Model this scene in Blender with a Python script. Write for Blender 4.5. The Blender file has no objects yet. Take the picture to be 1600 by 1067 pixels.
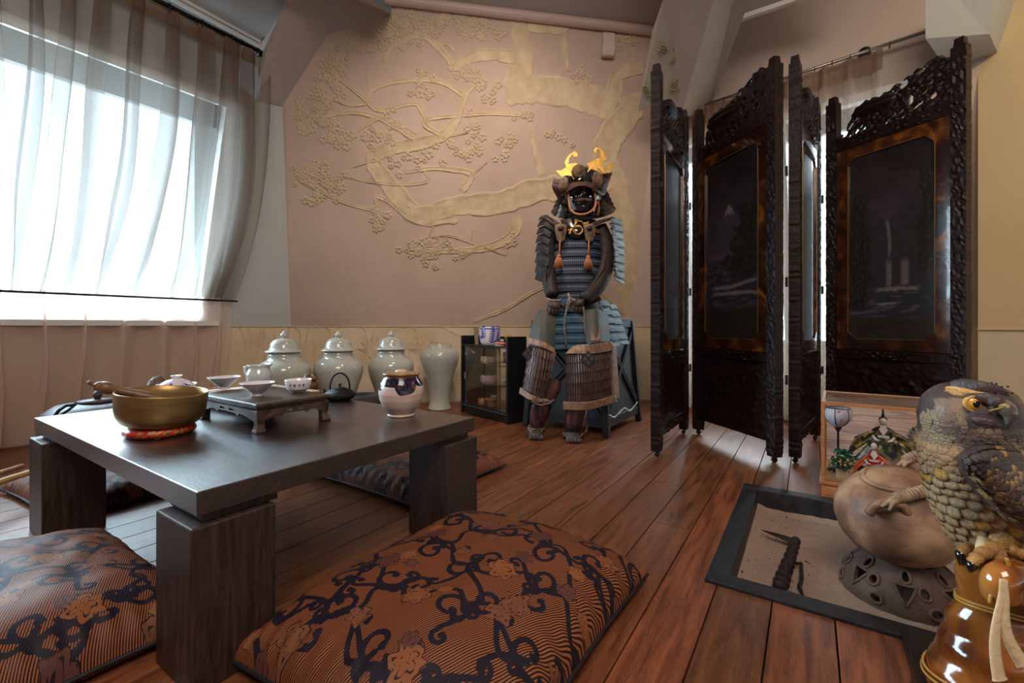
import bpy, math, random
import numpy as np
from mathutils import Vector, Matrix, noise
random.seed(7)
PI = math.pi
sc = bpy.context.scene
COL = sc.collection
# ---------------------------------------------------------------- camera
H = 0.62                                  # eye height above the boards
YAW = math.atan2(464, 700)
FW = Vector((-math.sin(YAW), math.cos(YAW), 0)); RT = Vector((math.cos(YAW), math.sin(YAW), 0))
cam_d = bpy.data.cameras.new('camera'); cam = bpy.data.objects.new('camera', cam_d); COL.objects.link(cam)
cam.location = (0, 0, H); cam.rotation_euler = (PI/2, 0, YAW)
cam_d.sensor_width = 36; cam_d.lens = 15.75; cam_d.shift_y = -23.5/1600; cam_d.clip_start = 0.02
sc.camera = cam
# ---------------------------------------------------------------- exposure, sky, lights
sc.view_settings.view_transform = 'Standard'; sc.view_settings.look = 'None'
sc.view_settings.gamma = 1; sc.view_settings.use_curve_mapping = False
sc.view_settings.exposure = 0.2
sc.cycles.max_bounces = 7; sc.cycles.transparent_max_bounces = 16; sc.cycles.diffuse_bounces = 4
sc.cycles.sample_clamp_indirect = 4; sc.cycles.caustics_reflective = False; sc.cycles.caustics_refractive = False
w = bpy.data.worlds.new('daylight'); sc.world = w; w.use_nodes = True
bg = w.node_tree.nodes['Background']; bg.inputs[0].default_value = (0.70, 0.90, 1.0, 1); bg.inputs[1].default_value = 2.8

def area(name, loc, target, sx, sy, power, color, spread=PI):
    l = bpy.data.lights.new(name, 'AREA'); l.shape = 'RECTANGLE'; l.size = sx; l.size_y = sy; l.energy = power; l.color = color
    l.spread = spread
    o = bpy.data.objects.new(name, l); COL.objects.link(o); o.location = loc
    o.rotation_euler = (Vector(target)-Vector(loc)).to_track_quat('-Z', 'Y').to_euler()
    return o
def sun(name, direction, strength, color, ang):
    l = bpy.data.lights.new(name, 'SUN'); l.energy = strength; l.color = color; l.angle = math.radians(ang)
    o = bpy.data.objects.new(name, l); COL.objects.link(o); o.rotation_euler = Vector(direction).to_track_quat('-Z', 'Y').to_euler(); return o
sun('daylight_left', (.86, .22, -.46), 25.0, (0.60, 0.84, 1.0), 60)
sun('daylight_far', (-.05, -.72, -.70), 12.0, (0.82, 0.93, 1.0), 60)
area('fill_light_room', (0.4, -0.4, 2.45), (-0.6, 1.6, 0), 1.2, 1.2, 44, (1.0, 0.86, 0.76))  # added fill light under the ceiling, lifts the whole interior
def spot(name, loc, target, power, color, ang, blend=0.8, r=0.05):
    l = bpy.data.lights.new(name, 'SPOT'); l.energy = power; l.color = color; l.spot_size = math.radians(ang); l.spot_blend = blend
    l.shadow_soft_size = r
    o = bpy.data.objects.new(name, l); COL.objects.link(o); o.location = loc
    o.rotation_euler = (Vector(target)-Vector(loc)).to_track_quat('-Z', 'Y').to_euler(); return o
spot('ceiling_spot_mural', (-1.0, 1.4, 2.4), (-2.1, 2.9, 1.0), 66, (1.0, 0.80, 0.65), 110, 1.0, 0.1)
spot('ceiling_spot_right', (1.3, 1.2, 2.45), (1.2, 3.0, 1.1), 60, (1.0, 0.76, 0.46), 110, 1.0, 0.1)

# ---------------------------------------------------------------- helpers
def C(u, v, d):                           # photo pixel at a depth -> world point
    return FW*d + RT*(d*(u-800)/700) + Vector((0, 0, H + d*(510-v)/700))
def Fz(u, v, z=0.0):                      # photo pixel on a level plane
    return C(u, v, (H-z)*700/(v-510))
def ray_plane(u, v, p, n):
    dr = C(u, v, 1)-Vector((0, 0, H)); o = Vector((0, 0, H))
    return o + dr*((Vector(p)-o).dot(n)/dr.dot(n))

class MB:
    def __init__(s): s.v = []; s.f = []; s.c = []; s.a = {}; s.uv = None
    def add(s, vs, fs, col=None):
        n = len(s.v); s.v += [tuple(p) for p in vs]; s.f += [tuple(i+n for i in q) for q in fs]
        s.c += [col or (1, 1, 1)]*len(vs)
        return s
    def box(s, c, d, rz=0, M=None, col=None):
        hx, hy, hz = d[0]/2, d[1]/2, d[2]/2
        vs = [Vector((x*hx, y*hy, z*hz)) for z in (-1, 1) for y in (-1, 1) for x in (-1, 1)]
        R = M if M is not None else Matrix.Rotation(rz, 3, 'Z')
        vs = [R@p+Vector(c) for p in vs]
        return s.add(vs, [(0, 2, 3, 1), (4, 5, 7, 6), (0, 1, 5, 4), (2, 6, 7, 3), (0, 4, 6, 2), (1, 3, 7, 5)], col)
    def bar(s, a, b, wd, th, up=(0, 0, 1), col=None):     # box from a to b
        a = Vector(a); b = Vector(b); x = (b-a); L = x.length; x.normalize()
        upv = Vector(up); y = upv.cross(x)
        if y.length < 1e-4: y = Vector((1, 0, 0)).cross(x)
        y.normalize(); z = x.cross(y)
        M = Matrix((x, y, z)).transposed()
        return s.box((a+b)/2, (L, wd, th), M=M, col=col)
    def hexa(s, b4, t4, col=None):                         # bottom 4 corners, top 4 corners (ccw)
        return s.add(list(b4)+list(t4), [(3, 2, 1, 0), (4, 5, 6, 7), (0, 1, 5, 4), (1, 2, 6, 5), (2, 3, 7, 6), (3, 0, 4, 7)], col)
    def poly(s, pts, th=None, col=None):
        pts = [Vector(p) for p in pts]; n = len(pts)
        if th is None: return s.add(pts, [tuple(range(n))], col)
        th = Vector(th); q = [p+th for p in pts]
        return s.add(pts+q, [tuple(range(n))[::-1], tuple(range(n, 2*n))]+[(i, (i+1) % n, n+(i+1) % n, n+i) for i in range(n)], col)
    def tube(s, pts, r, n=10, closed=False, cap=True, col=None, flat=1.0, up=None):
        pts = [Vector(p) for p in pts]; m = len(pts)
        if not hasattr(r, '__len__'): r = [r]*m
        vs = []; fs = []; N = None
        for i, p in enumerate(pts):
            if closed: t = pts[(i+1) % m]-pts[i-1]
            else: t = pts[min(i+1, m-1)]-pts[max(i-1, 0)]
            if t.length < 1e-9: t = Vector((0, 0, 1))
            t.normalize()
            if N is None:
                N = Vector(up) if up else (Vector((0, 0, 1)) if abs(t.z) < .9 else Vector((1, 0, 0)))
            N = N - t*N.dot(t)
            if N.length < 1e-6: N = t.orthogonal()
            N.normalize(); B = t.cross(N)
            for k in range(n):
                a = 2*PI*k/n; vs.append(p+(N*math.cos(a)*flat+B*math.sin(a))*r[i])
        for i in range(m if closed else m-1):
            j = (i+1) % m
            for k in range(n): fs.append((i*n+k, i*n+(k+1) % n, j*n+(k+1) % n, j*n+k))
        if cap and not closed: fs += [tuple(range(n))[::-1], tuple(range((m-1)*n, m*n))]
        return s.add(vs, fs, col)
    def lathe(s, prof, c=(0, 0, 0), n=40, M=None, col=None, wob=None):
        vs = []; fs = []; m = len(prof); c = Vector(c)
        for i, (r, z) in enumerate(prof):
            for k in range(n):
                a = 2*PI*k/n; rr = max(r, 1e-5)*(1 if wob is None else wob(a, i/(m-1)))
                p = Vector((rr*math.cos(a), rr*math.sin(a), z))
                vs.append((M@p if M is not None else p)+c)
        for i in range(m-1):
            for k in range(n): fs.append((i*n+k, i*n+(k+1) % n, (i+1)*n+(k+1) % n, (i+1)*n+k))
        return s.add(vs, fs, col)
    def ball(s, c, r, n=16, m=10, M=None, col=None, f=None):
        if not hasattr(r, '__len__'): r = (r, r, r)
        vs = []; fs = []; c = Vector(c)
        for i in range(m+1):
            a = PI*i/m
            for k in range(n):
                b = 2*PI*k/n; p = Vector((math.sin(a)*math.cos(b), math.sin(a)*math.sin(b), -math.cos(a)))
                if f: p = p*f(p)
                p = Vector((p.x*r[0], p.y*r[1], p.z*r[2])); vs.append((M@p if M is not None else p)+c)
        for i in range(m):
            for k in range(n): fs.append((i*n+k, i*n+(k+1) % n, (i+1)*n+(k+1) % n, (i+1)*n+k))
        return s.add(vs, fs, col)
    def grid(s, F, nu, nv, th=None, col=None, closed_u=False):
        vs = [F(i/nu, j/nv) for j in range(nv+1) for i in range(nu+1)]
        cs = None; W = nu+1; base = len(s.v)
        fs = [(j*W+i, j*W+i+1, (j+1)*W+i+1, (j+1)*W+i) for j in range(nv) for i in range(nu)]
        s.add(vs, fs, col)
        if th:                                            # give the sheet a back and rims
            vs = [Vector(p) for p in vs]; bk = []
            for j in range(nv+1):
                for i in range(nu+1):
                    a = vs[j*W+min(i+1, nu)]-vs[j*W+max(i-1, 0)]; b = vs[min(j+1, nv)*W+i]-vs[max(j-1, 0)*W+i]
                    nn = a.cross(b); nn = nn.normalized() if nn.length > 1e-12 else Vector((0, 0, 1))
                    bk.append(vs[j*W+i]-nn*th)
            s.add(bk, [q[::-1] for q in fs], col)
            n2 = len(vs); rim = []
            edge = [(i, 0) for i in range(nu)]+[(nu, j) for j in range(nv)]+[(i, nv) for i in range(nu, 0, -1)]+[(0, j) for j in range(nv, 0, -1)]
            ids = [j*W+i for i, j in edge]
            for k in range(len(ids)):
                a, b = ids[k]+base, ids[(k+1) % len(ids)]+base; rim.append((b, a, a+n2, b+n2))
            s.f += rim
        return s
    def move(s, off):
        off = Vector(off); s.v = [tuple(Vector(p)+off) for p in s.v]; return s

def obj(name, mb, mat, parent=None, smooth=False, world=True, label=None, attrs=None, bevel=0, sub=0, weld=False):
    me = bpy.data.meshes.new(name)
    vs = mb.v
    if parent is not None and world:
        top = parent
        while top.parent: top = top.parent
        Mi = (Matrix.Translation(top.location)@top.rotation_euler.to_matrix().to_4x4()).inverted()
        vs = [tuple(Mi@Vector(p)) for p in vs]
    me.from_pydata([tuple(p) for p in vs], [], mb.f)
    if any(c != (1, 1, 1) for c in mb.c):
        at = me.color_attributes.new('Col', 'FLOAT_COLOR', 'POINT')
        at.data.foreach_set('color', np.array([list(c)+[1] for c in mb.c], dtype=np.float32).ravel())
    for k, arr in (attrs or {}).items():
        at = me.attributes.new(k, 'FLOAT', 'POINT'); at.data.foreach_set('value', np.asarray(arr, dtype=np.float32))
    if smooth: me.polygons.foreach_set('use_smooth', [True]*len(me.polygons))
    me.materials.append(mat); me.update()
    o = bpy.data.objects.new(name, me); COL.objects.link(o)
    if weld:
        m = o.modifiers.new('weld', 'WELD'); m.merge_threshold = 1e-5
    if bevel:
        m = o.modifiers.new('bevel', 'BEVEL'); m.width = bevel; m.segments = 2; m.limit_method = 'ANGLE'
    if sub:
        m = o.modifiers.new('sub', 'SUBSURF'); m.levels = sub; m.render_levels = sub
    if parent is not None: o.parent = parent
    if label: o['label'] = label
    return o
def thing(name, label, cat, loc=(0, 0, 0), rz=0, group=None):
    o = bpy.data.objects.new(name, None); COL.objects.link(o); o.location = loc; o.rotation_euler = (0, 0, rz)
    o.empty_display_size = .05
    o['label'] = label; o['category'] = cat
    if group: o['group'] = group
    return o
def tag(o, label, cat, group=None):
    o['label'] = label; o['category'] = cat
    if group: o['group'] = group
    return o
def struct(o, label=None):
    o['kind'] = 'structure'
    if label: o['label'] = label
    return o
def copy_tree(o, parent=None):
    c = o.copy(); COL.objects.link(c); c.parent = parent
    for ch in list(o.children): copy_tree(ch, c)
    return c

# ---------------------------------------------------------------- materials
def nt(name):
    m = bpy.data.materials.new(name); m.use_nodes = True; t = m.node_tree
    return m, t, t.nodes['Principled BSDF']
def N(t, typ, **kw):
    n = t.nodes.new(typ)
    for k, v in kw.items(): setattr(n, k, v)
    return n
def lk(t, a, b): t.links.new(a, b)
def math_n(t, op, a, b=None, c=None):
    n = N(t, 'ShaderNodeMath', operation=op)
    for i, x in enumerate((a, b, c)):
        if x is None: continue
        if hasattr(x, 'links'): lk(t, x, n.inputs[i])
        else: n.inputs[i].default_value = x
    return n.outputs[0]
def mix_n(t, f, a, b):
    n = N(t, 'ShaderNodeMix', data_type='RGBA')
    for i, x in ((0, f), (6, a), (7, b)):
        if hasattr(x, 'links'): lk(t, x, n.inputs[i])
        else: n.inputs[i].default_value = x if i == 0 else (*x[:3], 1)
    return n.outputs[2]
def coords(t, scale=(1, 1, 1), rot=(0, 0, 0), out='Object'):
    tc = N(t, 'ShaderNodeTexCoord'); mp = N(t, 'ShaderNodeMapping'); mp.inputs['Scale'].default_value = scale; mp.inputs['Rotation'].default_value = rot
    lk(t, tc.outputs[out], mp.inputs['Vector']); return mp.outputs[0]
def ramp(t, f, stops):
    r = N(t, 'ShaderNodeValToRGB'); lk(t, f, r.inputs[0]); e = r.color_ramp.elements
    e[0].position = stops[0][0]; e[0].color = (*stops[0][1], 1); e[1].position = stops[-1][0]; e[1].color = (*stops[-1][1], 1)
    for p, c in stops[1:-1]:
        x = e.new(p); x.color = (*c, 1)
    return r.outputs[0]
def tex(t, kind, scale, vec=None, detail=4, rough=.6, out=None, **kw):
    n = N(t, {'noise': 'ShaderNodeTexNoise', 'vor': 'ShaderNodeTexVoronoi', 'wave': 'ShaderNodeTexWave'}[kind])
    for k, v in kw.items():
        if k in ('feature', 'wave_type', 'bands_direction', 'distance', 'wave_profile'): setattr(n, k, v)
        else: n.inputs[k].default_value = v
    n.inputs['Scale'].default_value = scale
    if kind != 'vor' and 'Detail' in n.inputs: n.inputs['Detail'].default_value = detail
    if vec is not None: lk(t, vec, n.inputs['Vector'])
    return n.outputs[out or ('Distance' if kind == 'vor' else 'Fac' if kind == 'wave' else 0)]
def bump(t, b, h, strength=.3, dist=.01):
    n = N(t, 'ShaderNodeBump'); n.inputs['Strength'].default_value = strength; n.inputs['Distance'].default_value = dist
    lk(t, h, n.inputs['Height']); lk(t, n.outputs[0], b.inputs['Normal']); return n
def P(name, col, rough=.5, metal=0, var=0, vscale=8, bmp=0, bscale=60, coat=0, spec=.5, col2=None, alpha=None):
    m, t, b = nt(name); b.inputs['Roughness'].default_value = rough; b.inputs['Metallic'].default_value = metal
    b.inputs['Specular IOR Level'].default_value = spec; b.inputs['Coat Weight'].default_value = coat
    b.inputs['Coat Roughness'].default_value = .08
    vec = coords(t)
    c2 = col2 or tuple(x*(1-var) for x in col)
    f = tex(t, 'noise', vscale, vec)
    lk(t, ramp(t, f, [(.35, c2), (.65, col)]), b.inputs['Base Color'])
    if bmp: bump(t, b, tex(t, 'noise', bscale, vec), bmp, .004)
    return m
def Cattr(name, rough=.5, metal=0, bmp=0, bscale=60, coat=0, spec=.5, var=.12):
    m, t, b = nt(name); b.inputs['Roughness'].default_value = rough; b.inputs['Metallic'].default_value = metal
    b.inputs['Coat Weight'].default_value = coat; b.inputs['Specular IOR Level'].default_value = spec
    a = N(t, 'ShaderNodeVertexColor', layer_name='Col'); vec = coords(t)
    f = tex(t, 'noise', 30, vec); mm = N(t, 'ShaderNodeMix', data_type='RGBA', blend_type='MULTIPLY')
    mm.inputs[0].default_value = 1; lk(t, a.outputs[0], mm.inputs[6]); lk(t, ramp(t, f, [(.3, (1-2*var,)*3), (.7, (1, 1, 1))]), mm.inputs[7])
    lk(t, mm.outputs[2], b.inputs['Base Color'])
    if bmp: bump(t, b, tex(t, 'noise', bscale, vec), bmp, .004)
    return m
def wood(name, dark, light, scale=(1, 1, 1), rough=.4, grain=1.0, coat=0, island=False, bstr=.25):
    m, t, b = nt(name); vec = coords(t, scale)
    f1 = tex(t, 'noise', 6, vec, 8, Distortion=.8); f2 = tex(t, 'noise', 60, vec, 3)
    f = math_n(t, 'ADD', math_n(t, 'MULTIPLY', f1, .65), math_n(t, 'MULTIPLY', f2, .35*grain))
    c = ramp(t, f, [(.35, dark), (.62, light)])
    if island:
        g = N(t, 'ShaderNodeNewGeometry'); hs = N(t, 'ShaderNodeHueSaturation')
        lk(t, c, hs.inputs['Color']); lk(t, math_n(t, 'MULTIPLY_ADD', g.outputs['Random Per Island'], .55, .72), hs.inputs['Value'])
        lk(t, math_n(t, 'MULTIPLY_ADD', g.outputs['Random Per Island'], -.012, .506), hs.inputs['Hue']); c = hs.outputs[0]
    lk(t, c, b.inputs['Base Color']); b.inputs['Roughness'].default_value = rough; b.inputs['Coat Weight'].default_value = coat
    lk(t, math_n(t, 'MULTIPLY_ADD', f, .3, rough-.15), b.inputs['Roughness'])
    bump(t, b, f2, bstr, .002); return m
# ================================================================ the room
ZS = 0.62                                  # height of the dado line
C0 = Vector((-3.4, 1.98, ZS)); C1 = Vector((-1.306, 3.80, ZS)); C2 = Vector((.90, 3.80-.122/.9925*2.206, ZS))
def flat(z, p): return Vector((p.x, p.y, z))
eM = (C1-C0).normalized(); nM = Vector((eM.y, -eM.x, 0)); nR = Vector((-.122, -.9925, 0)); nL = Vector((1, 0, 0))
eR = Vector((.9925, -.122, 0))
kM, kR, kL = .35, .24, .30
def pl(n, k): return Vector((n.x, n.y, -k))          # plane normal: n.(P-base) = k*(z-ZS)
pM, pR, pL = pl(nM, kM), pl(nR, kR), pl(nL, kL)
def onM(u, v): return ray_plane(u, v, C0, pM)
def onR(u, v): return ray_plane(u, v, C1, pR)
def onL(u, v): return ray_plane(u, v, C0, pL)

def plaster(name, c1, c2, scale=1.2, bs=.25, fine=25):
    m, t, b = nt(name); vec = coords(t, out='Object'); f = tex(t, 'noise', scale, vec, 5)
    f2 = tex(t, 'noise', fine, vec, 6)
    f3 = math_n(t, 'ADD', math_n(t, 'MULTIPLY', f, .8), math_n(t, 'MULTIPLY', f2, .2))
    lk(t, ramp(t, f3, [(.36, c1), (.64, c2)]), b.inputs['Base Color']); b.inputs['Roughness'].default_value = .75
    b.inputs['Specular IOR Level'].default_value = .25
    bump(t, b, f2, bs, .004); return m
mural_m = plaster('mural_plaster', (.52, .39, .32), (.64, .50, .41), 1.4)
side_m = plaster('pale_plaster', (.52, .54, .53), (.57, .59, .58), 1.5, .12)
ceil_m = plaster('ceiling_paint', (.42, .36, .33), (.46, .40, .36), 1.5, .06)
dado_m = plaster('dado_plaster', (.60, .47, .30), (.72, .61, .45), 4, .6, 14)
relief_m = plaster('relief_plaster', (.58, .45, .29), (.72, .58, .39), 12, 1.0, 40)
beige_m = plaster('beige_plaster', (.68, .53, .30), (.72, .57, .34), 1.5, .1)
white_m = P('white_paint', (.72, .68, .65), .4)
beige2_m = P('beige_dado_paint', (.74, .64, .45), .7, var=.05)

# ---- floor of boards running away from the window wall, cut around the hearth
floor_m = wood('floor_oak', (.075, .022, .010), (.27, .092, .035), (9, .9, 1), .33, island=True, bstr=.45)
HX0, HX1, HY0, HY1 = -.212, .62, 1.165, 1.965
fl = MB(); PW = .1145; x = -.298-PW*30
rr = random.Random(3)
while x < 2.2:
    y = -2.2-rr.random()*4
    while y < 4.3:
        L = 4.2+rr.random()*1.5; x0, x1, y0, y1 = x+.0017, x+PW-.0017, y, y+L-.002
        segs = [(x0, x1, y0, y1)]
        if x1 > HX0 and x0 < HX1 and y1 > HY0 and y0 < HY1:
            segs = []
            if y0 < HY0: segs.append((x0, x1, y0, HY0))
            if y1 > HY1: segs.append((x0, x1, HY1, y1))
            if x0 < HX0: segs.append((x0, HX0, max(y0, HY0), min(y1, HY1)))
            if x1 > HX1: segs.append((HX1, x1, max(y0, HY0), min(y1, HY1)))
        for a, b, c, e in segs:
            if b-a < .004 or e-c < .01: continue
            ch = .0003
            bt = [(a, c, -.02), (b, c, -.02), (b, e, -.02), (a, e, -.02)]
            md = [(a, c, -ch), (b, c, -ch), (b, e, -ch), (a, e, -ch)]
            tp = [(a+ch, c+ch, 0), (b-ch, c+ch, 0), (b-ch, e-ch, 0), (a+ch, e-ch, 0)]
            fl.add(bt+md+tp, [(0, 1, 5, 4), (1, 2, 6, 5), (2, 3, 7, 6), (3, 0, 4, 7), (4, 5, 9, 8), (5, 6, 10, 9), (6, 7, 11, 10), (7, 4, 8, 11), (8, 9, 10, 11)])
        y += L
    x += PW
floor = struct(obj('floor', fl, floor_m))
sb = MB()
for a, b, c, e in ((-4.2, HX0, -2.5, 4.6), (HX1, 2.6, -2.5, 4.6), (HX0, HX1, -2.5, HY0), (HX0, HX1, HY1, 4.6)):
    sb.box(((a+b)/2, (c+e)/2, -.031), (b-a, e-c, .02))
obj('subfloor', sb, P('black_gap', (.006, .004, .003), .9), floor)

# ---- leaning walls
OFF = 0.06
def wall_quad(mb, pts, n, th=.06): mb.poly(pts, -Vector(n)*th)
# mural wall
mural_px = [(457.5, 510), (439, 169), (512, 54), (612, 24), (603, -60), (1030, -20), (1019, 49), (997, 173), (1038, 175), (982, 510)]
mp = [onM(u, v) for u, v in mural_px]; mp[0] = C0.copy(); mp[-1] = C1.copy()
mw = MB(); wall_quad(mw, mp[::-1], nM)
wall_mural = struct(obj('wall_mural', mw, mural_m))
dd = MB(); dd.poly([flat(0, C0), flat(ZS, C0), flat(ZS, C1), flat(0, C1)], nM*-.06)
obj('dado_panel', dd, dado_m, wall_mural)
ed = MB(); ed.bar(C0+nM*.004, C1+nM*.004, .010, .006); obj('dado_edge', ed, relief_m, wall_mural)
# left wall with the window opening
WY0, WY1, WZ0, WZ1 = -1.1, 1.37, .66, 2.02
def L3(y, z): return Vector((C0.x+kL*(z-ZS), y, z))
lw = MB()
kn = onL(403, 158); TL = L3(1.6, 2.32)
cornL = mp[1]
yc = lambda z: C0.y+(cornL.y-C0.y)*(z-ZS)/(cornL.z-ZS)
wall_quad(lw, [L3(-2.5, ZS), L3(C0.y, ZS), L3(C0.y, WZ0)+Vector((0, yc(WZ0)-C0.y, 0)), L3(-2.5, WZ0)], nL)
wall_quad(lw, [L3(WY1, WZ0), L3(yc(WZ0), WZ0), L3(cornL.y, cornL.z), L3(kn.y, kn.z), L3(WY1, kn.z+.05), L3(WY1, 2.0)], nL)
wall_quad(lw, [L3(-2.5, WZ0), L3(WY0, WZ0), L3(WY0, 2.5), L3(-2.5, 2.5)], nL)
wall_quad(lw, [L3(WY0, WZ1), L3(WY1, WZ1), L3(WY1, 2.36), L3(WY0, 2.36)], nL)
wall_left = struct(obj('wall_left', lw, side_m))
dl = MB(); dl.poly([Vector((C0.x, -2.5, 0)), Vector((C0.x, -2.5, ZS)), C0, flat(0, C0)], (-.06, 0, 0)); obj('dado_panel', dl, dado_m, wall_left)
el = MB(); el.bar(Vector((C0.x+.004, -2.5, ZS)), C0+Vector((.004, 0, 0)), .01, .006); obj('dado_edge', el, relief_m, wall_left)
wf = MB(); ins = -.02
def Lb(y0, z0, y1, z1, w=.05): wf.bar(L3(y0, z0)+Vector((ins, 0, 0)), L3(y1, z1)+Vector((ins, 0, 0)), w, .06, up=(1, 0, -.3))
Lb(WY0, WZ0+.02, WY1, WZ0+.02); Lb(WY0, WZ1-.02, WY1, WZ1-.02); Lb(WY0, WZ0, WY0, WZ1); Lb(WY1-.02, WZ0, WY1-.02, WZ1)
window_1 = struct(obj('window_1', wf, white_m))
sl = MB(); sl.box((C0.x+.045, (WY0+WY1)/2, ZS+.02), (.13, WY1-WY0+.1, .03)); obj('window_sill', sl, white_m, window_1)
def glassy(name, tint=(1, 1, 1), trans=.9, rough=.02):
    m, t, b = nt(name); t.nodes.remove(b); o = t.nodes['Material Output']
    tr = N(t, 'ShaderNodeBsdfTransparent'); tr.inputs[0].default_value = (*tint, 1); gl = N(t, 'ShaderNodeBsdfGlossy'); gl.inputs['Roughness'].default_value = rough
    lw_ = N(t, 'ShaderNodeLayerWeight'); lw_.inputs[0].default_value = .25; mx = N(t, 'ShaderNodeMixShader')
    lk(t, math_n(t, 'MULTIPLY', lw_.outputs['Fresnel'], 1-trans+.5), mx.inputs[0]); lk(t, tr.outputs[0], mx.inputs[1]); lk(t, gl.outputs[0], mx.inputs[2]); lk(t, mx.outputs[0], o.inputs[0])
    return m
glass_m = glassy('window_glass')
gp = MB(); gp.poly([L3(WY0, WZ0)+Vector((-.03, 0, 0)), L3(WY1, WZ0)+Vector((-.03, 0, 0)), L3(WY1, WZ1)+Vector((-.03, 0, 0)), L3(WY0, WZ1)+Vector((-.03, 0, 0))])
obj('pane', gp, glass_m, window_1)
# right-hand window wall behind the screen
rw = MB()
def R3(s, z): p = C1+eR*s; return Vector((p.x, p.y, z))+nR*kR*(z-ZS)
S0, S1, Z0, Z1 = .55, 1.85, .50, 1.95
SE = 2.5
wall_quad(rw, [R3(0, ZS), R3(S0, ZS), R3(S0, 3.0), R3(.0, 3.0)], nR)
wall_quad(rw, [R3(S1, ZS), R3(SE, ZS), R3(SE, 3.0), R3(S1, 3.0)], nR)
wall_quad(rw, [R3(S0, Z1), R3(S1, Z1), R3(S1, 3.0), R3(S0, 3.0)], nR)
wall_window = struct(obj('wall_window', rw, plaster('window_wall_plaster', (.54, .43, .37), (.58, .47, .41), 1.5, .1)))
dr_ = MB(); dr_.poly([flat(0, C1), C1, R3(S0, ZS), flat(0, C1+eR*S0)], -nR*.06)
dr_.poly([flat(0, C1+eR*S1), R3(S1, ZS), R3(SE, ZS), flat(0, C1+eR*SE)], -nR*.06)
dr_.poly([flat(0, C1+eR*S0), flat(.5, C1+eR*S0), flat(.5, C1+eR*S1), flat(0, C1+eR*S1)], -nR*.06)
obj('dado_panel', dr_, dado_m, wall_window)
er = MB(); er.bar(C1+nR*.004, C1+eR*S0+nR*.004, .01, .005); obj('dado_edge', er, relief_m, wall_window)
wf = MB()
def Rb(s0, z0, s1, z1): wf.bar(R3(s0, z0)-nR*.02, R3(s1, z1)-nR*.02, .05, .06, up=nR)
Rb(S0, Z0, S1, Z0); Rb(S0, Z1, S1, Z1); Rb(S0, Z0, S0, Z1); Rb(S1, Z0, S1, Z1); Rb((S0+S1)/2, Z0, (S0+S1)/2, Z1)
window_2 = struct(obj('window_2', wf, white_m))
gp = MB(); gp.poly([R3(S0, Z0)-nR*.03, R3(S1, Z0)-nR*.03, R3(S1, Z1)-nR*.03, R3(S0, Z1)-nR*.03]); obj('pane', gp, glass_m, window_2)
# beige wall at the right
cR = C(1528, 510, 2.30); cR.z = 0
dirR = Vector((.80, -.60, 0)).normalized()
bw = MB(); e1 = cR+dirR*2.2; bw.poly([flat(ZS-.015, cR), flat(ZS-.015, e1), flat(3.0, e1), flat(3.0, cR)], (.05, .07, 0))
wall_right = struct(obj('wall_right', bw, beige_m))
b2 = MB(); b2.poly([flat(0, cR), flat(0, e1), flat(ZS-.015, e1), flat(ZS-.015, cR)], (.05, .07, 0)); obj('dado_panel', b2, beige2_m, wall_right)
b3 = MB(); b3.bar(flat(ZS-.015, cR)-Vector((.003, .004, 0)), flat(ZS-.015, e1)-Vector((.003, .004, 0)), .008, .006); obj('dado_edge', b3, beige_m, wall_right)
# link between window wall and beige wall (hidden by the screen)
lkw = MB(); pe = R3(SE, 0); pe.z = 0; lkw.poly([flat(0, cR), flat(3.0, cR), flat(3.0, C1+eR*2.3), flat(0, C1+eR*2.3)], (.06, 0, 0)); obj('return_panel', lkw, beige_m, wall_right)
# rest of the shell, behind the viewer
bx = MB()
bx.poly([(-3.5, -2.5, 0), (-3.5, -2.5, 3.0), (3.0, -2.5, 3.0), (3.0, -2.5, 0)], (0, -.06, 0))
struct(obj('wall_back', bx, side_m))
bx = MB(); bx.poly([(3.0, -2.5, 0), (3.0, -2.5, 3.0), (3.0, 2.2, 3.0), (3.0, 2.2, 0)], (.06, 0, 0)); struct(obj('wall_side', bx, side_m))
# ---- sloping ceiling pieces
A, B_, Cc, D_ = mp[1], mp[2], mp[3], mp[6]
cl = MB(); K = L3(kn.y, kn.z)
nF = (A-K).cross(B_-K)
onF = lambda u, v: ray_plane(u, v, K, nF)
F1, F2 = onF(415, 84), onF(448, 13); F3 = onF(480, -30)
cl.poly([K, A, B_, F3, F2, F1], nF.normalized()*.03*(1 if nF.z > 0 else -1))
E1 = C(580, 0, 2.5); E0 = C(430, -120, 1.7)
ce = obj('ceiling', cl, ceil_m); struct(ce)
c2 = MB(); c2.poly([B_, Cc, E1, C(560, -300, 1.6), F3]); c2.poly([F2, F3, C(560, -300, 1.6), C(300, -400, 1.6)])
obj('ceiling_slope', c2, ceil_m, ce)
# top of mural: ceiling above the rail
tr1, tr2 = onM(603, 3), onM(1017, 52)
c3 = MB(); c3.poly([tr1+Vector((0, 0, .02)), tr2+Vector((0, 0, .02)), tr2+nM*1.6+Vector((0, 0, .45)), tr1+nM*1.6+Vector((0, 0, .45))], (0, 0, .03))
obj('ceiling_slope', c3, ceil_m, ce)
tb = MB(); tb.tube([tr1+nM*.025, tr2+nM*.025], .032, 12); struct(obj('trim_1', tb, P('pink_trim', (.56, .42, .37), .5)), 'rounded pinkish rail along the top of the mural wall')
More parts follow.
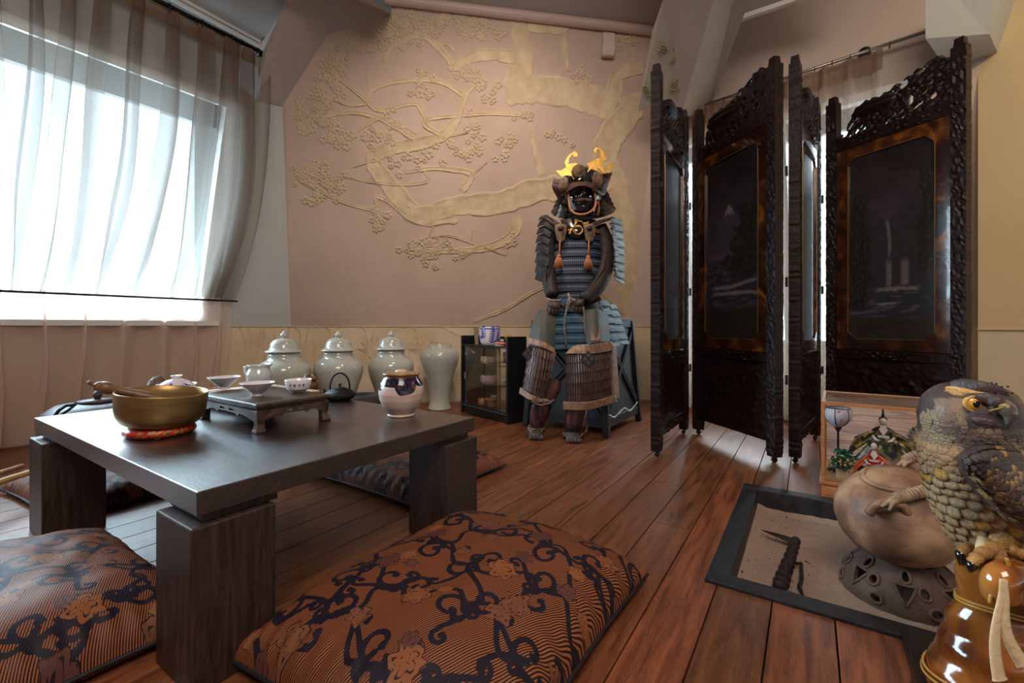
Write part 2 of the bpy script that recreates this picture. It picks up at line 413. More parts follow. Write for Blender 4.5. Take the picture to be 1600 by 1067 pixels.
# painted beam running down between the mural and the window wall
nb = (onM(997, 173)-C(1019, 49, 3.0))
d_b = 3.02
b1 = [C(997, 173, 3.0), C(1064, 182, 2.98), C(1112, 0, 2.25), C(1160, -160, 1.7), C(1045, -160, 1.75), C(1036, 0, 2.3), C(1019, 49, 2.5)]
bm = MB(); bm.poly(b1, Vector((0.1, .35, .12)))
beam = struct(obj('trim_2', bm, plaster('beam_plaster', (.52, .45, .40), (.57, .50, .44), 2, .15)), 'painted sloping beam with relief blossoms above the mural corner')
# ceiling over the rod and the window wall, with crown moulding
mt1, mt2 = C(1093, 50, 2.75), C(1252, -4, 2.35)
dv = (mt2-mt1); mt3 = mt2+dv*.25
tb = MB(); tb.bar(mt1-dv*.2, mt3, .03, .03); struct(obj('trim_3', tb, white_m), 'white moulding where the ceiling meets the window wall')
c5 = MB(); c5.poly([mt1-dv*.3+Vector((0, 0, .01)), mt3, mt3+Vector((0, -2.0, .7)), mt1-dv*.3+Vector((0, -2.0, .7))], (0, 0, .03)); obj('ceiling_slope', c5, ceil_m, ce)
# pale facet at upper right
fx = MB(); fx.poly([C(1446, 60, 2.12), C(1546, 53, 2.08), C(1562, -60, 1.9), C(1446, -60, 1.95)], (.22, .62, .02)); struct(obj('trim_4', fx, side_m), 'pale facet where the beige wall meets the ceiling')
# dormer face over the left window: above the rod
def RodX(z): return -2.93
t0, t1 = C(405, 67, 2.92), C(281, 0, 2.52)
tdv = t1-t0
vf = MB(); q0 = C(412, 88, 2.92); vf.poly([t0, C(403, 158, 3.1), C(403, 158, 3.1)-Vector((0, 3.2, 0)), t0+tdv*3.2], (-.05, 0, 0)); struct(obj('wall_dormer', vf, plaster('dormer_plaster', (.50, .50, .50), (.54, .54, .54), 2, .05)))
tm = MB()
for off, w_ in ((0, .022), (.035, .014), (-.03, .012)):
    a = t0+Vector((.012, 0, off)); tm.bar(a, a+tdv*3.2, .02, w_)
struct(obj('trim_5', tm, white_m), 'white crown moulding above the left curtain rod')
sv = MB(); sv.poly([t0+Vector((0, 0, -.02)), C(448, 13, 2.75), C(415, 84, 2.85)], (-.02, .0, 0)); struct(obj('trim_6', sv, white_m), 'thin white wedge at the end of the left moulding')
cd = MB(); cd.poly([t0, t0+tdv*3.2, t0+tdv*3.2+Vector((1.3, 0, .5)), t0+Vector((.7, 0, .25)), C(448, 13, 2.75)], (0, 0, .03)); obj('ceiling_slope', cd, P('grey_ceiling', (.46, .46, .47), .6), ce)
# lid over everything
ld = MB(); ld.box((-.3, .9, 3.03), (8.5, 8, .04)); obj('ceiling_lid', ld, ceil_m, ce)

sh = MB()                                   # unseen shell around the walls, added to keep stray sun out
sh.poly([(-3.75, -2.6, 2.12), (-3.75, 4.6, 2.12), (-3.75, 4.6, 3.05), (-3.75, -2.6, 3.05)], (-.05, 0, 0))
sh.poly([(-3.75, -2.6, 0), (-3.75, -1.05, 0), (-3.75, -1.05, 3.05), (-3.75, -2.6, 3.05)], (-.05, 0, 0))
sh.poly([(-3.75, 1.45, 0), (-3.75, 4.6, 0), (-3.75, 4.6, 3.05), (-3.75, 1.45, 3.05)], (-.05, 0, 0))
sh.poly([(-3.8, 4.55, 0), (-1.0, 4.55, 0), (-1.0, 4.55, 3.05), (-3.8, 4.55, 3.05)], (0, .05, 0))
sh.poly([(-1.0, 4.55, 2.2), (2.9, 4.3, 2.2), (2.9, 4.3, 3.05), (-1.0, 4.55, 3.05)], (0, .05, 0))
sh.poly([(.75, 4.5, 0), (2.9, 4.3, 0), (2.9, 4.3, 3.05), (.75, 4.5, 3.05)], (0, .05, 0))
sh.poly([(3.02, 1.2, 0), (3.02, 4.4, 0), (3.02, 4.4, 3.05), (3.02, 1.2, 3.05)], (.05, 0, 0))
struct(obj('sun_block_shell', sh, side_m))
# ---- relief tree on the mural
def cp2(x, y): return onM(400+x*.48744, y*.48744)
rng = random.Random(11)
def smooth_line(pts, n=8):
    out = []
    for i in range(len(pts)-1):
        p0 = pts[max(i-1, 0)]; p1 = pts[i]; p2 = pts[i+1]; p3 = pts[min(i+2, len(pts)-1)]
        for k in range(n):
            t = k/n; out.append(.5*((2*p1)+(p2-p0)*t+(2*p0-5*p1+4*p2-p3)*t*t+(3*p1-3*p2+p3-p0)*t**3))
    out.append(pts[-1]); return out
br = MB(); nmM = pM.normalized()
def branch(mb, pts, w0, w1, f=cp2, nm=None, h=.008, closed_end=True):
    nm = nm or nmM
    L = smooth_line([Vector((a, b, 0)) for a, b in pts], 7); m = len(L); rows = []
    for i, q in enumerate(L):
        p = f(q.x, q.y); a = f(*L[max(i-1, 0)][:2]); b = f(*L[min(i+1, m-1)][:2]); t = (b-a).normalized(); sd = t.cross(nm).normalized()
        w_ = (w0+(w1-w0)*i/(m-1))*.5*(1+rng.uniform(-.16, .16)); sc_ = .0023
        hw = w_*sc_; h_ = h*(1+rng.uniform(-.3, .5))
        if w_ > 12: pr = ((-1, 0), (-.93, 1), (-.8, .3), (-.4, .5+rng.uniform(-.3, .3)), (0, .3+rng.uniform(-.2, .4)), (.4, .5+rng.uniform(-.3, .3)), (.8, .3), (.93, 1), (1, 0))
        else: pr = ((-1, 0), (-.8, 1), (-.5, .6), (-.2, .35), (0, .4), (.2, .35), (.5, .6), (.8, 1), (1, 0))
        rows.append([p+sd*hw*a_+nm*h_*b_ for a_, b_ in pr])
    vs = [p for r in rows for p in r]; k = 9
    mb.add(vs, [(i*k+j, i*k+j+1, (i+1)*k+j+1, (i+1)*k+j) for i in range(m-1) for j in range(k-1)])
BR = [([(1215, 1075), (1200, 900), (1180, 740), (1150, 600), (1120, 500), (1150, 420), (1200, 360), (1200, 300)], 100, 80),
 ([(1150, 560), (1020, 600), (900, 610), (780, 650), (640, 660), (540, 690), (480, 680)], 95, 50),
 ([(640, 680), (520, 690), (450, 620), (400, 560), (375, 510), (420, 480), (500, 465), (590, 440), (640, 390), (670, 310), (700, 270)], 70, 14),
 ([(670, 310), (590, 262), (480, 258), (400, 275), (365, 300), (362, 330), (400, 355), (480, 335), (520, 335)], 16, 10),
 ([(520, 335), (545, 380), (575, 425)], 16, 12), ([(590, 430), (540, 400), (560, 380), (640, 372), (740, 365), (860, 370)], 16, 8),
 ([(510, 440), (430, 395), (370, 370), (300, 362), (200, 378)], 24, 6), ([(400, 375), (350, 400), (300, 450)], 16, 8), ([(430, 395), (400, 440), (370, 395)], 12, 5),
 ([(362, 330), (290, 270), (210, 210)], 12, 5), ([(365, 300), (355, 240)], 8, 4), ([(362, 332), (300, 338), (250, 320)], 9, 4),
 ([(660, 610), (690, 560), (640, 545), (560, 540), (480, 552)], 26, 10), ([(690, 560), (740, 520)], 8, 3), ([(540, 545), (550, 580), (470, 592), (350, 580), (280, 560)], 12, 5),
 ([(480, 690), (430, 650), (385, 630), (385, 670), (300, 655), (200, 610), (140, 580)], 18, 5), ([(270, 650), (268, 560)], 6, 4), ([(370, 515), (310, 535)], 10, 4),
 ([(920, 560), (890, 470), (880, 390)], 34, 6), ([(830, 690), (830, 740), (780, 780), (700, 800), (600, 805), (510, 800)], 40, 12), ([(700, 780), (620, 755), (560, 760)], 10, 4),
 ([(590, 690), (560, 740), (540, 780)], 10, 5), ([(690, 770), (695, 730)], 7, 4), ([(790, 780), (800, 815), (730, 790)], 8, 5), ([(700, 800), (650, 835)], 8, 4),
 ([(1150, 350), (1050, 310), (940, 290), (850, 290), (800, 300)], 85, 75), ([(830, 290), (850, 220), (860, 170), (840, 60), (870, 30), (820, -20)], 85, 16),
 ([(870, 80), (940, 90), (985, 90), (1010, 30), (1030, -20)], 34, 22), ([(985, 90), (990, 160), (1000, 230)], 22, 8), ([(850, 190), (760, 175), (690, 185), (640, 215), (610, 180), (560, 130), (520, 115), (450, 140), (410, 200)], 36, 8),
 ([(620, 190), (585, 150), (610, 140), (640, 165)], 16, 8), ([(580, 110), (540, 60), (500, 30)], 7, 4), ([(520, 330), (515, 270)], 7, 4), ([(600, 440), (680, 425)], 8, 3),
 ([(700, 1030), (800, 990), (900, 930), (1000, 900)], 10, 12), ([(1000, 900), (1100, 930), (1180, 1010)], 14, 10), ([(950, 590), (1000, 680), (1010, 760)], 26, 10), ([(1150, 330), (1160, 240), (1240, 220)], 60, 26)]
for pts, a, b in BR: branch(br, pts, a, b)
obj('branch_relief', br, relief_m, wall_mural, smooth=True)
bl = MB()
def blossom(mb, c, ax, ay, nm, r):
    a0 = rng.uniform(0, 2*PI)
    for k in range(5):
        a = a0+k*2*PI/5; q = c+(ax*math.cos(a)+ay*math.sin(a))*r*.6; R_ = r*.42; vs = []
        for j in range(6): b = j*PI/3; vs.append(q+(ax*math.cos(b)+ay*math.sin(b))*R_)
        vs += [q+(ax*math.cos(j*PI/3)+ay*math.sin(j*PI/3))*R_*.75+nm*.006 for j in range(6)]+[q+nm*.003]
        mb.add([p_+nm*.002 for p_ in vs], [(j, (j+1) % 6, 6+(j+1) % 6, 6+j) for j in range(6)]+[(6+j, 6+(j+1) % 6, 12) for j in range(6)])
ayM = (Vector((0, 0, 1))-nmM*nmM.z).normalized(); axM = ayM.cross(nmM)
for cx, cy, sx, sy, n in ((350, 140, 60, 35, 26), (450, 120, 70, 40, 22), (250, 200, 40, 30, 14), (230, 310, 50, 40, 18), (160, 390, 45, 35, 18), (200, 390, 60, 30, 14), (260, 440, 50, 30, 14), (170, 560, 45, 30, 20), (230, 580, 60, 40, 18), (210, 640, 40, 20, 7), (400, 690, 30, 30, 12), (390, 730, 14, 10, 4), (380, 440, 50, 35, 10), (440, 400, 40, 30, 8), (700, 400, 30, 30, 8), (620, 480, 60, 30, 12), (700, 480, 30, 20, 5), (800, 460, 40, 40, 10), (740, 290, 35, 40, 10), (680, 240, 40, 30, 10), (500, 520, 60, 30, 8), (570, 780, 50, 25, 14), (620, 810, 60, 25, 12), (540, 820, 40, 25, 12), (580, 860, 14, 8, 3), (820, 780, 25, 25, 5), (490, 790, 25, 15, 6), (570, 80, 60, 40, 20), (700, 90, 60, 40, 22), (640, 60, 60, 20, 10), (480, 60, 30, 30, 7), (540, 240, 30, 30, 6), (250, 250, 30, 30, 6), (140, 330, 10, 10, 3), (1040, 240, 30, 25, 5), (960, 440, 50, 30, 5), (870, 370, 30, 20, 5), (1180, 130, 40, 30, 6), (540, 300, 40, 20, 5)):
    for _ in range(int(n*1.25)):
        blossom(bl, cp2(cx+rng.gauss(0, sx*.6), cy+rng.gauss(0, sy*.6)), axM, ayM, nmM, rng.uniform(.020, .034))
obj('blossom_relief', bl, P('blossom_plaster', (.66, .52, .36), .8, bmp=.4, bscale=120, col2=(.60, .47, .32)), wall_mural, smooth=True)
# relief plants on the dado of the mural wall
pd = MB(); dn = nM.copy()
def onD(u, v): return ray_plane(u, v, C0, dn)
def pdb(pts, a, b): branch(pd, pts, a, b, f=onD, nm=dn, h=.006)
for s in ((650, 508), (760, 500), (840, 470)): pass
for u in (472, 492, 505, 520, 575, 640, 655):
    pdb([(u, 575), (u-1, 545), (u-4, 518), (u-12, 511)], 6, 3); pdb([(u, 552), (u+8, 522), (u+9, 512)], 5, 2)
for u in (590, 660, 668, 582): 
    for k in range(7):
        a = -1.1+k*.35; pdb([(u, 560), (u+math.sin(a)*14, 560-math.cos(a)*26), (u+math.sin(a)*26, 560-math.cos(a)*34)], 7, 2)
pdb([(690, 510), (720, 525), (760, 536), (800, 540), (832, 530)], 6, 6)
pdb([(640, 509), (700, 506), (760, 498), (800, 483), (835, 468), (850, 455)], 7, 9)
obj('plant_relief', pd, relief_m, wall_mural, smooth=True)
lf = MB(); dL = Vector((1, 0, 0))
def onDL(u, v): return ray_plane(u, v, C0, dL)
for u, d_ in ((395, -8), (404, 3), (412, 0), (428, 2), (436, 6), (448, 3), (388, -14)):
    branch(lf, [(u, 590), (u+1, 560), (u+d_*.4, 530), (u+d_, 512)], 11, 5, f=onDL, nm=dL, h=.008)
obj('plant_relief', lf, relief_m, wall_left, smooth=True)
# blossoms on the beam
bb = MB(); nbm = (Vector(b1[2])-Vector(b1[0])).cross(Vector(b1[1])-Vector(b1[0])).normalized()
if nbm.dot(FW) > 0: nbm = -nbm
byy = (Vector((0, 0, 1))-nbm*nbm.z).normalized(); bxx = byy.cross(nbm)
for u, v in ((1036, 72), (1040, 78), (1032, 80), (1058, 66), (1056, 76), (1064, 62), (1057, 90), (1051, 96), (1062, 94), (1062, 122), (1054, 130), (1010, 142), (1014, 150), (1008, 136), (1060, 140), (1050, 142)):
    blossom(bb, ray_plane(u, v, b1[0], nbm), bxx, byy, nbm, .02)
obj('blossom_relief', bb, P('green_blossom', (.42, .40, .22), .8), beam, smooth=True)
# motion sensor on the mural wall
s_c = onM(948, 72); s_t = thing('motion_sensor', 'small white plastic motion sensor fixed high on the mural wall', 'sensor', s_c)
sm = MB()
for k, (r0, yy) in enumerate(((.055, .0), (.05, .03), (.03, .045))): pass
ax, az = eM, Vector((0, 0, 1))
pf = [(0, -.085), (.035, -.085), (.05, -.06), (.058, 0), (.05, .06), (.03, .085), (0, .085)]
sm.add([s_c+ax*s_*.042+nM*(a)+az*b for s_ in (-1, 1) for a, b in pf], [tuple(range(7))[::-1], tuple(range(7, 14))]+[(i, (i+1) % 7, 7+(i+1) % 7, 7+i) for i in range(7)])
obj('housing', sm, P('sensor_plastic', (.66, .56, .50), .35), s_t, bevel=.006)
sm = MB(); sm.box(s_c+nM*.054+az*-.01, (.085, .002, .002), rz=math.atan2(eM.y, eM.x)); obj('lens', sm, P('sensor_seam', (.25, .2, .18), .4), s_t)

# ================================================================ curtains
def curtain_mat(name, col, op, col2, pw=1.3):
    m, t, b = nt(name); o = t.nodes['Material Output']
    b.inputs['Base Color'].default_value = (*col, 1); b.inputs['Roughness'].default_value = .8; b.inputs['Specular IOR Level'].default_value = .1
    tl = N(t, 'ShaderNodeBsdfTranslucent'); tl.inputs[0].default_value = (*col2, 1)
    a = N(t, 'ShaderNodeMixShader'); a.inputs[0].default_value = .5; lk(t, b.outputs[0], a.inputs[1]); lk(t, tl.outputs[0], a.inputs[2])
    tr = N(t, 'ShaderNodeBsdfTransparent'); tr.inputs[0].default_value = (1, 1, 1, 1)
    lw_ = N(t, 'ShaderNodeLayerWeight'); lw_.inputs[0].default_value = .5
    vec = coords(t, (1, 1, 1)); wv = tex(t, 'noise', 260, vec, 2)
    # woven gauze: the more it is seen edge-on, the fewer gaps show
    fac = math_n(t, 'MULTIPLY_ADD', math_n(t, 'POWER', lw_.outputs['Facing'], pw), 1-op, op)
    fac = math_n(t, 'ADD', fac, math_n(t, 'MULTIPLY_ADD', wv, .16, -.08)); 
    n = N(t, 'ShaderNodeClamp'); lk(t, fac, n.inputs[0])
    mx = N(t, 'ShaderNodeMixShader'); lk(t, n.outputs[0], mx.inputs[0]); lk(t, tr.outputs[0], mx.inputs[1]); lk(t, a.outputs[0], mx.inputs[2]); lk(t, mx.outputs[0], o.inputs[0])
    return m
cur_m = curtain_mat('sheer_curtain', (.32, .225, .165), .30, (.30, .27, .24), 1.15)  # upper drape: backlit shade of the pleats put into the brown
cur_low = curtain_mat('sheer_curtain_lower', (.90, .72, .64), .58, (.80, .68, .60))  # same cloth made paler: room light on the lower drape in its colour
RZ, TZ = 2.335, .793
def foldf(y, k):                           # irregular pleats
    return (math.sin(y*31+2.2*math.sin(y*5.3)+k)+.55*math.sin(y*58+1.3+1.7*math.sin(y*9))+.35*math.sin(y*97+.4))
cy0, cy1 = -1.2, 1.49
def curX(z):
    if z > TZ:
        s_ = (z-TZ)/(RZ-TZ); return -3.31+.452*(1-(1-s_)**2.8)
    return -3.31+.02*math.sin((z/TZ)*PI)
def ph_(y): return 2*PI*y/.155+1.3*math.sin(y*3.7)+.8*math.sin(y*8.3+1)
def cur_up(a, b):
    z = RZ-.045+(TZ-RZ+.045)*b; y = cy0+(cy1-cy0)*a; p = ph_(y)*1.25
    mid = math.sin(PI*min(1, b))**.6 if b < 1 else 0
    k = 1+.5*math.sin(y*5.1+2)
    ay = (.046+.010*mid)*(.7+.5*k)*(1-.35*max(0, b-.7)/.3)
    ax = .014+.020*mid*k
    if b > .88: ax *= 1-.7*(b-.88)/.12
    yy = y-ay*math.sin(p+.7*b*math.sin(y*3))-.010*math.sin(2.3*p+1+1.5*b)+.04*b*math.sin(y*4+1)+.010*math.sin(b*7+y*12)*mid
    return Vector((curX(z)+ax*(math.cos(p)+.45*math.sin(2.3*p+.6+b))-.01*mid, min(yy, cy1+.03), z))
def cur_dn(a, b):
    z = TZ*(1-b)+.02; y = cy0+(cy1-cy0)*a; p = ph_(y)*1.0
    amp = .012+.030*min(1, b*1.8)*(1+.5*math.sin(y*6+1))
    yy = y-(.030+.014*b)*math.sin(p)-.05*b*a+.01*math.sin(b*5+y*9)
    return Vector((curX(z)+amp*(math.cos(p)+.4*math.sin(2.1*p+b*1.5)), yy, z+(0 if b < 1 else .006*math.sin(y*30))))
ct = thing('sheer_curtain', 'long sheer beige curtain tied back by a thin bar at the bright left window', 'curtain', (-3.3, 1.4, 0))
g = MB(); g.grid(cur_up, 720, 46); obj('upper_drape', g, cur_m, ct, smooth=True)
g = MB(); g.grid(cur_dn, 420, 20); obj('lower_drape', g, cur_low, ct, smooth=True)
g = MB(); g.grid(lambda a, b: cur_up(a, .0)+Vector((.004, 0, .025-.075*b)), 520, 2); obj('heading_tape', g, curtain_mat('heading_tape', (.30, .20, .14), .75, (.4, .28, .18)), ct, smooth=True)
iron_m = P('dark_iron', (.05, .045, .045), .35, .8, var=.4)
rd = thing('curtain_rod', 'thick black curtain rod with rings above the left window', 'curtain rod', (-2.857, 1.5, RZ))
g = MB(); g.tube([(-2.857, -1.3, RZ), (-2.857, 1.535, RZ)], .0125, 12); obj('rod', g, iron_m, rd, smooth=True)
yr = 1.45
while yr > -.3:
    g = MB(); g.tube([Vector((-2.857+.0*math.cos(a), yr+.004*math.sin(a*3), RZ-.012))+Vector((math.cos(a)*.022, 0, math.sin(a)*.024)) for a in [k*2*PI/18 for k in range(18)]], .0028, 6, closed=True); obj('ring', g, iron_m, rd, smooth=True)
    yr -= .155
for yb in (1.36, -.4):
    g = MB(); g.bar((-2.857, yb, RZ+.01), (-2.99, yb, RZ+.01), .018, .018); g.ball((-2.95, yb, RZ+.01), (.02, .032, .032)); obj('bracket', g, iron_m, rd, smooth=True)
tb_ = MB(); tb_.tube([(-3.285, -1.3, TZ), (-3.285, 1.53, TZ)], .0065, 10); tag(obj('tie_bar', tb_, iron_m, smooth=True), 'thin dark bar pressing the left curtain against the sloping wall', 'curtain bar')
# far window
rp0, rp1 = C(1062, 177, 3.197), C(1492, 34, 2.255)
rd2 = thing('curtain_rod', 'slim steel curtain rod with square end above the folding screen', 'curtain rod', rp0)
dR = (rp1-rp0).normalized()
g = MB(); g.tube([rp0, rp1], .009, 12); obj('rod', g, P('steel', (.35, .33, .32), .3, .9), rd2, smooth=True)
g = MB(); g.bar(rp1-dR*.09, rp1+dR*.01, .022, .026); obj('end_cap', g, P('steel_dark', (.25, .22, .2), .4, .8), rd2)
for fr in (.05, .74):
    p = rp0+(rp1-rp0)*fr; g = MB(); g.ball(p+Vector((.01, .05, .02)), (.032, .02, .032)); g.bar(p, p+Vector((.012, .09, .02)), .014, .014); obj('bracket', g, iron_m, rd2, smooth=True)
rdl = (rp1-rp0)
for k in range(14):
    p = rp0+rdl*(.03+.79*k/13); g = MB(); g.tube([p+Vector((0, math.cos(a)*.016, math.sin(a)*.018-.008)) for a in [j*2*PI/14 for j in range(14)]], .002, 6, closed=True); obj('ring', g, iron_m, rd2, smooth=True)
c2t = thing('sheer_curtain', 'sheer beige curtain hanging behind the carved folding screen', 'curtain', flat(0, rp0))
def far_cur(a, b):
    p = rp0+rdl*(.0+.80*a); z0 = p.z-.03; z = z0*(1-b)+.05*b; y = a*1.3
    return Vector((p.x, p.y, z))+nR*(.012+.018*min(1, b*3))*(math.sin(y*44+2*math.sin(y*7)+b)+.5*math.sin(y*90))+nR*.03*(1-b)-nR*(-.0)
g = MB(); g.grid(far_cur, 300, 20); obj('drape', g, curtain_mat('sheer_curtain_far', (.55, .42, .33), .18, (.80, .74, .66)), c2t, smooth=True)
g = MB(); g.grid(lambda a, b: far_cur(a, .002+.055*b)+nR*.006, 300, 2); obj('heading_tape', g, bpy.data.materials['heading_tape'], c2t, smooth=True)
# ================================================================ low table
ZT = .341
TX0, TX1, TY0, TY1 = -1.977, -.857, .335, 1.083
tw = wood('wenge_wood', (.011, .006, .005), (.048, .026, .020), (1.2, 14, 14), .34, bstr=.6, coat=.9)
tw.node_tree.nodes['Principled BSDF'].inputs['Coat Roughness'].default_value = .24
tw.node_tree.nodes['Principled BSDF'].inputs['Coat IOR'].default_value = 1.5
tw2 = wood('wenge_wood_upright', (.012, .006, .005), (.062, .034, .026), (16, 16, 1.3), .38, bstr=.6)
tb_ = thing('low_table', 'low dark brown wooden table with four chunky block legs', 'table', ((TX0+TX1)/2, (TY0+TY1)/2, 0))
g = MB(); g.box(((TX0+TX1)/2, (TY0+TY1)/2, ZT-.021), (TX1-TX0, TY1-TY0, .042)); obj('tabletop', g, tw, tb_, bevel=.0022)
for sx in (0, 1):
    for sy in (0, 1):
        lx = TX0-.004 if sx == 0 else TX1+.004-.150; ly = TY0-.010 if sy == 0 else TY1+.010-.142
        g = MB(); g.box((lx+.075, ly+.071, .141), (.150, .142, .282)); obj('leg', g, tw2, tb_, bevel=.003)
        cx = min(max(lx+.075, TX0+.083), TX1-.083); cy = min(max(ly+.071, TY0+.08), TY1-.08)
        g = MB(); g.box((cx, cy, .2905), (.14, .13, .017)); obj('spacer_block', g, tw2, tb_, bevel=.002)
# ---------------------------------------------------------------- singing bowl on its ring cushion
def T(u, v, z=None): return Fz(u, v, ZT if z is None else z)
bc = C(251, 510, 1.165); bc.z = ZT
silk = Cattr('red_brocade_silk', .35, bmp=.2, bscale=400, var=.2)
g = MB(); R0, r0 = .0625, .0125
rs = random.Random(5)
n1, n2 = 90, 16
def ringp(i, j, z0=.0): 
    a = 2*PI*i/n1; b = 2*PI*j/n2; rr_ = r0*(1+.05*math.sin(a*14+math.sin(a*3)*2))
    return Vector((bc.x+math.cos(a)*(R0+rr_*1.15*math.cos(b)), bc.y+math.sin(a)*(R0+rr_*1.15*math.cos(b)), ZT+r0+rr_*math.sin(b)*.98))
for i in range(n1):
    for j in range(n2): 
        p = ringp(i, j); q = noise.noise(Vector((i*.35, j*.6, 0)))+.6*noise.noise(Vector((i*.9, j*1.1, 5)))
        c = (.78, .05, .015)
        if q > .36: c = (.85, .42, .06)
        elif q > .30: c = (.05, .02, .03)
        elif q < -.42: c = (.35, .42, .18)
        elif q < -.36: c = (.03, .02, .06)
        g.v.append(tuple(p)); g.c.append(c)
g.f += [(i*n2+j, ((i+1) % n1)*n2+j, ((i+1) % n1)*n2+(j+1) % n2, i*n2+(j+1) % n2) for i in range(n1) for j in range(n2)]
tag(obj('ring_cushion', g, silk, smooth=True), 'red and gold brocade ring cushion beneath the brass singing bowl', 'cushion')
def brass_mat(name, c1, c2, rough):
    m, t, b = nt(name); vec = coords(t, (1, 1, 3)); f = tex(t, 'noise', 9, vec, 6); f2 = tex(t, 'noise', 60, coords(t, (.3, .3, 6)), 3)
    ff = math_n(t, 'ADD', math_n(t, 'MULTIPLY', f, .7), math_n(t, 'MULTIPLY', f2, .3))
    lk(t, ramp(t, ff, [(.35, c2), (.65, c1)]), b.inputs['Base Color']); b.inputs['Metallic'].default_value = .75; b.inputs['Roughness'].default_value = rough
    bump(t, b, f2, .15, .002); return m
brass = brass_mat('aged_brass', (.50, .315, .12), (.25, .15, .06), .38)
g = MB(); tilt = Matrix.Rotation(math.radians(4.5), 3, FW)*1
prof = [(0, 0), (.05, .0005), (.075, .005), (.093, .016), (.105, .032), (.1125, .052), (.116, .075), (.1175, .098), (.118, .106), (.1165, .1075), (.1145, .106), (.1135, .096), (.112, .075), (.108, .053), (.101, .036), (.089, .021), (.07, .011), (.04, .007), (0, .006)]
prof = [(0, 0), (.050, 0), (.068, .003), (.083, .012), (.0925, .027), (.0965, .045), (.0975, .065), (.0985, .084), (.0988, .0875), (.0975, .0888), (.0955, .0875), (.0945, .066), (.0925, .045), (.088, .029), (.079, .0165), (.064, .008), (.04, .006), (0, .006)]
g.lathe(prof, bc+Vector((0, 0, 2*r0-.002)), 72, tilt)
sb_ = thing('singing_bowl', 'large aged brass singing bowl tilted on a red brocade ring', 'bowl', bc+Vector((0, 0, 2*r0)))
obj('bowl', g, brass, sb_, smooth=True, weld=True)
g = MB(); m0 = C(156, 604, 1.12); m1 = C(262, 626, 1.19)
mallet_wood = wood('mallet_wood', (.10, .045, .02), (.26, .13, .06), (8, 8, 8), .4)
ml = thing('striking_mallet', 'brown wooden mallet leaning inside the brass singing bowl', 'mallet', m1)
dm = (m1-m0)
g.tube([m0+dm*t for t in (0, .07, .14, .2, .26, .4, .7, 1)], [.0135, .016, .0155, .0115, .0085, .010, .0125, .0135], 16); g.ball(m0, (.0125,)*3)
obj('handle', g, mallet_wood, ml, smooth=True)
g = MB(); g.ball(m0-dm*.14+Vector((0, 0, .004)), (.0055,)*3); g.tube([m0, m0-dm*.13], .003); obj('end_knob', g, mallet_wood, ml, smooth=True)

# ---------------------------------------------------------------- small kang table with cups
kf = C(402, 640, 1.165); kr = C(513, 640, 1.335); kl = C(324, 640, 1.37)
for p in (kf, kr, kl): p.z = 0
kx = (kr-kf); ky = (kl-kf); Lx = kx.length; kx.normalize(); ky = (ky-kx*ky.dot(kx)); Ly = ky.length; ky.normalize()
ZK = ZT+.077
kc = kf+kx*Lx/2+ky*Ly/2
kt = thing('tea_tray_table', 'small carved dark tray table with curved legs holding the white tea cups', 'tray table', (kc.x, kc.y, ZT))
def K(a, b, z): p = kf+kx*a+ky*b; return Vector((p.x, p.y, ZT+z))
kw = wood('carved_rosewood', (.018, .009, .007), (.09, .048, .032), (6, 6, 6), .35, bstr=.5)
RZk = math.atan2(kx.y, kx.x)
g = MB(); g.box((kc.x, kc.y, ZK-.005), (Lx+.012, Ly+.012, .010), rz=RZk); obj('top', g, kw, kt, bevel=.003)
g = MB(); g.box((kc.x, kc.y, ZK-.014), (Lx-.006, Ly-.006, .009), rz=RZk); obj('waist', g, kw, kt, bevel=.002)
def apron(a0, b0, a1, b1, holes):
    n = 48; g = MB(); L = math.hypot(a1-a0, b1-b0); top, = (.0585,)
    out = Vector(((b1-b0)/L, -(a1-a0)/L, 0)); o3 = kx*out.x+ky*out.y
    cells = []; 
    zz = lambda t: .0585-.017-.013*(1-min(1, min(t, 1-t)/.22)**1.6)-(.006 if .30 < t < .34 or .66 < t < .70 else 0)
    for i in range(n):
        t0, t1 = i/n, (i+1)/n; tm_ = (t0+t1)/2
        z0, z1 = zz(t0), zz(t1); p0 = K(a0+(a1-a0)*t0, b0+(b1-b0)*t0, 0); p1 = K(a0+(a1-a0)*t1, b0+(b1-b0)*t1, 0)
        sp = [(z0, z1, .0585)]
        if any(abs(tm_-h) < .045 for h in holes): sp = [(z0, z1, .0455), (.0515, .0515, .0585)]
        for za, zb, zt in sp:
            g.hexa([p0+Vector((0, 0, za)), p1+Vector((0, 0, zb)), p1+Vector((0, 0, zb))-o3*.006, p0+Vector((0, 0, za))-o3*.006], [p0+Vector((0, 0, zt)), p1+Vector((0, 0, zt)), p1+Vector((0, 0, zt))-o3*.006, p0+Vector((0, 0, zt))-o3*.006])
    obj('apron', g, kw, kt)
apron(0, 0, Lx, 0, (.42, .58)); apron(0, Ly, 0, 0, (.42, .58)); apron(Lx, 0, Lx, Ly, (.42, .58)); apron(Lx, Ly, 0, Ly, (.42, .58))
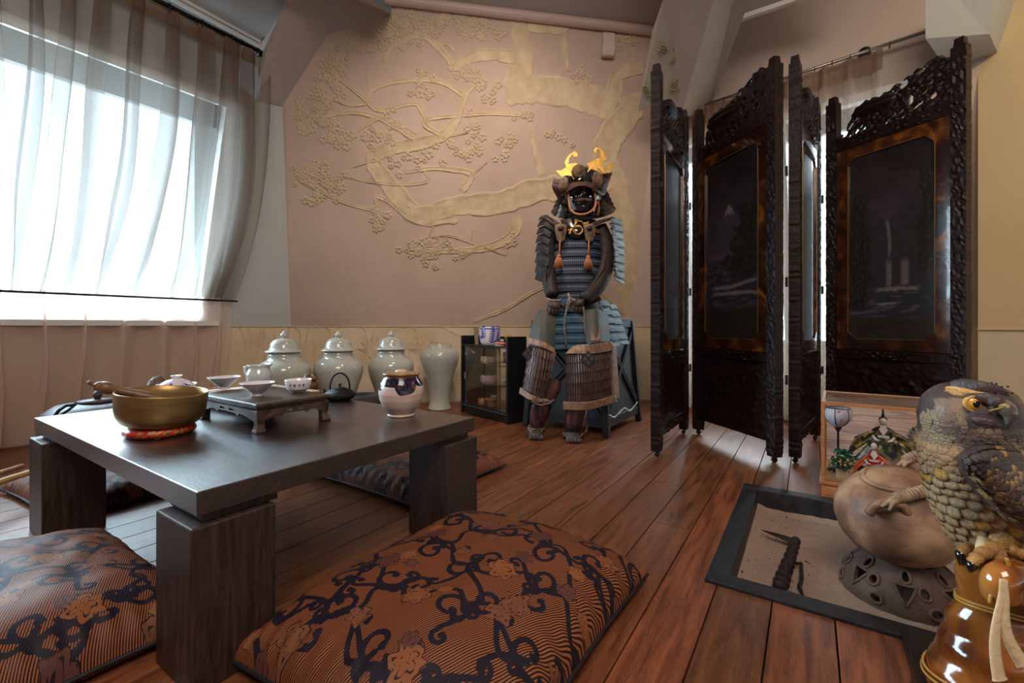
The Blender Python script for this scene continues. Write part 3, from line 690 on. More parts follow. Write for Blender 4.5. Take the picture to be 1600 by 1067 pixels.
for a, b in ((0, 0), (Lx, 0), (0, Ly), (Lx, Ly)):
    sx = -1 if a == 0 else 1; sy = -1 if b == 0 else 1; g = MB(); rows = []
    for z, o_, w_ in ((0, .004, .012), (.004, .005, .013), (.010, .0015, .011), (.022, -.002, .0095), (.040, -.001, .0105), (.056, .001, .012), (.0585, 0, .012)):
        cxx = a+sx*(o_-w_+.001)+0; cyy = b+sy*(o_-w_+.001); rows.append([K(cxx-w_, cyy-w_, z), K(cxx+w_, cyy-w_, z), K(cxx+w_, cyy+w_, z), K(cxx-w_, cyy+w_, z)])
    vs = [p for r in rows for p in r]
    g.add(vs, [(3, 2, 1, 0), tuple(range(len(vs)-4, len(vs)))]+[(i*4+k, i*4+(k+1) % 4, i*4+4+(k+1) % 4, i*4+4+k) for i in range(len(rows)-1) for k in range(4)])
    obj('leg', g, kw, kt, bevel=.0012)
porc = P('white_porcelain', (.80, .74, .76), .12, coat=.6, col2=(.76, .70, .73), bmp=0)
def Kz(u, v): return Fz(u, v, ZK)
def cup(name, u, v, prof, label, cat, group=None, mat=None, n=48):
    c = Kz(u, v); t_ = thing(name, label, cat, c, group=group); g = MB(); g.lathe(prof, c, n); obj('body', g, mat or porc, t_, smooth=True, weld=True); return t_, c
con = [(0, .001), (.014, 0), (.0165, .001), (.0165, .0035), (.015, .010), (.022, .014), (.034, .026), (.0455, .0385), (.0462, .0395), (.0455, .040), (.044, .0385), (.033, .028), (.020, .0155), (0, .012)]
ct_, cc_ = cup('tea_cup', 402, 619, con, 'conical white tea cup at the front corner of the carved tray', 'cup')
con2 = [(a*1.02, b*.98) for a, b in con]
ct_, cc_ = cup('tea_cup', 350, 607.5, con2, 'conical white tea cup left of the small pitcher', 'cup')
st = [(0, .001), (.019, 0), (.0205, .001), (.021, .004), (.023, .006), (.031, .009), (.034, .014), (.0365, .026), (.0385, .0385), (.038, .0395), (.037, .0385), (.035, .026), (.032, .015), (.027, .010), (0, .008)]
ct_, cc_ = cup('tea_cup', 466, 612.5, st, 'straight-sided white cup with purple characters', 'cup')
# four small characters built as strokes on the cup side
g = MB()
def on_cup(da, z, rad=.0382):
    a = math.atan2(-cc_.y, -cc_.x)+da; r = .0345+(z-.014)*.17+.0009; return cc_+Vector((math.cos(a)*r, math.sin(a)*r, z))
STR = {0: [((0, 1), (.0, .75)), ((-.5, .75), (.5, .75)), ((0, .75), (0, -.8)), ((-.4, .3), (.4, .3)), ((-.4, .3), (-.4, -.2)), ((.4, .3), (.4, -.2)), ((-.4, -.2), (.4, -.2))],
       1: [((-.7, .8), (.7, .8)), ((-.3, 1), (-.3, .6)), ((.3, 1), (.3, .6)), ((-.1, .5), (-.6, -.1)), ((-.35, .2), (-.35, -.9)), ((.1, .5), (.1, -.6)), ((.1, -.6), (.7, -.5)), ((.6, .3), (.1, -.05))],
       2: [((-.6, .9), (-.4, .7)), ((-.7, .4), (-.3, .4)), ((-.5, .2), (-.5, -.8)), ((0, .9), (.8, .9)), ((0, .5), (.8, .5)), ((.4, .9), (.4, -.9)), ((0, .1), (.8, .1)), ((0, -.4), (.8, -.4))],
       3: [((-.6, .8), (.6, .8)), ((0, 1), (0, .3)), ((-.5, .5), (.5, .5)), ((-.7, .2), (.7, .2)), ((-.4, -.1), (.4, -.1)), ((-.4, -.1), (-.4, -.7)), ((.4, -.1), (.4, -.7)), ((-.4, -.7), (.4, -.7))]}
for k in range(4):
    ca = -.62+k*.34
    for (x0, y0), (x1, y1) in STR[k]:
        g.tube([on_cup(ca+(x0+(x1-x0)*s)*.115, .024+(y0+(y1-y0)*s)*.0042) for s in (0, .5, 1)], .00062, 5)
obj('writing', g, P('purple_glaze', (.10, .03, .22), .25), ct_)
# pitcher
pg = Kz(405, 601); cel = P('pale_celadon', (.60, .62, .64), .1, coat=.7, col2=(.52, .56, .55), vscale=20)
pt = thing('milk_pitcher', 'small pale celadon pitcher with a side handle, behind the cups', 'pitcher', pg)
pp = [(0, .001), (.026, 0), (.030, .004), (.038, .015), (.0415, .027), (.040, .040), (.034, .052), (.031, .058), (.034, .066), (.0365, .069), (.035, .069), (.0325, .066), (.0295, .058), (.032, .051), (.038, .04), (.039, .027), (.03, .006), (0, .004)]
g = MB(); g.lathe(pp, pg, 48)
lipd = RT
for i in range(len(g.v)):
    p = Vector(g.v[i])-pg
    if p.z > .052:
        d = Vector((p.x, p.y, 0)).normalized().dot(lipd); k = max(0, d-.75)/.25
        p += lipd*.012*k*((p.z-.052)/.017)+Vector((0, 0, .004*k)); g.v[i] = tuple(pg+p)
obj('body', g, cel, pt, smooth=True, weld=True)
g = MB(); g.tube([pg-RT*x+Vector((0, 0, z)) for x, z in ((.031, .060), (.042, .064), (.050, .060), (.051, .048), (.047, .037), (.039, .034))], [.0035, .0038, .004, .004, .0036, .003], 10); obj('handle', g, cel, pt, smooth=True)
# iron teapot
ti = T(531, 625)
cast = P('cast_iron', (.018, .018, .022), .5, .6, var=.3, bmp=.5, bscale=500)
tp = thing('iron_teapot', 'small black cast iron teapot with an arched handle', 'teapot', ti)
g = MB(); g.lathe([(0, .001), (.034, 0), (.045, .004), (.0555, .013), (.0575, .020), (.055, .027), (.044, .036), (.030, .042), (.026, .043), (.026, .041)], ti, 48); obj('body', g, cast, tp, smooth=True)
g = MB(); g.lathe([(.0275, .0415), (.0275, .044), (.02, .047), (.008, .050), (0, .0505)], ti, 32); obj('lid', g, cast, tp, smooth=True)
g = MB(); g.lathe([(.003, .050), (.0035, .053), (.006, .056), (.0065, .059), (.004, .062), (0, .0625)], ti, 20); obj('knob', g, cast, tp, smooth=True)
g = MB(); g.tube([ti+RT*(-.030*math.cos(a)*1.25)+Vector((0, 0, .040+.062*math.sin(a)**.8)) for a in [PI*k/24 for k in range(25)]], .0034, 10); obj('handle', g, cast, tp, smooth=True)
g = MB(); g.tube([ti-RT*x+Vector((0, 0, z)) for x, z in ((.042, .022), (.056, .030), (.064, .040))], [.010, .007, .005], 12); obj('spout', g, cast, tp, smooth=True)
# glazed jar
jc = T(627, 649)
def jar_mat():
    m, t, b = nt('dripping_glaze'); vec = coords(t); a = N(t, 'ShaderNodeAttribute', attribute_name='drip'); 
    n_ = tex(t, 'noise', 60, vec, 4); e = math_n(t, 'ADD', a.outputs['Fac'], math_n(t, 'MULTIPLY_ADD', n_, .08, -.04))
    base = ramp(t, tex(t, 'noise', 7, coords(t, (1, 1, 9)), 3), [(.35, (.62, .44, .36)), (.65, (.74, .54, .48))])
    dk = ramp(t, tex(t, 'noise', 90, vec, 4), [(.45, (.012, .010, .022)), (.62, (.06, .035, .07)), (.75, (.35, .22, .12))])
    st_ = N(t, 'ShaderNodeMath', operation='GREATER_THAN'); lk(t, e, st_.inputs[0]); st_.inputs[1].default_value = 0
    c = mix_n(t, st_.outputs[0], base, dk); a2 = N(t, 'ShaderNodeAttribute', attribute_name='rimv')
    c = mix_n(t, a2.outputs['Fac'], c, (.30, .14, .035)); lk(t, c, b.inputs['Base Color'])
    lk(t, math_n(t, 'MULTIPLY_ADD', st_.outputs[0], -.38, .5), b.inputs['Roughness']); b.inputs['Coat Weight'].default_value = .2
    bump(t, b, tex(t, 'noise', 5, coords(t, (1, 1, 40)), 2), .25, .003); return m
jprof = [(0, .0), (.040, 0), (.0425, .002), (.0425, .005), (.0405, .008), (.046, .016), (.057, .032), (.0655, .052), (.0692, .072), (.0685, .088), (.064, .104), (.057, .116), (.0535, .121), (.0525, .125), (.056, .1285), (.0565, .130)]
g = MB(); nseg = 96; g.lathe(jprof2 := [jprof[0]]+[(jprof[i][0]+(jprof[i+1][0]-jprof[i][0])*k/6, jprof[i][1]+(jprof[i+1][1]-jprof[i][1])*k/6) for i in range(1, len(jprof)-1) for k in range(6)]+[jprof[-1]], jc, nseg)
dr, rv = [], []
fa = math.atan2(-jc.y, -jc.x)
for p in g.v:
    q = Vector(p)-jc; a = (math.atan2(q.y, q.x)-fa+PI) % (2*PI)-PI
    lim = .098+.004*math.sin(a*5)+.006*math.sin(a*2.1+1)
    lim -= .034*max(0, 1-abs((a-.22)/.52)**3.0)+.012*max(0, 1-abs((a+1.15)/.3)**2)+.02*max(0, 1-abs((a-2.4)/.5)**2)
    dr.append((q.z-lim)*20); rv.append(min(1, max(0, (q.z-.1225)*400)))
gj = thing('glazed_jar', 'round pinkish stoneware jar with dark dripping glaze and flat lid', 'jar', jc)
obj('body', g, jar_mat(), gj, smooth=True, attrs={'drip': dr, 'rimv': rv})
g = MB(); g.lathe([(.055, .130), (.0575, .1305), (.058, .1325), (.0555, .134), (.03, .137), (.012, .138), (0, .138)], jc, 48); obj('lid', g, P('amber_glaze', (.42, .22, .07), .2, coat=.5, col2=(.20, .09, .03), vscale=40), gj, smooth=True)
g = MB(); g.lathe([(.018, .137), (.019, .140), (.015, .143), (.006, .144), (0, .1445)], jc, 24); obj('knob', g, P('cream_glaze', (.72, .52, .38), .3), gj, smooth=True)
# brown teapot between the celadon urns
bj = T(481, 612); am = P('amber_stoneware', (.22, .11, .03), .25, coat=.4, col2=(.07, .035, .015), vscale=90)
bt = thing('brown_teapot', 'small mottled amber teapot with wire handle between the celadon urns', 'teapot', bj)
g = MB(); g.lathe([(0, 0), (.03, 0), (.040, .01), (.044, .028), (.040, .045), (.034, .052), (.034, .055)], bj, 40); obj('body', g, am, bt, smooth=True)
g = MB(); g.lathe([(.046, .0545), (.046, .057), (.03, .062), (.012, .066), (.010, .070), (.013, .074), (0, .076)], bj, 40); obj('lid', g, am, bt, smooth=True)
g = MB(); g.tube([bj+RT*x+Vector((0, 0, z)) for x, z in ((.005, .074), (.018, .083), (.034, .072), (.042, .054))], .0018, 6); obj('wire_handle', g, cast, bt, smooth=True)
# pale tray behind with gaiwan and round stone
p0 = C(262, 510, 1.52); p0.z = 0
tx_, ty_ = Vector((1, 0, 0)), Vector((0, 1, 0))
ptray = thing('serving_tray', 'pale wooden serving tray with an orange rim at the far table edge', 'tray', (-1.70, .84, ZT))
tray_m = wood('pale_tray_wood', (.50, .40, .32), (.66, .56, .48), (3, 10, 3), .4)
g = MB(); g.box((-1.735, .85, ZT+.027), (.42, .30, .014)); g.box((-1.735, .85, ZT+.010), (.36, .24, .02)); obj('base', g, tray_m, ptray, bevel=.002)
rim_m = wood('orange_bamboo', (.30, .13, .05), (.50, .25, .10), (8, 8, 8), .4)
for a, b in (((-1.945, .70), (-1.525, .70)), ((-1.525, .70), (-1.525, 1.0)), ((-1.525, 1.0), (-1.945, 1.0)), ((-1.945, 1.0), (-1.945, .70))):
    g = MB(); g.bar((*a, ZT+.036), (*b, ZT+.036), .009, .006); obj('rim', g, rim_m, ptray, bevel=.0015)
gz = ZT+.034
gc = Fz(276, 604.5, gz+.02); gc = C(276, 510, 1.50); gc.z = gz
bw_m = None
def bw_mat(name, scale=45, th=.50):
    m, t, b = nt(name); vec = coords(t); f = tex(t, 'noise', scale, vec, 2); f2 = tex(t, 'vor', scale*.55, vec)
    z = math_n(t, 'MULTIPLY', math_n(t, 'GREATER_THAN', f, th), math_n(t, 'LESS_THAN', f2, .42))
    lk(t, mix_n(t, z, (.80, .76, .82), ramp(t, tex(t, 'noise', scale*3, vec), [(.4, (.02, .015, .25)), (.6, (.15, .10, .5))])), b.inputs['Base Color'])
    b.inputs['Roughness'].default_value = .12; b.inputs['Coat Weight'].default_value = .5; return m
bwm = bw_mat('blue_white_porcelain', 60)
ga = thing('lidded_tea_bowl', 'blue and white lidded tea bowl behind the brass bowl', 'bowl', gc)
g = MB(); g.lathe([(0, 0), (.02, 0), (.021, .008), (.034, .016), (.045, .032), (.052, .0455), (.0575, .052), (.0565, .053), (.050, .046), (.03, .018), (0, .01)], gc, 48); obj('bowl', g, bwm, ga, smooth=True)
g = MB(); g.lathe([(.050, .047), (.049, .050), (.040, .059), (.026, .066), (.015, .069), (0, .0695)], gc, 48); obj('lid', g, bwm, ga, smooth=True)
g = MB(); g.lathe([(.011, .068), (.012, .074), (.017, .081), (.016, .0815), (.008, .077), (0, .076)], gc, 30); obj('knob', g, porc, ga, smooth=True)
sc_ = C(246, 510, 1.56); sc_.z = gz+.036
g = MB()
def lump(p): return 1+.05*math.sin(14*p.z+3*math.atan2(p.y, p.x))*math.sin(5*math.atan2(p.y, p.x))+(.12*max(0, p.z-.75)*4)
g.ball(sc_, (.029, .029, .033), 48, 28, f=lump)
t_ = tag(obj('clay_figure', g, P('brown_clay', (.20, .11, .075), .6, var=.4, vscale=70, bmp=.6, bscale=180), smooth=True), 'round ridged brown clay tea figure beside the lidded tea bowl', 'figurine')
sl_ = MB(); 
sl_.box(C(332, 604, 1.50), (.03, .03, .02)); 
tea = thing('tea_scoop', 'thin bamboo tea scoop lying across the tray rim', 'scoop', Vector((-1.60, .86, ZT+.03)))
g = MB(); q = [C(300, 601.5, 1.60), C(338, 599, 1.64), C(372, 598, 1.67)]; zq = ZT+.044
g.tube([Vector((p.x, p.y, zq)) for p in q], [.0045, .003, .003], 8, flat=.5); obj('shaft', g, rim_m, tea, smooth=True)

# ---------------------------------------------------------------- things on the floor behind the table
kb = C(150, 510, 1.93); kb.z = 0
zk = thing('clay_kettle', 'large dark purple-grey lidded kettle on the floor by the curtain', 'kettle', kb)
zc = P('purple_clay', (.085, .055, .06), .45, var=.3, bmp=.2)
g = MB(); g.lathe([(0, 0), (.12, 0), (.16, .03), (.18, .10), (.18, .20), (.165, .262), (.13, .288), (.07, .298)], kb, 56); obj('body', g, zc, zk, smooth=True)
g = MB(); g.lathe([(.065, .300), (.066, .305), (.02, .311), (0, .312)], kb+Vector((.02, 0, 0)), 40); obj('lid', g, zc, zk, smooth=True)
g = MB(); g.ball(kb+Vector((.02, 0, .327)), (.016, .016, .018)); obj('knob', g, zc, zk, smooth=True)
g = MB(); h0 = C(118, 632, 1.80); g.tube([h0, C(103, 634, 1.76), C(92, 641, 1.74), C(84, 652, 1.74)], .006, 8); g.tube([h0, C(108, 640, 1.76), C(96, 648, 1.74)], .005, 8); obj('bail_handle', g, cast, zk, smooth=True)
bb_ = C(566, 510, 2.35); bb_.z = 0
g = MB(); g.lathe([(0, 0), (.09, 0), (.13, .05), (.15, .16), (.148, .235), (.10, .262), (.06, .262), (.055, .255), (0, .25)], bb_, 48)
tag(obj('black_basin', g, P('matte_black', (.012, .012, .014), .5), smooth=True), 'rounded black vessel on the floor behind the iron teapot', 'vessel')
# wooden swords on the far-left cushion
for k, (a, b, r_, lab) in enumerate(((C(-14, 757, 1.46), C(52, 736, 1.60), .011, 'pale wooden practice sword lying nearest the table leg'), (C(-20, 745, 1.62), C(34, 728, 1.86), .010, 'pale wooden practice sword lying farther from the table leg'))):
    th_ = thing('wooden_sword', lab, 'sword', a)
    g = MB(); b2_ = a+(b-a)*1.0; g.tube([a, a+(b2_-a)*.5, b2_], r_, 8); obj('blade', g, wood('sword_wood%d' % k, (.45, .26, .10), (.68, .45, .22), (6, 6, 6), .5), th_)
    g = MB(); mid = a+(b-a)*.05; g.tube([mid-(b-a).normalized()*.012, mid+(b-a).normalized()*.0], r_*1.25, 8); obj('end_cap', g, P('sword_tip%d' % k, (.5, .25, .1), .6), th_)

# ---------------------------------------------------------------- brocade cushions
def brocade_fields():
    rg = random.Random(21); curves = []; flowers = []
    def spiral(x, y, ang, r, turns, sgn, w0, w1):
        cx, cy = x-math.sin(ang)*r*sgn*-1, y+math.cos(ang)*r*sgn*-1
        cx, cy = x+math.cos(ang+sgn*PI/2)*r, y+math.sin(ang+sgn*PI/2)*r
        a0 = ang-sgn*PI/2; pts = []; n = int(20*turns)
        for i in range(n+1):
            t = i/n; rr_ = r*(1-.72*t); a = a0+sgn*2*PI*turns*t; pts.append((cx+(math.cos(a))*rr_, cy+math.sin(a)*rr_, w0+(w1-w0)*t+ (.007 if i == n else 0)))
        return pts
    G = 4
    for gi in range(-1, G+1):
        for gj in range(-1, G+1):
            x = (gi+.5+.12*rg.uniform(-1, 1)+.5*(gj % 2)-.25)/G; y = (gj+.5+.12*rg.uniform(-1, 1))/G; ang = rg.uniform(0, 2*PI); sgn = 1 if (gi+gj) % 2 else -1
            s1 = spiral(x, y, ang, .062, .85, sgn, .0085, .0075); curves.append(s1)
            s2 = spiral(x, y, ang+PI, .058, .8, sgn, .0085, .0070); curves.append(s2)
            s3 = spiral(x, y, ang+PI*.5, .036, .75, -sgn, .008, .006); curves.append(s3)
            L = [(x+math.cos(ang-.9)*t*.14+math.cos(ang+PI/2)*.03*math.sin(t*PI*1.3), y+math.sin(ang-.9)*t*.14+math.sin(ang+PI/2)*.03*math.sin(t*PI*1.3), .0085*(1-.2*t)) for t in [k/12 for k in range(13)]]; curves.append(L)
            curves.append(spiral(L[-1][0], L[-1][1], ang-.9, .03, .7, sgn, .007, .006)); curves.append(spiral(L[6][0], L[6][1], ang-.2, .024, .6, -sgn, .0065, .005))
            tx2, ty2 = (gi+1.5+.5*(gj % 2)-.25)/G, (gj+.5)/G
            curves.append([(x+(tx2-x)*k/14, y+(ty2-y)*k/14+.055*math.sin(2*PI*k/14)*sgn, .0075) for k in range(15)])
            tx3, ty3 = (gi+.5+.5*((gj+1) % 2)-.25)/G, (gj+1.5)/G
            if (gi+gj) % 2: curves.append([(x+(tx3-x)*k/14+.045*math.sin(2*PI*k/14), y+(ty3-y)*k/14, .0075) for k in range(15)])
            flowers.append((x+math.cos(ang+1.0)*.112, y+math.sin(ang+1.0)*.112, rg.uniform(.044, .058), rg.uniform(0, 6), (gi+2*gj) % 3))
            flowers.append((x+math.cos(ang+3.6)*.105, y+math.sin(ang+3.6)*.105, rg.uniform(.026, .036), rg.uniform(0, 6), (gi+gj) % 3))
    return curves, flowers
def cushion_mesh(a, b, h, n=260):
    xs = np.linspace(-1, 1, n+1); S, Tt = np.meshgrid(xs, xs); s = S.ravel(); t = Tt.ravel()
    curves, flowers = brocade_fields()
    asp = b/a; px = (s+1)/2; py = (t+1)/2*asp
    dist = np.full(px.shape, 9.0)
    for cv in curves:
        c = np.array(cv)
        c0 = c[:-1]; c1 = c[1:]
        bx0, bx1, by0, by1 = c[:, 0].min()-.03, c[:, 0].max()+.03, c[:, 1].min()-.03, c[:, 1].max()+.03
        idx = np.where((px > bx0) & (px < bx1) & (py > by0) & (py < by1))[0]
        if len(idx) == 0: continue
        qx = px[idx][:, None]; qy = py[idx][:, None]; dx = (c1-c0)[:, 0][None]; dy = (c1-c0)[:, 1][None]
        tt = np.clip(((qx-c0[:, 0])*dx+(qy-c0[:, 1])*dy)/(dx*dx+dy*dy+1e-12), 0, 1)
        d = np.hypot(qx-c0[:, 0]-dx*tt, qy-c0[:, 1]-dy*tt)-(c0[:, 2]+(c1-c0)[:, 2]*tt)
        dist[idx] = np.minimum(dist[idx], d.min(1))
    fl_ = np.full(px.shape, 5.0); ln = np.zeros(px.shape); kd = np.zeros(px.shape)
    for fx_, fy_, r, ph, kk in flowers:
        dx = px-fx_; dy = py-fy_; rr_ = np.hypot(dx, dy); th = np.arctan2(dy, dx)+ph
        lob = 1+.16*np.cos(th*6)+.07*np.cos(th*11+1) if kk != 1 else 1+.38*np.cos(th*4)*np.sign(np.cos(th))*.6+.1*np.cos(th*9)
        q = rr_/(r*lob); m = q < fl_
        fl_ = np.where(m, q, fl_); kd = np.where(m & (q < 1.2), kk/2, kd)
        inner = np.abs(np.sin(q*6.2+1.1*np.cos(th*5+q*3)))
        ln = np.where(m, inner, ln)
    # shape
    sx = np.sign(s)*np.abs(s); e = (1-np.abs(s)**3.2)*(1-np.abs(t)**3.2); th_ = h*np.clip(e, 0, 1)**.42
    pull = 1-.055*(1-np.abs(t)**2)*np.abs(s)**6*0-0
    ax = s*a*(1-.05*(1-t*t)*np.abs(s)**3); ay = t*b*(1-.05*(1-s*s)*np.abs(t)**3)
    wr = np.array([noise.noise(Vector((float(i)*2.2, float(j)*2.2, 3)))*.6+noise.noise(Vector((float(i)*6, float(j)*6, 9)))*.2 for i, j in zip(s, t)])
    edge = np.clip(1-np.minimum(1-np.abs(s), 1-np.abs(t))*5, 0, 1)
    pk = np.sin(np.where(np.abs(s) > np.abs(t), t, s)*46)*.0035*edge*(1-edge*.6)*2
    zt = .022+th_*(.62+.12*wr)+pk; zb = .022-th_*.20
    zb = np.maximum(zb, .001+.0*zb)
    W = n+1; vt = np.stack([ax, ay, zt], 1); vb = np.stack([ax, ay, np.minimum(zb, zt)], 1)
    idx = np.arange(W*W).reshape(W, W); f1 = np.stack([idx[:-1, :-1], idx[:-1, 1:], idx[1:, 1:], idx[1:, :-1]], -1).reshape(-1, 4)
    f2 = f1[:, ::-1]+W*W; verts = np.concatenate([vt, vb]); faces = np.concatenate([f1, f2])
    me = bpy.data.meshes.new('cover'); me.from_pydata(verts.tolist(), [], faces.tolist())
    for nm_, ar in (('vine', dist*100), ('flower', fl_), ('fline', ln), ('fkind', kd), ('pu', px), ('pv', py)):
        at = me.attributes.new(nm_, 'FLOAT', 'POINT'); at.data.foreach_set('value', np.concatenate([ar, ar]).astype(np.float32))
    me.polygons.foreach_set('use_smooth', [True]*len(me.polygons)); me.update(); return me
def brocade_mat():
    m, t, b = nt('brocade'); A_ = lambda n_: N(t, 'ShaderNodeAttribute', attribute_name=n_).outputs['Fac']
    u, v = A_('pu'), A_('pv')
    sw = math_n(t, 'SINE', math_n(t, 'MULTIPLY', math_n(t, 'ADD', math_n(t, 'MULTIPLY', u, .92), math_n(t, 'MULTIPLY', v, -.38)), 860))
    stripe = math_n(t, 'MULTIPLY_ADD', sw, 1.6, .62); cl_ = N(t, 'ShaderNodeClamp'); lk(t, stripe, cl_.inputs[0])
    base = mix_n(t, cl_.outputs[0], (.012, .006, .010), (.33, .105, .035))
    vine = math_n(t, 'LESS_THAN', A_('vine'), 0.15)
    fin = math_n(t, 'LESS_THAN', A_('flower'), 1.0)
    fcol = mix_n(t, A_('fkind'), (.27, .095, .035), (.12, .045, .035)); fl = math_n(t, 'LESS_THAN', A_('fline'), .30)
    fo = math_n(t, 'MAXIMUM', fl, math_n(t, 'GREATER_THAN', A_('flower'), .93)); fcol = mix_n(t, fo, fcol, (.02, .008, .012))
    c = mix_n(t, vine, base, (.012, .008, .018)); c = mix_n(t, fin, c, fcol)
    lk(t, c, b.inputs['Base Color']); b.inputs['Roughness'].default_value = .62; b.inputs['Specular IOR Level'].default_value = .3
    hh = math_n(t, 'ADD', math_n(t, 'MULTIPLY', sw, .25), math_n(t, 'ADD', math_n(t, 'MULTIPLY', vine, 1.0), fin)); bump(t, b, hh, .35, .0012); return m
brm = brocade_mat(); cme = cushion_mesh(.275, .345, .185)
cme.materials.append(brm)
dark_piping = P('dark_piping', (.010, .008, .012), .6)
def cushion(cx, cy, rz, label, sx=1, sy=1, sz=1, zz=.0):
    c = thing('floor_cushion', label, 'cushion', (cx, cy, zz), rz, 'brocade floor cushions')
    o = bpy.data.objects.new('cover', cme); COL.objects.link(o); o.parent = c; o.scale = (sx, sy, sz)
    g = MB(); n = 60; pts = []
    for sgn, ax_ in ((1, 0), (1, 1), (-1, 0), (-1, 1)):
        for k in range(n//2):
            t = -1+2*k/(n//2)
            if (sgn, ax_) == (1, 0): s_, t_ = 1, t
            elif (sgn, ax_) == (1, 1): s_, t_ = -t, 1
            elif (sgn, ax_) == (-1, 0): s_, t_ = -1, -t
            else: s_, t_ = t, -1
            pts.append(Vector((s_*.275*(1-.05*(1-t_*t_)*abs(s_)**3)*sx, t_*.345*(1-.05*(1-s_*s_)*abs(t_)**3)*sy, .022*sz)))
    g.tube(pts, .0045, 6, closed=True); obj('piping', g, dark_piping, c, smooth=True, world=False)
    return c
cushion(-.60, .735, 0, 'brown and black brocade floor cushion nearest the viewer, before the low table')
cushion(-1.352, .155, PI/2, 'brown and black brocade floor cushion at the bottom left beside the front table leg', .98, .95, .95)
cushion(-1.43, 1.345, PI/2, 'dark brocade floor cushion half under the far side of the low table', 1.0, .95, .80)
cushion(-2.23, .66, .05, 'dark brocade floor cushion at far left by the wooden swords', 1.0, .9, .75)
# ================================================================ four crackled celadon urns
def crackle(name, c1, c2):
    m, t, b = nt(name); vec = coords(t); v = tex(t, 'vor', 75, vec, feature='DISTANCE_TO_EDGE'); v2 = tex(t, 'vor', 34, vec, feature='DISTANCE_TO_EDGE')
    cr = math_n(t, 'MAXIMUM', math_n(t, 'LESS_THAN', v, .035), math_n(t, 'LESS_THAN', v2, .02))
    base = ramp(t, tex(t, 'noise', 5, vec), [(.35, c2), (.65, c1)])
    lk(t, mix_n(t, math_n(t, 'MULTIPLY', cr, .35), base, (.16, .13, .10)), b.inputs['Base Color'])
    b.inputs['Roughness'].default_value = .16; b.inputs['Coat Weight'].default_value = .5; b.inputs['Coat Roughness'].default_value = .05; return m
celadon = crackle('crackled_celadon', (.56, .60, .55), (.44, .44, .38))
ujar = [(0, .0), (.082, 0), (.088, .004), (.086, .012), (.078, .035), (.073, .07), (.074, .10), (.081, .15), (.095, .21), (.115, .28), (.134, .335), (.145, .375), (.147, .40), (.142, .425), (.125, .445), (.105, .455), (.094, .458), (.092, .475), (.093, .482), (.088, .484), (.084, .48), (.083, .46), (.08, .45)]
ubody = [(0, .0), (.082, 0), (.088, .004), (.086, .012), (.078, .035), (.074, .06), (.077, .10), (.090, .16), (.113, .23), (.134, .29), (.1455, .335), (.147, .36), (.142, .385), (.122, .408), (.098, .42), (.088, .428), (.086, .445), (.086, .47), (.082, .47), (.08, .44)]
ulid = [(.080, .468), (.104, .470), (.106, .473), (.098, .478), (.080, .486), (.077, .50), (.072, .522), (.058, .540), (.035, .549), (.010, .552), (.009, .556), (.013, .560)]
uknob = [(.010, .553), (.020, .560), (.0215, .569), (.015, .580), (.006, .590), (.002, .597), (0, .598)]
for u, d, lid, lab in ((444, 2.64, 1, 'lidded crackled celadon urn at the left end of the row by the curtain'), (529, 2.78, 1, 'lidded crackled celadon urn right behind the black iron teapot'), (611, 2.94, 1, 'lidded crackled celadon urn standing behind the glazed jar'), (687, 3.37, 0, 'open celadon urn without lid beside the black display cabinet')):
    c = C(u, 510, d); c.z = 0
    t_ = thing('ceramic_urn', lab, 'urn', c, group='crackled celadon urns')
    g = MB(); g.lathe(ubody if lid else ujar, c, 64); obj('body', g, celadon, t_, smooth=True)
    if lid:
        g = MB(); g.lathe(ulid, c, 56); lo = obj('lid', g, celadon, t_, smooth=True)
        g = MB(); g.lathe(uknob, c, 24); obj('knob', g, celadon, lo, smooth=True)
# ================================================================ black display cabinet
cb0 = C(793, 510, 2.82); cb0.z = 0; cl0 = C(720, 510, 3.25); cl0.z = 0
cxv = (cb0-cl0); CW = cxv.length; cxv.normalize(); cyv = Vector((-cxv.y, cxv.x, 0)); CD = .158; CH = .555; crz = math.atan2(cxv.y, cxv.x)
cabm = P('black_lacquer_wood', (.010, .010, .011), .38, var=.2, bmp=.1)
cab = thing('display_cabinet', 'small black display cabinet with glass front beside the suit of armor', 'cabinet', cl0+cxv*CW/2+cyv*CD/2)
def CB(a, b, z): p = cl0+cxv*a+cyv*b; return Vector((p.x, p.y, z))
def cbox(name, a0, a1, b0, b1, z0, z1, m=None, par=None, **k):
    g = MB(); g.box(CB((a0+a1)/2, (b0+b1)/2, (z0+z1)/2), (a1-a0, b1-b0, z1-z0), rz=crz); return obj(name, g, m or cabm, par or cab, **k)
cbox('side_panel', 0, .018, 0, CD, 0, CH, bevel=.002); cbox('side_panel', CW-.018, CW, 0, CD, 0, CH, bevel=.002)
cbox('top_shelf', .018, CW-.018, .004, CD, .478, .492); cbox('bottom_shelf', .018, CW-.018, .004, CD, .058, .072)
cbox('plinth', .018, CW-.018, .012, CD, 0, .058)
g = MB(); 
for a0, a1, z0, z1 in ((.018, CW-.018, .492, .515), (.018, CW-.018, .533, .55), (.018, CW*.5-.05, .515, .533), (CW*.5+.05, CW-.018, .515, .533)):
    g.box(CB((a0+a1)/2, CD-.008, (z0+z1)/2), (a1-a0, .012, z1-z0), rz=crz)
obj('back_rail', g, cabm, cab)
back_l = P('cabinet_back_dark', (.05, .05, .055), .5); back_w = P('cabinet_back_paper', (.55, .52, .46), .8); bamboo = wood('cabinet_bamboo', (.42, .23, .06), (.68, .42, .15), (3, 3, 8), .4)
cbox('back_panel', .018, CW*.42, CD-.008, CD-.002, .072, .478, back_l); 
g = MB(); g.tube([CB(CW*.66, .075, .072), CB(CW*.655, .075, .478)], .011, 14); obj('bamboo_post', g, bamboo, cab, smooth=True)
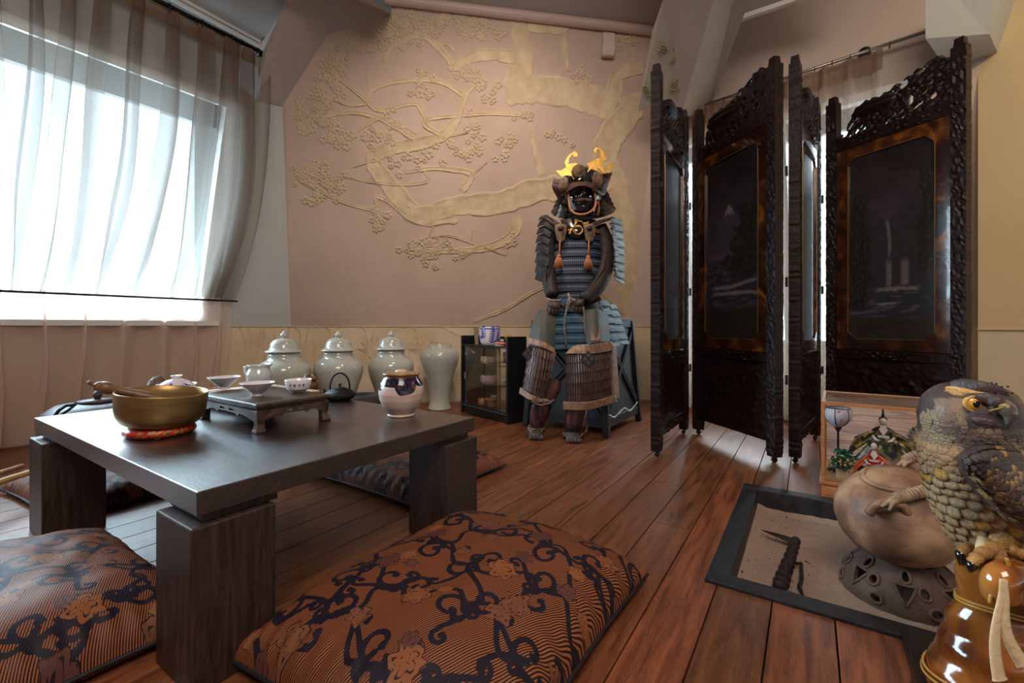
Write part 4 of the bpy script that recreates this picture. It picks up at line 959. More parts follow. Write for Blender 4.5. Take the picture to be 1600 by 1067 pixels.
for a0, a1, zs in ((.02, CW*.64, (.345, .205)), (CW*.68, CW-.02, (.385, .235))):
    for z in zs: cbox('glass_shelf', a0, a1, .02, CD-.01, z, z+.005, P('smoky_shelf', (.03, .035, .035), .1))
for z in (.31, .16): 
    g = MB(); g.bar(CB(CW*.68, CD-.02, z+.02), CB(CW-.02, CD-.02, z+.02), .006, .006); obj('lattice_bar', g, cabm, cab)
for a in (.74, .88):
    g = MB(); g.bar(CB(CW*a, CD-.015, .075), CB(CW*a, CD-.015, .475), .008, .006, up=cyv); obj('lattice_bar', g, cabm, cab)
cabglass = glassy('cabinet_glass', (.97, .98, .98), 1.2)
g = MB(); g.box(CB(CW*.26, .012, .275), (CW*.46, .003, .40), rz=crz); gd = obj('glass_door', g, cabglass, cab)
g = MB(); g.box(CB(.05, .006, .27), (.012, .006, .045), rz=crz); obj('door_pull', g, P('pull_grey', (.25, .25, .26), .3), gd)
g = MB(); g.box(CB(CW*.73, .018, .275), (CW*.48, .003, .40), rz=crz); obj('glass_door', g, cabglass, cab)
cbox('track', .018, CW-.018, .0, .02, .056, .064, P('track_blue', (.05, .09, .12), .3))
cbox('drawer_front', .10, CW*.62, -.004, .014, .006, .022, P('drawer_black', (.008, .008, .01), .25), bevel=.002)
# bowls inside
def bowlp(r, h): return [(0, .004), (r*.45, 0), (r*.5, .004), (r*.62, .010), (r*.92, h*.3), (r, h*.6), (r*.97, h*.93), (r*.98, h), (r*.93, h), (r*.9, h*.6), (r*.5, h*.2), (0, h*.15)]
def put(name, a, b, z, prof, m, lab, cat='bowl', n=40):
    c = CB(a, b, z); g = MB(); g.lathe(prof, c, n); return tag(obj(name, g, m, smooth=True), lab, cat, None)
def spotted(name, c1, c2, sc_, th=.55, rough=.3):
    m, t, b = nt(name); vec = coords(t); f = tex(t, 'noise', sc_, vec, 3); lk(t, ramp(t, f, [(th-.03, c1), (th+.03, c2)]), b.inputs['Base Color']); b.inputs['Roughness'].default_value = rough; return m
put('tea_bowl', CW*.44, .075, .351, bowlp(.058, .062), spotted('mottled_bowl_glaze', (.72, .58, .44), (.20, .10, .04), 70), 'mottled cream tea bowl with dark rim on the upper left cabinet shelf')
put('tea_bowl', CW*.44, .075, .211, bowlp(.060, .070), spotted('mauve_glaze', (.62, .44, .52), (.50, .35, .42), 30), 'mauve glazed tea bowl on the cabinet shelf below the mottled one')
put('tea_bowl', CW*.84, .075, .391, [(0, 0), (.03, 0), (.033, .01), (.036, .06), (.033, .06), (.03, .01), (0, .008)], P('red_brown_cup', (.22, .07, .05), .4), 'small reddish brown cup on the upper right cabinet shelf', 'cup')
put('tea_bowl', CW*.84, .075, .241, bowlp(.045, .045), spotted('pale_bowl_glaze', (.55, .46, .36), (.12, .14, .06), 60, .58), 'small pale tea bowl on the right-hand cabinet shelf', 'bowl')
put('wooden_cup', CW*.33, .06, .0725, [(0, 0), (.026, 0), (.028, .003), (.027, .045), (.024, .045), (.023, .01), (0, .008)], wood('orange_wood', (.32, .14, .04), (.5, .25, .08), (5, 5, 12), .4), 'small orange wooden cup at the cabinet bottom', 'cup')
put('clay_pot', CW*.55, .05, .0725, [(0, 0), (.026, 0), (.030, .02), (.034, .048), (.038, .05), (.038, .06), (.034, .06), (.03, .02), (0, .015)], spotted('terracotta_glaze', (.40, .22, .12), (.28, .14, .08), 40), 'stacked terracotta pot at the cabinet bottom by the bamboo post', 'pot')
put('white_cup', CW*.49, .10, .0725, [(0, 0), (.02, 0), (.024, .06), (.026, .075), (.023, .075), (.02, .01), (0, .008)], P('grey_white_cup', (.5, .5, .5), .3), 'tall pale grey cup behind the terracotta pot', 'cup')
put('dark_pot', CW*.90, .06, .0725, bowlp(.032, .04), spotted('dark_pot_glaze', (.03, .02, .03), (.3, .12, .16), 90, .6), 'little dark pot at the right bottom corner of the cabinet', 'pot')
# on top
c = CB(CW*.47, .075, .492)
bwm2 = bw_mat('blue_painted_porcelain', 24, .56)
t_ = thing('painted_jar', 'large white jar painted with blue flowers on top of the cabinet', 'jar', c)
g = MB(); g.lathe([(0, 0), (.055, 0), (.06, .004), (.068, .02), (.073, .05), (.073, .09), (.069, .118), (.063, .124), (.063, .132), (.058, .132), (.057, .124), (.066, .09), (.06, .01), (0, .008)], c, 56)
def paint_attr(g, c):
    """brush-painted sprigs: distance to stem and leaf strokes on the jar wall"""
    fa = math.atan2(-c.y, -c.x); segs = []
    for s0, z0, sg in ((.15, .018, 1), (-.65, .05, -1), (.75, .03, 1), (2.4, .03, 1), (-2.2, .04, -1)):
        x, z = s0, z0
        for k in range(7):
            nx, nz = x+sg*.03, z+.016; segs.append((x, z, nx, nz, .0022))
            for s_ in (1, -1):
                segs.append((x, z, x+s_*.26, z+.017, .0052))
            x, z = nx, nz
        for k in range(5):
            a = k*2*PI/5; segs.append((s0+sg*.34, z0+.004, s0+sg*.34+math.cos(a)*.16, z0+.004+math.sin(a)*.012, .006))
    out = []
    for p in g.v:
        q = Vector(p)-c; a = (math.atan2(q.y, q.x)-fa+PI) % (2*PI)-PI; best = 1
        for x0, z0, x1, z1, w_ in segs:
            X, Z = a*.07, q.z; ax_, bx_ = x0*.07, x1*.07; dx, dz = bx_-ax_, z1-z0; tt = max(0, min(1, ((X-ax_)*dx+(Z-z0)*dz)/(dx*dx+dz*dz+1e-9)))
            best = min(best, math.hypot(X-ax_-dx*tt, Z-z0-dz*tt)-w_*(1-.5*tt))
        if abs(q.z-.112) < .003 or abs(q.z-.128) < .002: best = -1
        out.append(best*100)
    return out
g = MB(); pr_ = [(.06, .004), (.068, .02), (.073, .05), (.073, .09), (.069, .118), (.063, .124), (.063, .132)]; fine = [(0, 0), (.055, 0)]
for i in range(len(pr_)-1):
    for k in range(16): fine.append((pr_[i][0]+(pr_[i+1][0]-pr_[i][0])*k/16, pr_[i][1]+(pr_[i+1][1]-pr_[i][1])*k/16))
fine += [(.063, .132), (.058, .132), (.057, .124), (.05, .02), (0, .01)]
g.lathe(fine, c, 240)
m, t, b = nt('blue_brushwork'); a_ = N(t, 'ShaderNodeAttribute', attribute_name='ink')
lk(t, mix_n(t, math_n(t, 'LESS_THAN', a_.outputs['Fac'], 0), (.78, .74, .80), ramp(t, tex(t, 'noise', 90, coords(t)), [(.4, (.02, .03, .22)), (.65, (.10, .14, .5))])), b.inputs['Base Color']); b.inputs['Roughness'].default_value = .12; b.inputs['Coat Weight'].default_value = .5
obj('body', g, m, t_, smooth=True, attrs={'ink': paint_attr(g, c)})
c = CB(CW*.22, .06, .492); t_ = thing('bamboo_vase', 'short grey-brown bamboo tube leaning beside the blue painted jar', 'vase', c)
g = MB(); g.tube([c+Vector((0, 0, .0)), c+cxv*-.006+Vector((0, 0, .05)), c+cxv*-.012+Vector((0, 0, .12))], .016, 20); obj('tube', g, wood('grey_bamboo', (.14, .09, .06), (.34, .25, .17), (8, 8, 20), .5), t_, smooth=False)
g = MB(); g.tube([c+Vector((0, 0, .028)), c+Vector((0, 0, .032))], .0175, 20); obj('node_ring', g, P('bamboo_node', (.4, .28, .17), .5), t_, smooth=True)
c = CB(CW*.90, .05, .492); t_ = thing('bamboo_whisk', 'orange bamboo tea whisk standing on the cabinet corner', 'whisk', c)
g = MB(); g.lathe([(0, 0), (.013, 0), (.013, .028), (0, .03)], c, 18); obj('handle', g, bamboo, t_, smooth=True)
g = MB()
for k in range(36):
    a = k*2*PI/36
    for rr_ in (1, .6): g.tube([c+Vector((math.cos(a)*r*rr_, math.sin(a)*r*rr_, z)) for r, z in ((.011, .024), (.019, .045), (.0225, .062), (.021, .073))], .0011, 4)
tn = obj('tines', g, bamboo, t_)
c = CB(CW*.76, .05, .492)
for k, (col, dx, dz, rz_, lab) in enumerate((((.75, .70, .62), 0, .004, .2, 'cream paper packet lying on top of the cabinet, lowest of three'), ((.65, .03, .02), .01, .012, -.15, 'red paper packet lying between the two other packets'), ((.80, .45, .30), -.005, .019, .35, 'orange and white packet on top of the red one'))):
    g = MB(); g.box(c+cxv*dx+Vector((0, 0, dz)), (.075, .045, .006), rz=crz+rz_); tag(obj('paper_packet', g, P('packet%d' % k, col, .5), bevel=.001), lab, 'packet')

# ================================================================ sunken hearth
hm = wood('charred_hearth_wood', (.006, .006, .008), (.024, .024, .028), (6, 6, 6), .5, bstr=.6)
hearth = thing('floor_hearth', 'square sunken floor hearth with black wooden frame', 'hearth', ((HX0+HX1)/2, (HY0+HY1)/2, -.09))
FWD = .052
for a0, a1, b0, b1 in ((HX0, HX1, HY0, HY0+FWD), (HX0, HX1, HY1-FWD, HY1), (HX0, HX0+FWD, HY0+FWD, HY1-FWD), (HX1-FWD, HX1, HY0+FWD, HY1-FWD)):
    g = MB(); g.box(((a0+a1)/2, (b0+b1)/2, -.042), (a1-a0-.001, b1-b0-.001, .102)); obj('frame_board', g, hm, hearth, bevel=.003)
g = MB(); g.box(((HX0+HX1)/2, (HY0+HY1)/2, -.10), (HX1-HX0, HY1-HY0, .015)); obj('base', g, hm, hearth)
ZSd = -.062
def sandz(x, y): return ZSd+.006*noise.noise(Vector((x*7, y*7, 0)))+.0022*noise.noise(Vector((x*40, y*40, 2)))+.010*max(0, 1-abs(x-(HX0+FWD))/.03)+.008*max(0, 1-abs(y-(HY1-FWD))/.03)
g = MB(); sx0, sx1, sy0, sy1 = HX0+FWD-.001, HX1-FWD+.001, HY0+FWD-.001, HY1-FWD+.001
g.grid(lambda a, b: Vector((sx0+(sx1-sx0)*a, sy0+(sy1-sy0)*b, sandz(sx0+(sx1-sx0)*a, sy0+(sy1-sy0)*b))), 150, 150)
m, t, b = nt('hearth_sand'); vec = coords(t); f = tex(t, 'noise', 300, vec, 4); sp_ = tex(t, 'vor', 34, vec)
vv = tex(t, 'noise', 120, coords(t, (1, .4, 1)), 2)
lk(t, mix_n(t, math_n(t, 'GREATER_THAN', vv, .70), ramp(t, f, [(.3, (.27, .185, .14)), (.7, (.42, .30, .235))]), (.06, .035, .02)), b.inputs['Base Color']); b.inputs['Roughness'].default_value = .95; bump(t, b, f, .8, .003)
so = obj('sand', g, m, smooth=True); tag(so, 'pale pinkish sand filling the sunken floor hearth', 'sand'); so['kind'] = 'stuff'
# iron tool
im = P('rusty_iron', (.040, .026, .022), .55, .5, var=.5, vscale=60, bmp=.8, bscale=220)
it0, it1 = Fz(1218, 918, ZSd+.02), Fz(1243, 846, ZSd+.02)
tl = thing('iron_pot_hook', 'rusty iron hook with ringed shaft lying in the sand', 'hook', it0)
d_ = it1-it0; g = MB(); pts = []; rad = []
n = 90
for k in range(n+1):
    s_ = k/n; pts.append(it0+d_*s_); r_ = .0155-.006*s_
    for rp in (.08, .2, .34, .46, .62, .76, .9): r_ += .0045*math.exp(-((s_-rp)/.022)**2)
    rad.append(r_)
g.tube(pts, rad, 18); obj('ringed_shaft', g, im, tl, smooth=True)
tip = Fz(1190, 828, ZSd+.025); g = MB(); g.tube([it1-d_*.02, it1+(tip-it1)*.25, it1+(tip-it1)*.6, tip], [.013, .014, .010, .002], 10, flat=.45); g.ball(it1+d_*.01, .014); obj('pick_blade', g, im, tl, smooth=True)
h0 = it0+d_*.60; g = MB(); sd = Fz(1253, 890, ZSd+.015); g.tube([h0, h0+(sd-h0)*.6+Vector((0, 0, .003)), Fz(1252, 880, ZSd+.015), Fz(1253, 905, ZSd+.012), Fz(1249, 915, ZSd+.010), Fz(1257, 936, ZSd+.008)], [.005, .005, .0045, .0045, .005, .0025], 8); obj('side_hook', g, im, tl, smooth=True)
# perforated clay stand with the leaning pot
cl_m = P('dark_clay', (.125, .072, .050), .7, var=.45, vscale=18, bmp=.5, bscale=150)
stc = C(1409, 510, 1.145); stc.z = 0; stand = thing('clay_stand', 'round dark clay stand pierced with triangles and circles in the hearth sand', 'stand', Vector((stc.x, stc.y, ZSd)))
SR, SHh = .128, .098
def dome(a, s_):                            # s 0 base .. 1 top
    r = SR*(1-.02*s_) if s_ < .1 else SR*(.998-.43*((s_-.1)/.9)**1.9)
    return Vector((stc.x+math.cos(a)*r, stc.y+math.sin(a)*r, ZSd-.004+SHh*s_))
fa = math.atan2(-stc.y, -stc.x)
holes = []
na = 7
for k in range(na):
    a = fa+.06+k*2*PI/na
    holes.append(('t', a, .50, .17, .21)); holes.append(('c', a+PI/na, .27, .040+.03, 0)); holes.append(('c', a+PI/na-.12, .62, .055, 0)); holes.append(('c', a+.02, .86, .055, 0))
def inhole(a, s_):
    for kd, ha, hs, w_, h_ in holes:
        da = (a-ha+PI) % (2*PI)-PI; x = da*.13; y = (s_-hs)*.12
        if kd == 'c':
            if x*x+y*y < (.0115)**2: return True
        else:
            yy = (y+.020)/.042
            if 0 < yy < 1 and abs(x) < .024*yy: return True
    return False
g = MB(); nA, nS = 420, 64
def dp(i, j, inn=0):
    a = 2*PI*i/nA; p = dome(a, j/nS)
    if inn: q = Vector((stc.x, stc.y, p.z-.003)); p = p+(q-p).normalized()*.009
    return p
vid = {}; vs = []; fs = []
def gv(i, j, k):
    key = (i % nA, j, k)
    if key not in vid: vid[key] = len(vs); vs.append(dp(i % nA, j, k))
    return vid[key]
solid = [[not inhole(2*PI*(i+.5)/nA, (j+.5)/nS) for j in range(nS)] for i in range(nA)]
for i in range(nA):
    for j in range(nS):
        if not solid[i][j]: continue
        fs.append((gv(i, j, 0), gv(i+1, j, 0), gv(i+1, j+1, 0), gv(i, j+1, 0))); fs.append((gv(i, j+1, 1), gv(i+1, j+1, 1), gv(i+1, j, 1), gv(i, j, 1)))
        for (di, dj, p, q) in ((1, 0, (1, 0), (1, 1)), (-1, 0, (0, 1), (0, 0)), (0, 1, (1, 1), (0, 1)), (0, -1, (0, 0), (1, 0))):
            jj = j+dj
            if jj < 0 or (jj < nS and solid[(i+di) % nA][jj]): continue
            fs.append((gv(i+q[0], j+q[1], 0), gv(i+p[0], j+p[1], 0), gv(i+p[0], j+p[1], 1), gv(i+q[0], j+q[1], 1)))
g.add(vs, fs)
top_z = ZSd-.004+SHh
g.lathe([(SR*.568, 0), (SR*.54, .004), (SR*.5, .0), (SR*.5, -.012)], (stc.x, stc.y, top_z), 60)
obj('body', g, cl_m, stand, smooth=False)
for kd, ha, hs, w_, h_ in holes:
    if kd == 'c':
        g = MB(); pts = []
        for k in range(20):
            a = k*2*PI/20; p = dome(ha+math.cos(a)*.0135/.13, hs+math.sin(a)*.0135/.12); o_ = (p-Vector((stc.x, stc.y, ZSd))).normalized(); pts.append(p+o_*.001)
        g.tube(pts, .0036, 6, closed=True); obj('hole_rim', g, cl_m, stand, smooth=True)
    else:
        g = MB(); pts = []
        tri = [(-.026, .025), (.026, .025), (0, -.023)]
        for q in range(3):
            (x0, y0), (x1, y1) = tri[q], tri[(q+1) % 3]
            for k in range(5): x = x0+(x1-x0)*k/5; y = y0+(y1-y0)*k/5; p = dome(ha+x/.13, hs+y/.12); pts.append(p+(p-Vector((stc.x, stc.y, ZSd))).normalized()*.001)
        g.tube(pts, .0034, 6, closed=True); obj('hole_rim', g, cl_m, stand, smooth=True)
# pot
ptm, t, b = nt('burnished_clay'); vec = coords(t); f = tex(t, 'noise', 9, vec, 6); lk(t, ramp(t, f, [(.36, (.085, .040, .024)), (.5, (.24, .12, .068)), (.64, (.52, .31, .17))]), b.inputs['Base Color']); b.inputs['Roughness'].default_value = .5; bump(t, b, tex(t, 'noise', 90, coords(t, (1, 1, 4)), 4), .3, .003)
pc = C(1402, 510, 1.145); pc.z = top_z+.098; PRr = .133
tiltP = Matrix.Rotation(math.radians(-9), 3, FW)@Matrix.Rotation(math.radians(7), 3, RT)
pot = thing('clay_pot', 'large round burnished clay pot tilted on the pierced clay stand', 'pot', Vector((pc.x, pc.y, top_z)))
prof = [(0, -.098), (.04, -.097), (.075, -.085), (.105, -.062), (.125, -.030), (.133, .005), (.130, .038), (.115, .068), (.09, .092), (.067, .104)]
g = MB(); g.lathe(prof, pc, 72, tiltP); obj('body', g, ptm, pot, smooth=True)
g = MB(); g.lathe([(.064, .103), (.070, .104), (.072, .110), (.068, .114), (.060, .113)], pc, 56, tiltP); obj('rim', g, ptm, pot, smooth=True)
g = MB(); g.lathe([(.061, .110), (.055, .118), (.035, .126), (.012, .129), (0, .1295)], pc, 48, tiltP); obj('lid', g, ptm, pot, smooth=True)
def TP(x, y, z): return pc+tiltP@(RT*x+(-FW)*y+Vector((0, 0, z)))
rope_m = P('cane_rope', (.42, .29, .18), .7, var=.35, vscale=60, bmp=.4, bscale=300, col2=(.24, .15, .09))
arms = ((((-.118, .060, .068), (-.108, .070, .092), (-.086, .082, .102), (-.062, .086, .094), (-.050, .088, .070)), ((-.083, .081, .104), (-.060, .083, .112), (.0, .082, .118), (.08, .072, .128), (.15, .050, .138), (.185, .02, .142), (.188, .0, .142))),
        (((.060, -.085, .070), (.066, -.078, .094), (.085, -.072, .102), (.104, -.064, .092), (.112, -.060, .066)), ((.084, -.072, .104), (.10, -.072, .112), (.13, -.066, .124), (.16, -.05, .134), (.185, -.02, .142), (.188, .0, .142))))
for lug, arm in arms:
    g = MB(); g.tube(smooth_line([TP(*q) for q in lug], 4), .0105, 12); obj('lug', g, ptm, pot, smooth=True)
    path = smooth_line([TP(*q) for q in arm], 10)
    g = MB(); g.tube(path, .0085, 10); hd = obj('bail_handle', g, rope_m, pot, smooth=True)
    Lh = sum((path[i+1]-path[i]).length for i in range(len(path)-1)); turns = int(Lh/.0078); g = MB(); pts = []
    for k in range(turns*10):
        s_ = .12+.88*k/(turns*10); i = s_*(len(path)-1); i0 = int(min(i, len(path)-2)); p = path[i0].lerp(path[i0+1], i-i0); tt = (path[i0+1]-path[i0]).normalized(); n1_ = tt.cross(Vector((0, 0, 1))).normalized(); n2_ = n1_.cross(tt); a = k*2*PI/10
        pts.append(p+(n1_*math.cos(a)+n2_*math.sin(a))*.0105)
    g.tube(pts, .0042, 6); obj('cane_wrap', g, rope_m, hd, smooth=True)
    l0 = Vector(arm[0]); g = MB(); g.tube([TP(*(l0+Vector((.024, .002, .012)))), TP(*(l0+Vector((.0, .003, .006)))), TP(*(l0+Vector((-.026, .006, -.006))))], [.006, .006, .0035], 8); g.tube([TP(*(l0+Vector((.018, .012, .010)))), TP(*(l0+Vector((-.004, .012, .004)))), TP(*(l0+Vector((-.018, .018, -.010))))], [.005, .005, .003], 8); obj('cane_knot', g, rope_m, hd, smooth=True)
# black plinth board under the falcon
g = MB(); g.box((.152+.35, 1.165-.30-.003, .012), (.70, .60, .024)); 
plb = tag(obj('floor_board', g, P('black_board', (.008, .008, .010), .35, bmp=.1), bevel=.003), 'black lacquered board lying on the floor under the falcon statue', 'board')
# ================================================================ carved folding screen
ebony = P('carved_ebony', (.017, .0075, .0075), .36, var=.5, vscale=40, bmp=.5, bscale=160, spec=.3)
ebony_plain = wood('dark_stained_wood', (.012, .006, .006), (.045, .022, .020), (14, 14, 1.5), .35)
def tort():
    m, t, b = nt('tortoise_lacquer'); vec = coords(t); f = tex(t, 'noise', 7, vec, 5, Distortion=1.2)
    lk(t, ramp(t, f, [(.40, (.022, .007, .004)), (.54, (.065, .018, .006)), (.66, (.20, .075, .012))]), b.inputs['Base Color']); b.inputs['Roughness'].default_value = .18; b.inputs['Coat Weight'].default_value = .6; return m
tort_m = tort(); paint_m = Cattr('lacquer_painting', .3, coat=.3, var=.1)
def fbm(x, y, s, o=4):
    r = 0; a = 1; n = 0
    for k in range(o): r += a*noise.noise(Vector((x*s, y*s, 3.7+k*9))); n += a; a *= .55; s *= 2.05
    return r/n
def sst(a, b, x): t = max(0, min(1, (x-a)/(b-a))); return t*t*(3-2*t)
def painting(kind):
    def f(x, y):                           # x,y in 0..1, y up
        n1 = fbm(x, y*2.0, 5); n2 = fbm(x, y*2, 18); n3 = fbm(x, y*2.2, 42, 3)
        c = Vector((.020, .016, .020)).lerp(Vector((.058, .046, .062)), sst(.95, .50, y))+Vector((.014, .011, .014))*n1
        def put(col, k): nonlocal c; c = c.lerp(Vector(col), max(0, min(1, k)))
        if kind == 0:                      # snowy mountain above a lake with a boat
            sl = .74-abs(x-.47)*(.50+.5*abs(x-.47))-.012*n2
            put((.060, .050, .072), sst(sl+.008, sl-.008, y)); put((.24, .18, .20), sst(sl+.006, sl-.006, y)*sst(.675, .70, y+.03*n3)*.85)
            put((.030, .028, .040), sst(.47, .43, y)); put((.085, .075, .095), sst(.45, .40, y)*sst(.08, .25, fbm(x*.7, y*9, 8)+.02)*.8)
            put((.10, .08, .10), sst(.03, .0, abs(y-.46-.02*n1))*.6)
            for by, sgn, bx in ((.285, 1, .52), (.25, -1, .80)):
                yy = by+.10*max(0, x-bx)*sgn*.6; put((.30, .24, .26), sst(.014, .004, abs(y-yy-.008*n2))*sst(.10, .2, x)*(.45+.8*abs(n3)))
            put((.030, .024, .020), sst(.19, .15, y)); 
            tr = .80-.30*sst(.75, .5, y)-.25*(fbm(x, y*2, 9)+.1)*2
            k = sst(tr, tr+.05, x)*sst(.30, .36, y)*sst(.78, .70, y); put((.012, .013, .011), k*.9); put((.055, .052, .040), k*sst(.05, .3, n3)*.8)
        elif kind == 1:
            rdg = .62+.34*abs(x-.48)+.06*n2; put((.032, .030, .038), sst(rdg+.01, rdg-.01, y)); put((.06, .055, .06), sst(rdg, rdg-.05, y)*sst(.1, .35, n3)*.6)
            fx = .49+.018*math.sin(y*16); put((.20, .17, .20), sst(.030, .006, abs(x-fx))*sst(.42, .46, y)*sst(.64, .60, y)*(.5+.7*abs(n3)))
            for fx_, w_ in ((.50, .045), (.68, .060)):
                put((.21, .18, .21), sst(w_, w_*.35, abs(x-fx_-.012*n2))*sst(.26, .29, y)*sst(.43, .38, y+.1*abs(x-fx_))*(.45+.8*abs(n3)))
            put((.028, .032, .044), sst(.285, .265, y)); put((.10, .09, .11), sst(.28, .26, y)*sst(.10, .3, fbm(x*.6, y*9, 8))*.8)
            put((.30, .25, .28), sst(.016, .004, abs(y-.262-.014*n2))*sst(.30, .42, x)*sst(.88, .76, x)*(.4+.8*abs(n3))); put((.25, .21, .24), sst(.010, .002, abs(y-.185-.01*n2))*sst(.34, .42, x)*sst(.62, .55, x)*.7)
            put((.032, .025, .020), sst(.13, .09, y))
            k = max(sst(.30, .20, x+.14*n1)*sst(.14, .2, y)*sst(.9, .7, y), sst(.76, .84, x+.16*fbm(x, y*2, 7))*sst(.30, .4, y)*sst(.92, .8, y)); put((.012, .013, .011), k*.85); put((.060, .056, .044), k*sst(.04, .3, n3)*.8)
            put((.014, .012, .010), sst(.014, .006, abs(x-.20-.02*math.sin(y*8)))*sst(.2, .3, y)*sst(.75, .65, y))
        else:
            put((.055, .065, .055), sst(-.05, .3, n2)*.6); put((.085, .09, .085), sst(.05, .3, n3)*.6*sst(.2, .3, y)); put((.028, .024, .020), sst(.2, .15, y))
        return tuple(max(.003, v) for v in c)
    return f
def screen_panel(root, A, B, hA, hB, kind, zb):
    """A,B floor points of outer post centres (viewer's left, right); front faces the viewer"""
    ex = (B-A); W = ex.length; ex.normalize(); ez = Vector((0, 0, 1)); ey = ez.cross(ex)
    if ey.dot(-A) < 0: ey = -ey                # towards the viewer
    def Q(x, y, z): return A+ex*x+ey*y+ez*z
    def qbox(name, x0, x1, y0, y1, z0, z1, m, par, **k):
        g = MB(); g.hexa([Q(x0, y0, z0), Q(x1, y0, z0), Q(x1, y1, z0), Q(x0, y1, z0)], [Q(x0, y0, z1), Q(x1, y0, z1), Q(x1, y1, z1), Q(x0, y1, z1)]); return obj(name, g, m, par, **k)
    PWd, PT = .052, .022
    g = MB(); g.hexa([Q(PWd/2, -.010, .30), Q(W-PWd/2, -.010, .30), Q(W-PWd/2, .006, .30), Q(PWd/2, .006, .30)], [Q(PWd/2, -.010, 1.55), Q(W-PWd/2, -.010, 1.55), Q(W-PWd/2, .006, 1.55), Q(PWd/2, .006, 1.55)])
    g.bar(Q(PWd/2, 0, .115), Q(W-PWd/2, 0, .115), .03, .05); g.bar(Q(PWd/2, 0, .475), Q(W-PWd/2, 0, .475), .034, .045); g.bar(Q(PWd/2, 0, 1.585), Q(W-PWd/2, 0, 1.585), .036, .06)
    pn = obj('panel', g, ebony, root, bevel=.003)
    rg = random.Random(kind*7+3)
    def post(xc, h, outer):
        g = MB(); n = 150; sgn = outer
        rows = []
        for i in range(n+1):
            z = zb+(h-zb)*i/n; e = .002*noise.noise(Vector((z*22, xc*9, 0)))+.0035*noise.noise(Vector((z*75, xc*5, 4)))+.0015
            taper = 1 if z > .02+zb else .8
            cr = [(-PWd/2*taper-(e if sgn < 0 else 0), -PT), (PWd/2*taper+(e if sgn > 0 else 0), -PT)]
            front = []
            for k in range(7):
                x = PWd/2*taper-(PWd*taper)*k/6; rel = 0
                if .02+zb < z < h-.06 and 0 < k < 6: rel = .006*noise.noise(Vector((x*95, z*42, 8)))+.004*noise.noise(Vector((x*60+30, z*90, 3)))
                x2 = x+((e if sgn > 0 else 0) if k == 0 else (-(e if sgn < 0 else 0) if k == 6 else 0))
                front.append((x2, PT+rel))
            rows.append([Q(xc+a, b, z) for a, b in cr]+[Q(xc+a, b, z) for a, b in front])
        m_ = len(rows[0]); vs = [p for r in rows for p in r]
        tip = [Q(xc+a*.62, b*.6, h+.022) for a, b in ((-PWd/2, -PT), (PWd/2, -PT), (PWd/2, PT), (-PWd/2, PT))]
        vs += [Q(xc, 0, h+.004)]
        fs = [(i*m_+k, i*m_+(k+1) % m_, (i+1)*m_+(k+1) % m_, (i+1)*m_+k) for i in range(n) for k in range(m_)]
        fs += [(n*m_+k, n*m_+(k+1) % m_, len(vs)-1) for k in range(m_)]+[tuple(range(m_))[::-1]]
        g.add(vs, fs)
        g.hexa([Q(xc-PWd*.36, -PT*.8, h-.004), Q(xc+PWd*.36, -PT*.8, h-.004), Q(xc+PWd*.36, PT*.8, h-.004), Q(xc-PWd*.36, PT*.8, h-.004)], [Q(xc-PWd*.30, -PT*.7, h+.036), Q(xc+PWd*.30, -PT*.7, h+.036), Q(xc+PWd*.30, PT*.7, h+.036), Q(xc-PWd*.30, PT*.7, h+.036)])
        obj('post', g, ebony, pn)
    post(0+PWd/2*.98, hA, -1); post(W-PWd/2*.98, hB, 1)
    x0, x1 = PWd, W-PWd
    # carved lower panel and bands: relief on a fine sheet
    def relief(name, xa, xb, za, zc, amp, fr, m=ebony, nu=70, nv=50, arc=False):
        g = MB()
        def F(a, b):
            x = xa+(xb-xa)*a; z = za+(zc-za)*b; e = min(a, 1-a, b, 1-b); k = min(1, e*9)
            v = abs(noise.noise(Vector((x*fr+kind*5, z*fr*1.25, 2))))*1.3+.6*abs(noise.noise(Vector((x*fr*2.6, z*fr*2.6, 7+kind))))
            r = math.hypot((a-.5)*1.6, b-.45)
            if arc: v += .55*max(0, math.sin(r*17+math.atan2(b-.45, a-.5)*2))*max(0, 1-r*1.5)
            return Q(x, .007+amp*v*k, z)
        g.grid(F, nu, nv); obj(name, g, m, pn, smooth=True)
    relief('carved_panel', x0, x1, .14, .455, .011, 24, arc=True)
    g = MB(); g.hexa([Q(x0, -.010, .13), Q(x1, -.010, .13), Q(x1, .006, .13), Q(x0, .006, .13)], [Q(x0, -.010, .47), Q(x1, -.010, .47), Q(x1, .006, .47), Q(x0, .006, .47)]); obj('back_board', g, ebony_plain, pn)
    relief('carved_rail', x0, x1, .090, .142, .018, 55, nv=14); relief('carved_rail', x0, x1, .452, .500, .022, 55, nv=14); relief('carved_rail', x0, x1, 1.556, 1.615, .022, 50, nv=14)
    # lacquered frame and painting
    za, zc = .50, 1.555; fw = .060
    g = MB()
    for a in ((x0, x1, za, za+fw), (x0, x1, zc-fw, zc), (x0, x0+fw, za+fw, zc-fw), (x1-fw, x1, za+fw, zc-fw)):
        g.hexa([Q(a[0], .004, a[2]), Q(a[1], .004, a[2]), Q(a[1], .016, a[2]), Q(a[0], .016, a[2])], [Q(a[0], .004, a[3]), Q(a[1], .004, a[3]), Q(a[1], .016, a[3]), Q(a[0], .016, a[3])])
    c_ = .035                                # notched inner corners
